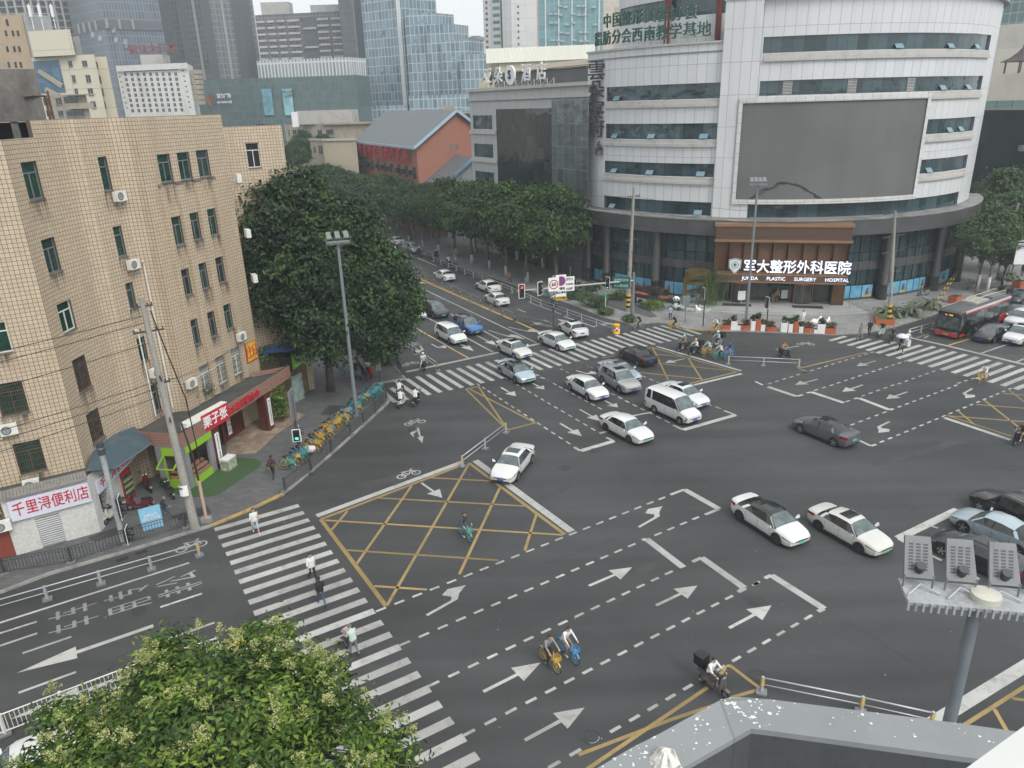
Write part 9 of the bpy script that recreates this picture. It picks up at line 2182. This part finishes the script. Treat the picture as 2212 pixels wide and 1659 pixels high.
def plate_(px,wd,ht,m,name,label,lines=(),col=None,size=.3,dd=Vector((.25,-1)),cat='sign',dz=0,sx=1.,bold=.01):
 q_,z=onarm(px);d=dd.normalized();u_=v3(Vector((-d.y,d.x)));c=v3(q_+d*.22,z+dz)
 r=thing(name,label,cat,c,rzof(u_));f=M();f.box(-wd/2,-.03,-ht/2,wd/2,.03,ht/2);f.build('panel',m,r)
 for k,s in enumerate(lines):text('lettering',s,size,col,c+v3(d)*.04+Z3*(ht/2-(k+.55)*ht/len(lines)),u_,Z3,r,.01,bold,sx=sx)
 return r,c,u_,d
def disc(par,c,u_,d,rr,m,name,ri=0.,off=.045):
 f=M();n=24
 for i in range(n):
  a,b=i/n*6.2832,(i+1)/n*6.2832
  f.face([c+v3(d)*off+u_*ri*math.cos(a)+Z3*ri*math.sin(a),c+v3(d)*off+u_*rr*math.cos(a)+Z3*rr*math.sin(a),c+v3(d)*off+u_*rr*math.cos(b)+Z3*rr*math.sin(b),c+v3(d)*off+u_*ri*math.cos(b)+Z3*ri*math.sin(b)])
 f.build(name,m,par,world=True)
r,c,u_,d=plate_(t(2,1,355,795),1.15,1.45,m_wht,'speed_limit_sign','square white speed limit sign with 60 in a red ring on the gantry arm');disc(r,c,u_,d,.5,m_red2,'ring',.4);text('lettering','60',.52,m_blk,c+v3(d)*.05,u_,Z3,r,.01,.012)
r,c,u_,d=plate_(t(2,1,417,805),1.15,2.3,m_wht,'no_stopping_sign','white no stopping sign with blue disc and red cross on the gantry arm');disc(r,c+Z3*.5,u_,d,.52,m_red2,'ring',.44);disc(r,c+Z3*.5,u_,d,.435,mat('sign_blue',(.03,.08,.32),.5),'disc')
f=M();[f.beam(c+Z3*.5+v3(d)*.06-u_*.34-Z3*.34*s,c+Z3*.5+v3(d)*.06+u_*.34+Z3*.34*s,.02,.1)for s in(1,-1)];f.build('cross',m_red2,r,world=True)
text('lettering','学道街',.3,m_blk,c+v3(d)*.05-Z3*.32,u_,Z3,r,.01,.008);text('lettering','禁止停车',.27,m_blk,c+v3(d)*.05-Z3*.75,u_,Z3,r,.01,.008)
f=M();f.hexa([c+u_*a+v3(d)*b+Z3*z for z in(-1.55,-1.2)for a,b in((-.6,-.03),(.6,-.03),(.6,.03),(-.6,.03))]);f.build('yellow_plate',m_ylw,r,world=True);text('lettering','严格管理道路',.22,m_blk,c+v3(d)*.05-Z3*1.37,u_,Z3,r,.01,.008,sx=.85)
plate_(t(2,1,480,790),1.35,1.55,m_wht,'time_limit_sign','white text sign with hours on the gantry arm',('前方路口','7:00-20:00','禁止左转'),m_blk,.3,sx=.85)
plate_(t(2,1,945,780),2.,1.3,mat('sign_dark_green',(.012,.065,.05),.5),'direction_sign','dark green direction sign on the gantry beside the post',('左转机动车','驶入导向区'),mat('sign_pale_green',(.25,.42,.36),.5),.36,dd=Vector((-.2,-1)),sx=.9)
# post-mounted signals
def sigpost(base,top,label,heads,m=m_dkg,r_=.07):
 b=g(*base);z=zy(top[0],top[1],b.y);r=thing('signal_post',label,'traffic light',(*b,.1),0,'traffic lights');f=M();f.tube([(b.x,b.y,.1),(b.x,b.y,z)],r_,8);f.build('post',m,r,world=True)
 for px,dd,lit,n in heads:sighead(r,Vector((b.x+dd.normalized().x*.2,b.y+dd.normalized().y*.2,zy(px[0],px[1],b.y))),dd,lit,n)
 return r
sigpost(t(2,1,1650,1168),t(2,1,1668,840),'pedestrian signal post at the far crossing kerb by the bamboo',[(t(2,1,1652,875),Vector((-.9,-.2)),None,3)])
sigpost(k3(1408,1152),k3(1440,900),'pedestrian signal post among the orange planters',[(k3(1432,940),Vector((-1,-.4)),None,3)])
r=sigpost(t(1,2,388,690),t(1,2,345,90),'signal post with green arrow beside the parked bicycles',[(t(1,2,365,435),Vector((.2,-1)),'green',2),(t(1,2,385,420),Vector((.9,.3)),None,2)],m_dkg,.08)
b=g(*t(1,2,388,690));z=zy(*t(1,2,345,200),b.y);f=M();f.hexa([(b.x-.05,b.y-.6,z-.9),(b.x+.05,b.y-.6,z-.9),(b.x+.05,b.y+.5,z-.9),(b.x-.05,b.y+.5,z-.9),(b.x-.05,b.y-.6,z+1.3),(b.x+.05,b.y-.6,z+1.3),(b.x+.05,b.y+.5,z+1.3),(b.x-.05,b.y+.5,z+1.3)]);f.build('back_plate',m_gray,r,world=True)
# near galvanised mast before the store, signals seen from behind
b=gt(0,2,1075,1395);z=zy(*t(0,2,870,545),b.y);r=thing('signal_mast','galvanised signal mast with black visors standing before the convenience store','traffic light',(*b,.1),0,'traffic lights')
f=M();f.tube([(b.x,b.y,.1),(b.x,b.y,z)],.15,12);f.build('post',m_galv,r,world=True,smooth=True,sharp=40);f=M();f.tube([(b.x,b.y,z),(b.x,b.y,z+.25)],.21,12);f.tube([(b.x,b.y,z-.45),(b.x,b.y,z-.1)],.2,12);f.build('cap',m_dkg,r,world=True)
for k,px in enumerate((t(0,2,1075,1060),t(0,2,1100,1300))):dd=Vector((.97,.25));sighead(r,Vector((b.x+.35,b.y+0.,zy(px[0],px[1],b.y))),dd,None,3 if k==0 else 2,1.15)
b=gt(0,2,1790,1205);z=zy(*t(0,2,1715,835),b.y);r=thing('cable_riser','pale pink cable riser pipe beside the leaning concrete pole','pipe',(*b,.1));f=M();f.tube([(b.x,b.y,.1),(b.x,b.y,z)],.1,10);f.build('pipe',mat('faded_pink',(.42,.3,.25),.7),r,world=True);f=M();f.box(b.x-.28,b.y-.2,.1,b.x+.28,b.y+.2,.42);f.build('base',m_pc,r,world=True)
f=M();a=Vector((b.x,b.y,z));f.tube([a,a+Vector((-.1,.1,1.4)),a+Vector((-.6,.5,3.6))],.06,6);f.build('conduit',m_blk,r,world=True)
pl2=thing('pole_notice','white 10 kV notice plate strapped round the leaning pole','sign',(-19.5,39.,2.9));f=M();n=8
for i in range(n):a0_,a1_=R(-150+i*15),R(-135+i*15);f.face([(.3*math.cos(a0_),.3*math.sin(a0_),-.35),(.3*math.cos(a1_),.3*math.sin(a1_),-.35),(.3*math.cos(a1_),.3*math.sin(a1_),.35),(.3*math.cos(a0_),.3*math.sin(a0_),.35)])
f.build('panel',m_wht,pl2);text('lettering','10kV',.2,m_blk,Vector((-19.62,38.69,3.08)),(1,-.35,0),Z3,pl2,.01,.004)
# small sign posts and cabinets
def post_sign(base,top,label,panel=None,m=m_gray,name='sign_post'):
 b=g(*base);z=zy(top[0],top[1],b.y);r=thing(name,label,'sign post',(*b,.1));f=M();f.tube([(b.x,b.y,.1),(b.x,b.y,z)],.045,8);f.build('post',m,r,world=True)
 if panel:f=M();f.box(b.x-panel[0]/2,b.y-.04,z-panel[1],b.x+panel[0]/2,b.y-.01,z);f.build('panel',panel[2],r,world=True)
 return r
post_sign(t(1,1,1200,1560),t(1,1,1185,1350),'thin post with a narrow plate at the bike lane strip',(.3,.5,m_gray));post_sign(t(1,1,1072,1655),t(1,1,1075,1462),'post with a grey control box on the pavement corner',(.45,.9,m_galv),m_dkg);post_sign(t(2,1,807,1035),t(2,1,812,880),'white post with a small green street sign by the shrubs',(.5,.4,mat('street_green',(.03,.18,.13),.5)),m_wf)
post_sign(t(2,1,358,1195),t(2,1,352,1000),'thin dark post with a camera at the outer end of the median fence',(.25,.4,m_dkg),m_dkg);post_sign(k3(1222,975),k3(1224,855),'white arrow sign on a stand before the hospital doors',(.9,1.1,m_wht),m_wf)
b=gt(2,1,1492,1140);r=thing('control_cabinet','grey control cabinet on a thin post near the panda','cabinet',(*b,.12));f=M();f.tube([(b.x,b.y,.1),(b.x,b.y,2.2)],.06,8);f.build('post',m_gray,r,world=True);f=M();f.box(b.x-.42,b.y-.25,2.2,b.x+.42,b.y+.25,3.2);f.build('box',m_gray,r,world=True)
bl_=thing('street_lamp','cobra head street lamp poking out of the big tree','lamp post',(*g(*t(1,1,700,1000)),.1));hq=at(*t(1,1,955,325),74);f=M();f.tube([(hq.x-4.5,hq.y,.1),(hq.x-4.5,hq.y,hq.z-.4),(hq.x-3.6,hq.y,hq.z-.1),(hq.x-1.2,hq.y,hq.z-.05)],[.12,.09,.06,.05],8);f.build('pole',m_gray,bl_,world=True)
f=M();f.lathe([(.02,-1.),(.14,-.8),(.2,-.1),(.16,.5),(.03,.85)],10);f.v=[(hq.x-.4+v[2],hq.y+v[1]*1.3,hq.z+v[0]*.5+v[2]*.15)for v in f.v];f.build('lamp_head',m_wht,bl_,world=True,smooth=True)
# ---- fences and guard rails
def rail(pts,label,spacing=2.2,h=.85,rails=((.8,.035),(.45,.025)),m=m_rail,base=True,band=True,name='guard_rail',pick=0.,mpost=None,group=None,z0=.006):
 pts=[Vector(p[:2])for p in pts];r=thing(name,label,'railing',(*pts[0],z0),0,group)
 for a,b in zip(pts,pts[1:]):
  L=(b-a).length;n=max(1,round(L/spacing));d=(b-a)/L
  for z,rr in rails:f=M();f.tube([v3(a,z+z0),v3(b,z+z0)],rr,8);f.build('rail',m,r,world=True,smooth=True)
  if pick:
   f=M();k=int(L/pick)
   for i in range(1,k):p=a+d*(i*L/k);f.beam((p.x,p.y,z0+rails[-1][0]),(p.x,p.y,z0+rails[0][0]),.022,.022)
   o=f.build('picket',m,r,world=True);o['kind']='stuff'
  for i in range(0 if a is pts[0]else 1,n+1):
   p=a+d*(L*i/n)
   f=M();f.beam((p.x,p.y,z0),(p.x,p.y,z0+h),.11,.11);f.build('post',mpost or m,r,world=True)
   if base:f=M();f.bar(p-d*.22,p+d*.22,.4,.09,0,z0);f.build('base',m_gray,r,world=True)
   if band and i in(0,n)or band=='all':
    for k in range(3):f=M();f.box(p.x-.065,p.y-.065,z0+.42+k*.13,p.x+.065,p.y+.065,z0+.48+k*.13);f.build('stripe',m_ylw,r,world=True)
 return r
rail([gt(1,1,1060,565),gt(2,1,25,1115)],'long median fence of the avenue with black and yellow posts',3.,.95,((.9,.03),(.2,.02)),m_gray,True,'all',mpost=m_iron,pick=0.)
rail([gt(2,1,25,1115),gt(2,1,332,1195)],'short picketed end of the avenue median fence',3.,.95,((.9,.03),(.2,.02)),m_gray,True,'all',pick=.15,mpost=m_iron)
rail([gt(1,1,1535,605),gt(1,1,2212,875),gt(2,1,250,990),gt(2,1,865,1210)],'white double guard rail along the far bike lane',3.)
rail([gt(1,1,1045,1180),gt(1,1,1570,1545)],'grey double guard rail along the near bus lane',2.8,mpost=m_dkg)
rail([gt(1,2,1785,715),gt(1,2,2160,425)],'short white guard rail beside the turning saloon',2.9)
rail([gt(2,1,1870,1490),gt(3,1,265,1518)],'white guard rail by the waiting group',3.)
rail([gt(2,3,2155,1010),gt(3,3,800,1185),gt(3,3,1400,1320)],'grey guard rail starting at the yellow hatching beside the concrete ledge',2.9)
rail([gt(0,3,-600,500),gt(0,2,1725,1485)],'white double guard rail along the near bus lane of the lower road',2.5)
rail([gt(3,1,1215,1250),gt(3,1,1420,1190)],'white guard rail stub before the trolleybus',2.4)
rail([gt(0,3,-500,1580),gt(0,3,560,1170-0),gt(0,3,1260,900),gt(0,3,1900,690)],'white picketed railing behind the flowering tree',2.6,1.05,((1.,.03),(.15,.025)),m_wf,True,False,pick=.16)
rail([gt(0,2,-400,1790),gt(0,2,45,1655),gt(0,2,625,1560),gt(0,2,1100,1400),gt(0,2,1610,1255)],'black pedestrian railing along the kerb before the shops',2.6,1.,((.98,.03),(.8,.02),(.15,.025)),m_iron,True,False,'pedestrian_railing',pick=.16,z0=.13)
fa=[gt(1,2,255,945),gt(1,2,480,770),gt(1,2,655,605),gt(1,2,820,455),gt(1,2,1035,265),gt(1,2,1130,150)]
rail(fa,'black pedestrian railing in front of the parked share bicycles',2.6,1.05,((1.,.03),(.82,.02),(.15,.025)),m_iron,True,False,'pedestrian_railing',pick=.15,z0=.13)
rail([gt(1,1,1190,1440),gt(1,1,1262,1590)],'short black railing at the bus lane corner',2.2,1.,((.95,.03),(.8,.02),(.15,.025)),m_iron,False,False,'pedestrian_railing',pick=.16,z0=.1);rail([gt(1,1,875,1510),gt(1,1,965,1650)],'short black railing beside the red scooter',2.2,1.,((.95,.03),(.8,.02),(.15,.025)),m_iron,False,False,'pedestrian_railing',pick=.16,z0=.1)
rail([gt(3,1,700,1035),gt(3,1,915,1040)],'stainless handrail at the end of the hospital steps',1.6,1.,((.98,.03),(.65,.02),(.35,.02)),m_galv,False,False,'handrail',z0=.13)
# ---- barrels
def barrel(p,label):
 r=thing('crash_barrel',label,'barrel',(*p,.006),.4);f=M();f.lathe([(.4,0),(.42,.05),(.38,.1),(.37,.95),(.4,1.),(.33,1.06)],18,mi=0);f.build('body',m_ylw,r,smooth=True,sharp=40)
 for row in range(2):
  for k in range(8):
   f=M();a0_,a1_=k*.7854,(k+1)*.7854
   for i in range(3):b0_,b1_=a0_+(a1_-a0_)*i/3,a0_+(a1_-a0_)*(i+1)/3;z0_=.35+row*.2;f.face([(.385*math.cos(b0_),.385*math.sin(b0_),z0_),(.385*math.cos(b1_),.385*math.sin(b1_),z0_),(.385*math.cos(b1_),.385*math.sin(b1_),z0_+.2),(.385*math.cos(b0_),.385*math.sin(b0_),z0_+.2)])
   f.build('check',m_red2 if(k+row)%2 else m_wht,r)
barrel(gt(2,1,902,1222),'yellow crash barrel with red and white checks at the guard rail end');barrel(gt(0,3,2085,735),'orange striped crash barrel half hidden by the flowering tree')
# ---- planter row
specs=[('o',1810,1890,.55),('w',1890,1945,1.),('w',1945,2000,.55),('o',1975,2060,.6),('w',2065,2105,1.1),('o',2108,2150,1.35),('w',2152,2190,.75),('o',2200,2290,.55),('w',2325,2382,1.05),('w',2390,2428,.95),('o',2434,2472,1.25),('w',2480,2518,.7),('o',2525,2610,.6),('w',2575,2640,.45),('w',2635,2700,1.05),('o',2700,2790,.65)]
q0,q1=gt(2,1,1810,1192),gt(3,1,578,1233)
for i,(c_,xa,xb,hh)in enumerate(specs):
 a,b=q0.lerp(q1,(xa-1810)/980),q0.lerp(q1,(xb-1810)/980);r=thing('planter_box','%s planter box, %s in the row before the hospital steps counted from the crossing'%({'o':'orange','w':'white'}[c_],(ordn[i])),'planter',(*((a+b)/2),.1),rzof(b-a),'planter boxes before the hospital')
 L=(b-a).length;f=M();f.box(-L/2+.01,-.3,0,L/2-.01,.3,hh);f.build('box',m_org if c_=='o'else m_wht,r);f=M();f.box(-L/2+.06,-.25,hh+.001,L/2-.06,.25,hh+.02);f.build('soil',mat('soil',(.03,.022,.015),.95),r)
 if i not in(2,13):
  p=(a+b)/2;fl=mat('flower_red',(.28,.03,.06))if c_=='o'and i in(0,3,7,12,15)else None
  shrub(p,.62 if hh>.9 else .5,max(.55,L*.75),'clipped plant in the planter row, %s from the crossing'%ordn[i],m_lf_st,'planter_plant','plant','plants in the planter row',70+i,24,.15,.1+hh,fl)
for px,lab in((t(3,1,2160,830),'square orange planter under the pale trees at the picture edge'),(t(3,1,1610,965),'square orange planter beside the trolleybus roof poles'),(t(3,1,1830,940),'grey flat box beside the trolleybus roof')):
 p=g(*px);r=thing('planter_box',lab,'planter',(*p,.1),rzof(DB),'planter boxes before the hospital');f=M();f.box(-.7,-.5,0,.7,.5,.85);f.build('box',m_org if 'orange'in lab else m_gray,r);f=M();f.box(-.6,-.4,.851,.6,.4,.88);f.build('soil',MATS['soil'],r)
a,b=gt(3,1,930,1155),gt(3,1,1090,1165);r=thing('planter_box','low orange kerb planter round the foot of the striped pole','planter',(*((a+b)/2),.1),rzof(b-a),'planter boxes before the hospital');f=M();L=(b-a).length;f.box(-L/2,0,0,L/2,2.6,.6);f.build('box',m_org,r);f=M();f.box(-L/2+.1,.1,.601,L/2-.1,2.5,.64);f.build('soil',mat('grass_soil',(.06,.09,.03),.95,var=.4),r)
a,b=gt(2,1,1060,905),gt(2,1,1400,965);r=thing('bench','curved stone bench edged in orange before the hospital flower bed','bench',(*((a+b)/2),.12));f=M();m_=(a+b)/2-DA*.8;[f.bar(p,q_,.9,.45,0,.1)for p,q_ in((a,m_),(m_,b))];f.build('base',m_stone,r,world=True);f=M();f.bar(a,a.lerp(m_,.55),.5,.1,0,.56);f.bar(m_.lerp(b,.05),m_.lerp(b,.65),.5,.1,0,.56);f.build('seat',m_org,r,world=True)
# ---- panda statue, golden ring frame, parasol booth
b=gt(2,1,1415,1022);r=thing('panda_statue','seated black and white panda statue holding bamboo','statue',(*b,.12),R(-105))
def blob(c,s,n=12):
 f=M();
 prof=[(math.sin(math.pi*i/10)*1.+.001,-math.cos(math.pi*i/10))for i in range(11)]
 f.lathe(prof,n);f.v=[(c[0]+v[0]*s[0],c[1]+v[1]*s[1],c[2]+v[2]*s[2])for v in f.v];return f
for nm,c,s,m_ in(('body',(0,0,.58),(.44,.48,.56),m_wht),('head',(.1,0,1.32),(.34,.4,.33),m_wht),('arm',(.3,.36,.85),(.3,.16,.2),m_blk),('arm',(.3,-.36,.85),(.3,.16,.2),m_blk),('leg',(.42,.36,.2),(.36,.2,.2),m_blk),('leg',(.42,-.36,.2),(.36,.2,.2),m_blk),('ear',(.04,.3,1.62),(.08,.13,.13),m_blk),('ear',(.04,-.3,1.62),(.08,.13,.13),m_blk),('eye_patch',(.39,.15,1.36),(.05,.09,.11),m_blk),('eye_patch',(.39,-.15,1.36),(.05,.09,.11),m_blk),('nose',(.44,0,1.24),(.05,.07,.05),m_blk),('shoulder',(.02,0,.95),(.42,.47,.17),m_blk)):blob(c,s).build(nm,m_,r,smooth=True)
f=M();f.tube([(.5,-.3,.8),(.55,.1,1.05),(.5,.3,1.3)],.03,6);[f.face([(.55,.1+k*.05,1.05),(.6+k*.02,.2,1.2+k*.05),(.5,.25,1.1),(.5,.12,1.)])for k in range(4)];f.build('bamboo_stick',mat('stick_green',(.05,.22,.08),.6),r)
m_gold=mat('gold_paint',(.17,.125,.035),.4,.5);c=(gt(2,1,1480,985)+gt(2,1,1690,1000))/2;rr=(gt(2,1,1690,1000)-gt(2,1,1480,985)).length/2;zt_=zy(*t(2,1,1585,690),c.y)
r=thing('ring_sculpture','golden frame of stacked rings on two posts with coloured balls','sculpture',(*c,.12))
for z,ro,ri,hh in((zt_-.6,rr,rr-.12,.62),(zt_-1.45,rr,rr-.1,.35),(zt_-2.6,rr*.75,rr*.45,.12)):
 f=M();n=32
 for i in range(n):
  a,b=i/n*6.2832,(i+1)/n*6.2832;P=[(ro*math.cos(a),ro*math.sin(a)),(ro*math.cos(b),ro*math.sin(b)),(ri*math.cos(b),ri*math.sin(b)),(ri*math.cos(a),ri*math.sin(a))]
  f.hexa([(*p,z)for p in P]+[(*p,z+hh)for p in P])
 f.build('ring',m_gold,r)
for s in(-1,1):f=M();f.box(s*rr*.95-.22,-.15,0,s*rr*.95+.22,.15,zt_-.8);f.build('post',m_gold,r)
for k,(x,z,m_,q_)in enumerate(((-.9,zt_-4.,m_ylw,.2),(.3,zt_-3.,m_wht,.25),(-.1,zt_-4.8,m_blk,.4),(1.5,zt_-3.9,m_gold,.2),(1.5,zt_-5.1,m_gray,.25))):blob((x,0,z),(q_,q_,q_)).build('ball',m_,r,smooth=True)
f=M();f.box(-rr*.8,-rr-.01,zt_-.45,rr*.1,-rr+.03,zt_-.28)if False else f.box(-.6,-rr-.02,zt_-.5,.5,-rr+.02,zt_-.3);f.build('name_plate',m_blk,r)
pd_=thing('mosaic_plinth','round plinth with pale mosaic ring below the golden sculpture','plinth',(c.x,c.y-.6,.12));f=M();f.lathe([(2.5,0),(2.5,.25),(2.3,.3)],28,mi=0);f.build('base',mat('mosaic',(.3,.36,.32),.6,var=.6,scale=2.2),pd_);f=M();f.lathe([(1.5,.301),(1.5,.32)],24);f.build('inner_disc',mat('rubble_brown',(.09,.085,.06),.9,var=.5,scale=6),pd_)
b=gt(3,1,70,985);z0_=.46;r=thing('parasol','large dark green parasol over the guard post before the hospital doors','parasol',(*b,z0_));hz_=2.9
f=M();f.lathe([(1.75,2.15),(1.7,2.28),(.12,3.),(.02,3.05)],4);f.build('canopy',mat('parasol_green',(.012,.075,.055),.7),r);f=M();f.tube([(0,0,0),(0,0,3.)],.04,6);f.build('pole',m_gray,r);r.rotation_euler.z=.6
r=thing('guard_desk','white notice stand and wooden desk below the green parasol','desk',(b.x+1.1,b.y+.6,z0_));f=M();f.box(-.4,-.04,.3,.4,.04,1.35);f.build('board',m_wht,r);f=M();f.box(-1.6,-.3,0,-.9,.2,1.);f.build('desk',mat('desk_wood',(.22,.13,.05),.6),r)
for i,(px,sc_,lab)in enumerate(((t(3,1,395,1165),1.,'large white swan-like ornament behind the planter row'),(t(3,1,515,1150),.7,'smaller white ornament behind the planter row'),(t(2,1,1610,1045),.7,'white folded-wing ornament on the mosaic plinth'),(t(2,1,1645,1020),.5,'small white triangular ornament on the mosaic plinth'))):
 b=g(*px);r=thing('white_ornament',lab,'ornament',(*b,.12),i);f=M();f.tube([(-.5,0,.3),(0,0,.45),(.45,0,.5),(.62,0,.95),(.75,0,1.05)],[.2,.4,.25,.12,.07],8);f.v=[tuple(Vector(v)*sc_)for v in f.v];f.build('body',m_wht,r,smooth=True)
for k,(dx,lab)in enumerate(((0,'first yellow and black sleeved guy wire rising beside the trolleybus front'),(.9,'second yellow and black sleeved guy wire rising beside the trolleybus front'))):
 a=v3(gt(3,1,1368+k*32,1070),.1);b=at(*t(3,1,1640+k*20,665),92);r=thing('guy_wire',lab,'guy wire',a,0,'guy wires');f=M();f.tube([a,b],.03,5);f.build('wire',m_gray,r,world=True)
 for q in range(14):f=M();f.tube([a.lerp(b,.08+q*.05),a.lerp(b,.08+q*.05+.048)],.055,6);f.build('sleeve',m_ylw if q%2 else m_blk,r,world=True)
 # blue board on the pavement, right-edge road sign
b=gt(0,2,1325,1245);r=thing('notice_board','light blue notice board standing behind the kerb railing','sign',(*b,.12),rzof(DB));f=M();f.hexa([(-.6,-.3,0.),(.6,-.3,0.),(.6,-.26,0.),(-.6,-.26,0.),(-.6,.1,1.3),(.6,.1,1.3),(.6,.14,1.3),(-.6,.14,1.3)]);f.build('panel',mat('notice_blue',(.16,.36,.5),.5),r);text('lettering','文明出行\n请走斑马线',.2,m_wht,Vector((b.x,b.y,.12))+v3(Vector((DB.y,-DB.x)))*.14+Z3*.72,v3(DB),Vector((0,0,1))-v3(Vector((DB.y,-DB.x)))*.3,r,.01)
q_=at(2222,548,88);r=thing('road_sign','big white road sign with blue characters on a galvanised arm at the picture edge','sign',(q_.x,88,q_.z));f=M();f.box(-1.6,-.05,-1.25,5.,.05,1.25);f.build('panel',m_wht,r);f=M();f.tube([(5.5,.3,-q_.z),(5.5,.3,1.6),(-3.2,.3,1.4)],.12,8);f.build('arm',m_galv,r)
mb_=mat('sign_text_blue',(.05,.08,.22),.5)
for s,z,sz in(('四川省政府政务服务和',.85,.6),('Sichuan Province Government Services',.42,.26),('交 易 中 心',-.02,.62),('Public Resource Trading Center',-.45,.26),('四川省人民政府',-.9,.55)):text('lettering',s,sz,mb_,Vector((q_.x+1.7,87.93,q_.z+z)),(1,0,0),Z3,r,.01,.015)
bt2=thing('tarpaulin','dark blue tarpaulin sheet behind the tea shop sign','tarpaulin',(*(gt(1,1,300,1372,5.2)-Vector((.6,0))),5.2));f=M();f.face([(-1.7,-.3,-.1),(1.7,-.2,.1),(1.6,1.2,.4),(-1.6,1.3,.2)]);f.face([(-1.7,-.3,-.13),(-1.6,1.3,.17),(1.6,1.2,.37),(1.7,-.2,.07)]);f.build('sheet',mat('tarp_blue',(.018,.035,.1),.6,var=.3),bt2)
# ---- ledge of our own building, close below the window
ZL=19.
out_e=[g(*p,ZL)for p in[(1200,1705),(1291,1659),(1361,1617),(1428,1583),(1556,1512),(1581,1505),(1659,1510),(1891,1539),(2084,1564),(2300,1595)]]
in_e=[g(*p,ZL)for p in[(1400,1700),(1478,1657),(1623,1574),(1659,1578),(2111,1639),(2300,1668)]]
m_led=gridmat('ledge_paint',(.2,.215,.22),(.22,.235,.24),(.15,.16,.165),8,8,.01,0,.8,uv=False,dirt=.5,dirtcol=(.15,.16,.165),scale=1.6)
lg=thing('concrete_ledge','grey painted concrete ledge with chipped white specks at the lower picture corner','ledge',(out_e[4].x,out_e[4].y,ZL-1))
f=M();top=out_e+in_e[::-1];f.prism([tuple(p)for p in top],ZL-.9,ZL,0);f.build('top',m_led,lg,world=True)
f=M()
ie=[p+Vector((0,.001))for p in in_e]
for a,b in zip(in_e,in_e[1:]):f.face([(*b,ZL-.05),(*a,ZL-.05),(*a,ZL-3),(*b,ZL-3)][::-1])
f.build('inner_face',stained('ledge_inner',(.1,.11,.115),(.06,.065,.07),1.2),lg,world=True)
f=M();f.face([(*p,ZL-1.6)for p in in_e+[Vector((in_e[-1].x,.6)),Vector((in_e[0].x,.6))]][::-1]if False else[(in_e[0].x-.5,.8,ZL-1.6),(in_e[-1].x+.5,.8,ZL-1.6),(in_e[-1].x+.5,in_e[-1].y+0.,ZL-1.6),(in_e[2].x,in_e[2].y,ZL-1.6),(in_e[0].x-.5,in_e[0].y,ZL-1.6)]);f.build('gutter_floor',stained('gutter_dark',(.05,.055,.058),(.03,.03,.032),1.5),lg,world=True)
f=M();random.seed(9)
for k in range(150):
 e=random.random()*(len(out_e)-2)+.5;i=int(e);a=out_e[i].lerp(out_e[i+1],e-i);j=min(range(len(in_e)-1),key=lambda q_:(in_e[q_].lerp(in_e[q_+1],.5)-a).length);b=in_e[j].lerp(in_e[j+1],random.random());w_=random.random();w_=w_**2 if k%2 else w_;p=a.lerp(b,.02+w_*.9)
 if(p-a).length>.45:continue
 q_=random.uniform(.003,.012)*(2. if random.random()<.08 else 1);n=6;o1=random.random()*6;f.face([(p.x+q_*random.uniform(.5,1.3)*math.cos(o1+i_*1.047),p.y+q_*random.uniform(.5,1.2)*math.sin(o1+i_*1.047),ZL+.002)for i_ in range(n)])
f.build('paint_chip',mat('chip_white',(.62,.62,.58),.8),lg,world=True)['kind']='stuff'
cen=g(1437,1648,ZL);f=M();random.seed(4);rim_=[(math.cos(i*.524)*random.uniform(.1,.17),math.sin(i*.524)*random.uniform(.1,.17))for i in range(12)]
mid_=[(x*.6+random.uniform(-.02,.02),y*.6+random.uniform(-.02,.02))for x,y in rim_]
f.v=[(cen.x+x,cen.y+y,ZL-.02)for x,y in rim_]+[(cen.x+x,cen.y+y,ZL+random.uniform(.05,.11))for x,y in mid_]+[(cen.x,cen.y+.02,ZL+.13)]
for i in range(12):f.f.append((i,(i+1)%12,12+(i+1)%12,12+i));f.m.append(0);f.uv.append(None);f.f.append((12+i,12+(i+1)%12,24));f.m.append(0);f.uv.append(None)
lp=f.build('broken_plaster',stained('plaster_lump',(.58,.57,.53),(.16,.14,.12),14.,.5,.62,.9,40),None);tag(lp,'jagged white lump of broken plaster on the grey ledge','plaster')
ws=thing('window_sill','smooth white window sill edge at the lowest picture corner','window sill',(*g(2180,1640,22.6),22.6));a,b,c_,d_=g(2075,1668,22.6),g(2240,1548,22.6),g(2400,1600,22.6),g(2300,1760,22.6);f=M();f.prism([tuple(a),tuple(b),tuple(c_),tuple(d_)],22.5,22.6);f.build('slab',mat('sill_white',(.5,.51,.5),.4,var=.04),ws,world=True)
# litter specks on the road
f=M();random.seed(12)
for k in range(50):
 p=g(random.uniform(150,2100),random.uniform(900,1600));q_=random.uniform(.012,.032);a0_=random.random()*6;f.face([(p.x+q_*math.cos(a0_+i*1.57)*(1+.5*(i%2)),p.y+q_*math.sin(a0_+i*1.57),.012)for i in range(4)])
o=f.build('litter',mat('paper_pale',(.5,.49,.44),.9),None);o['kind']='stuff'
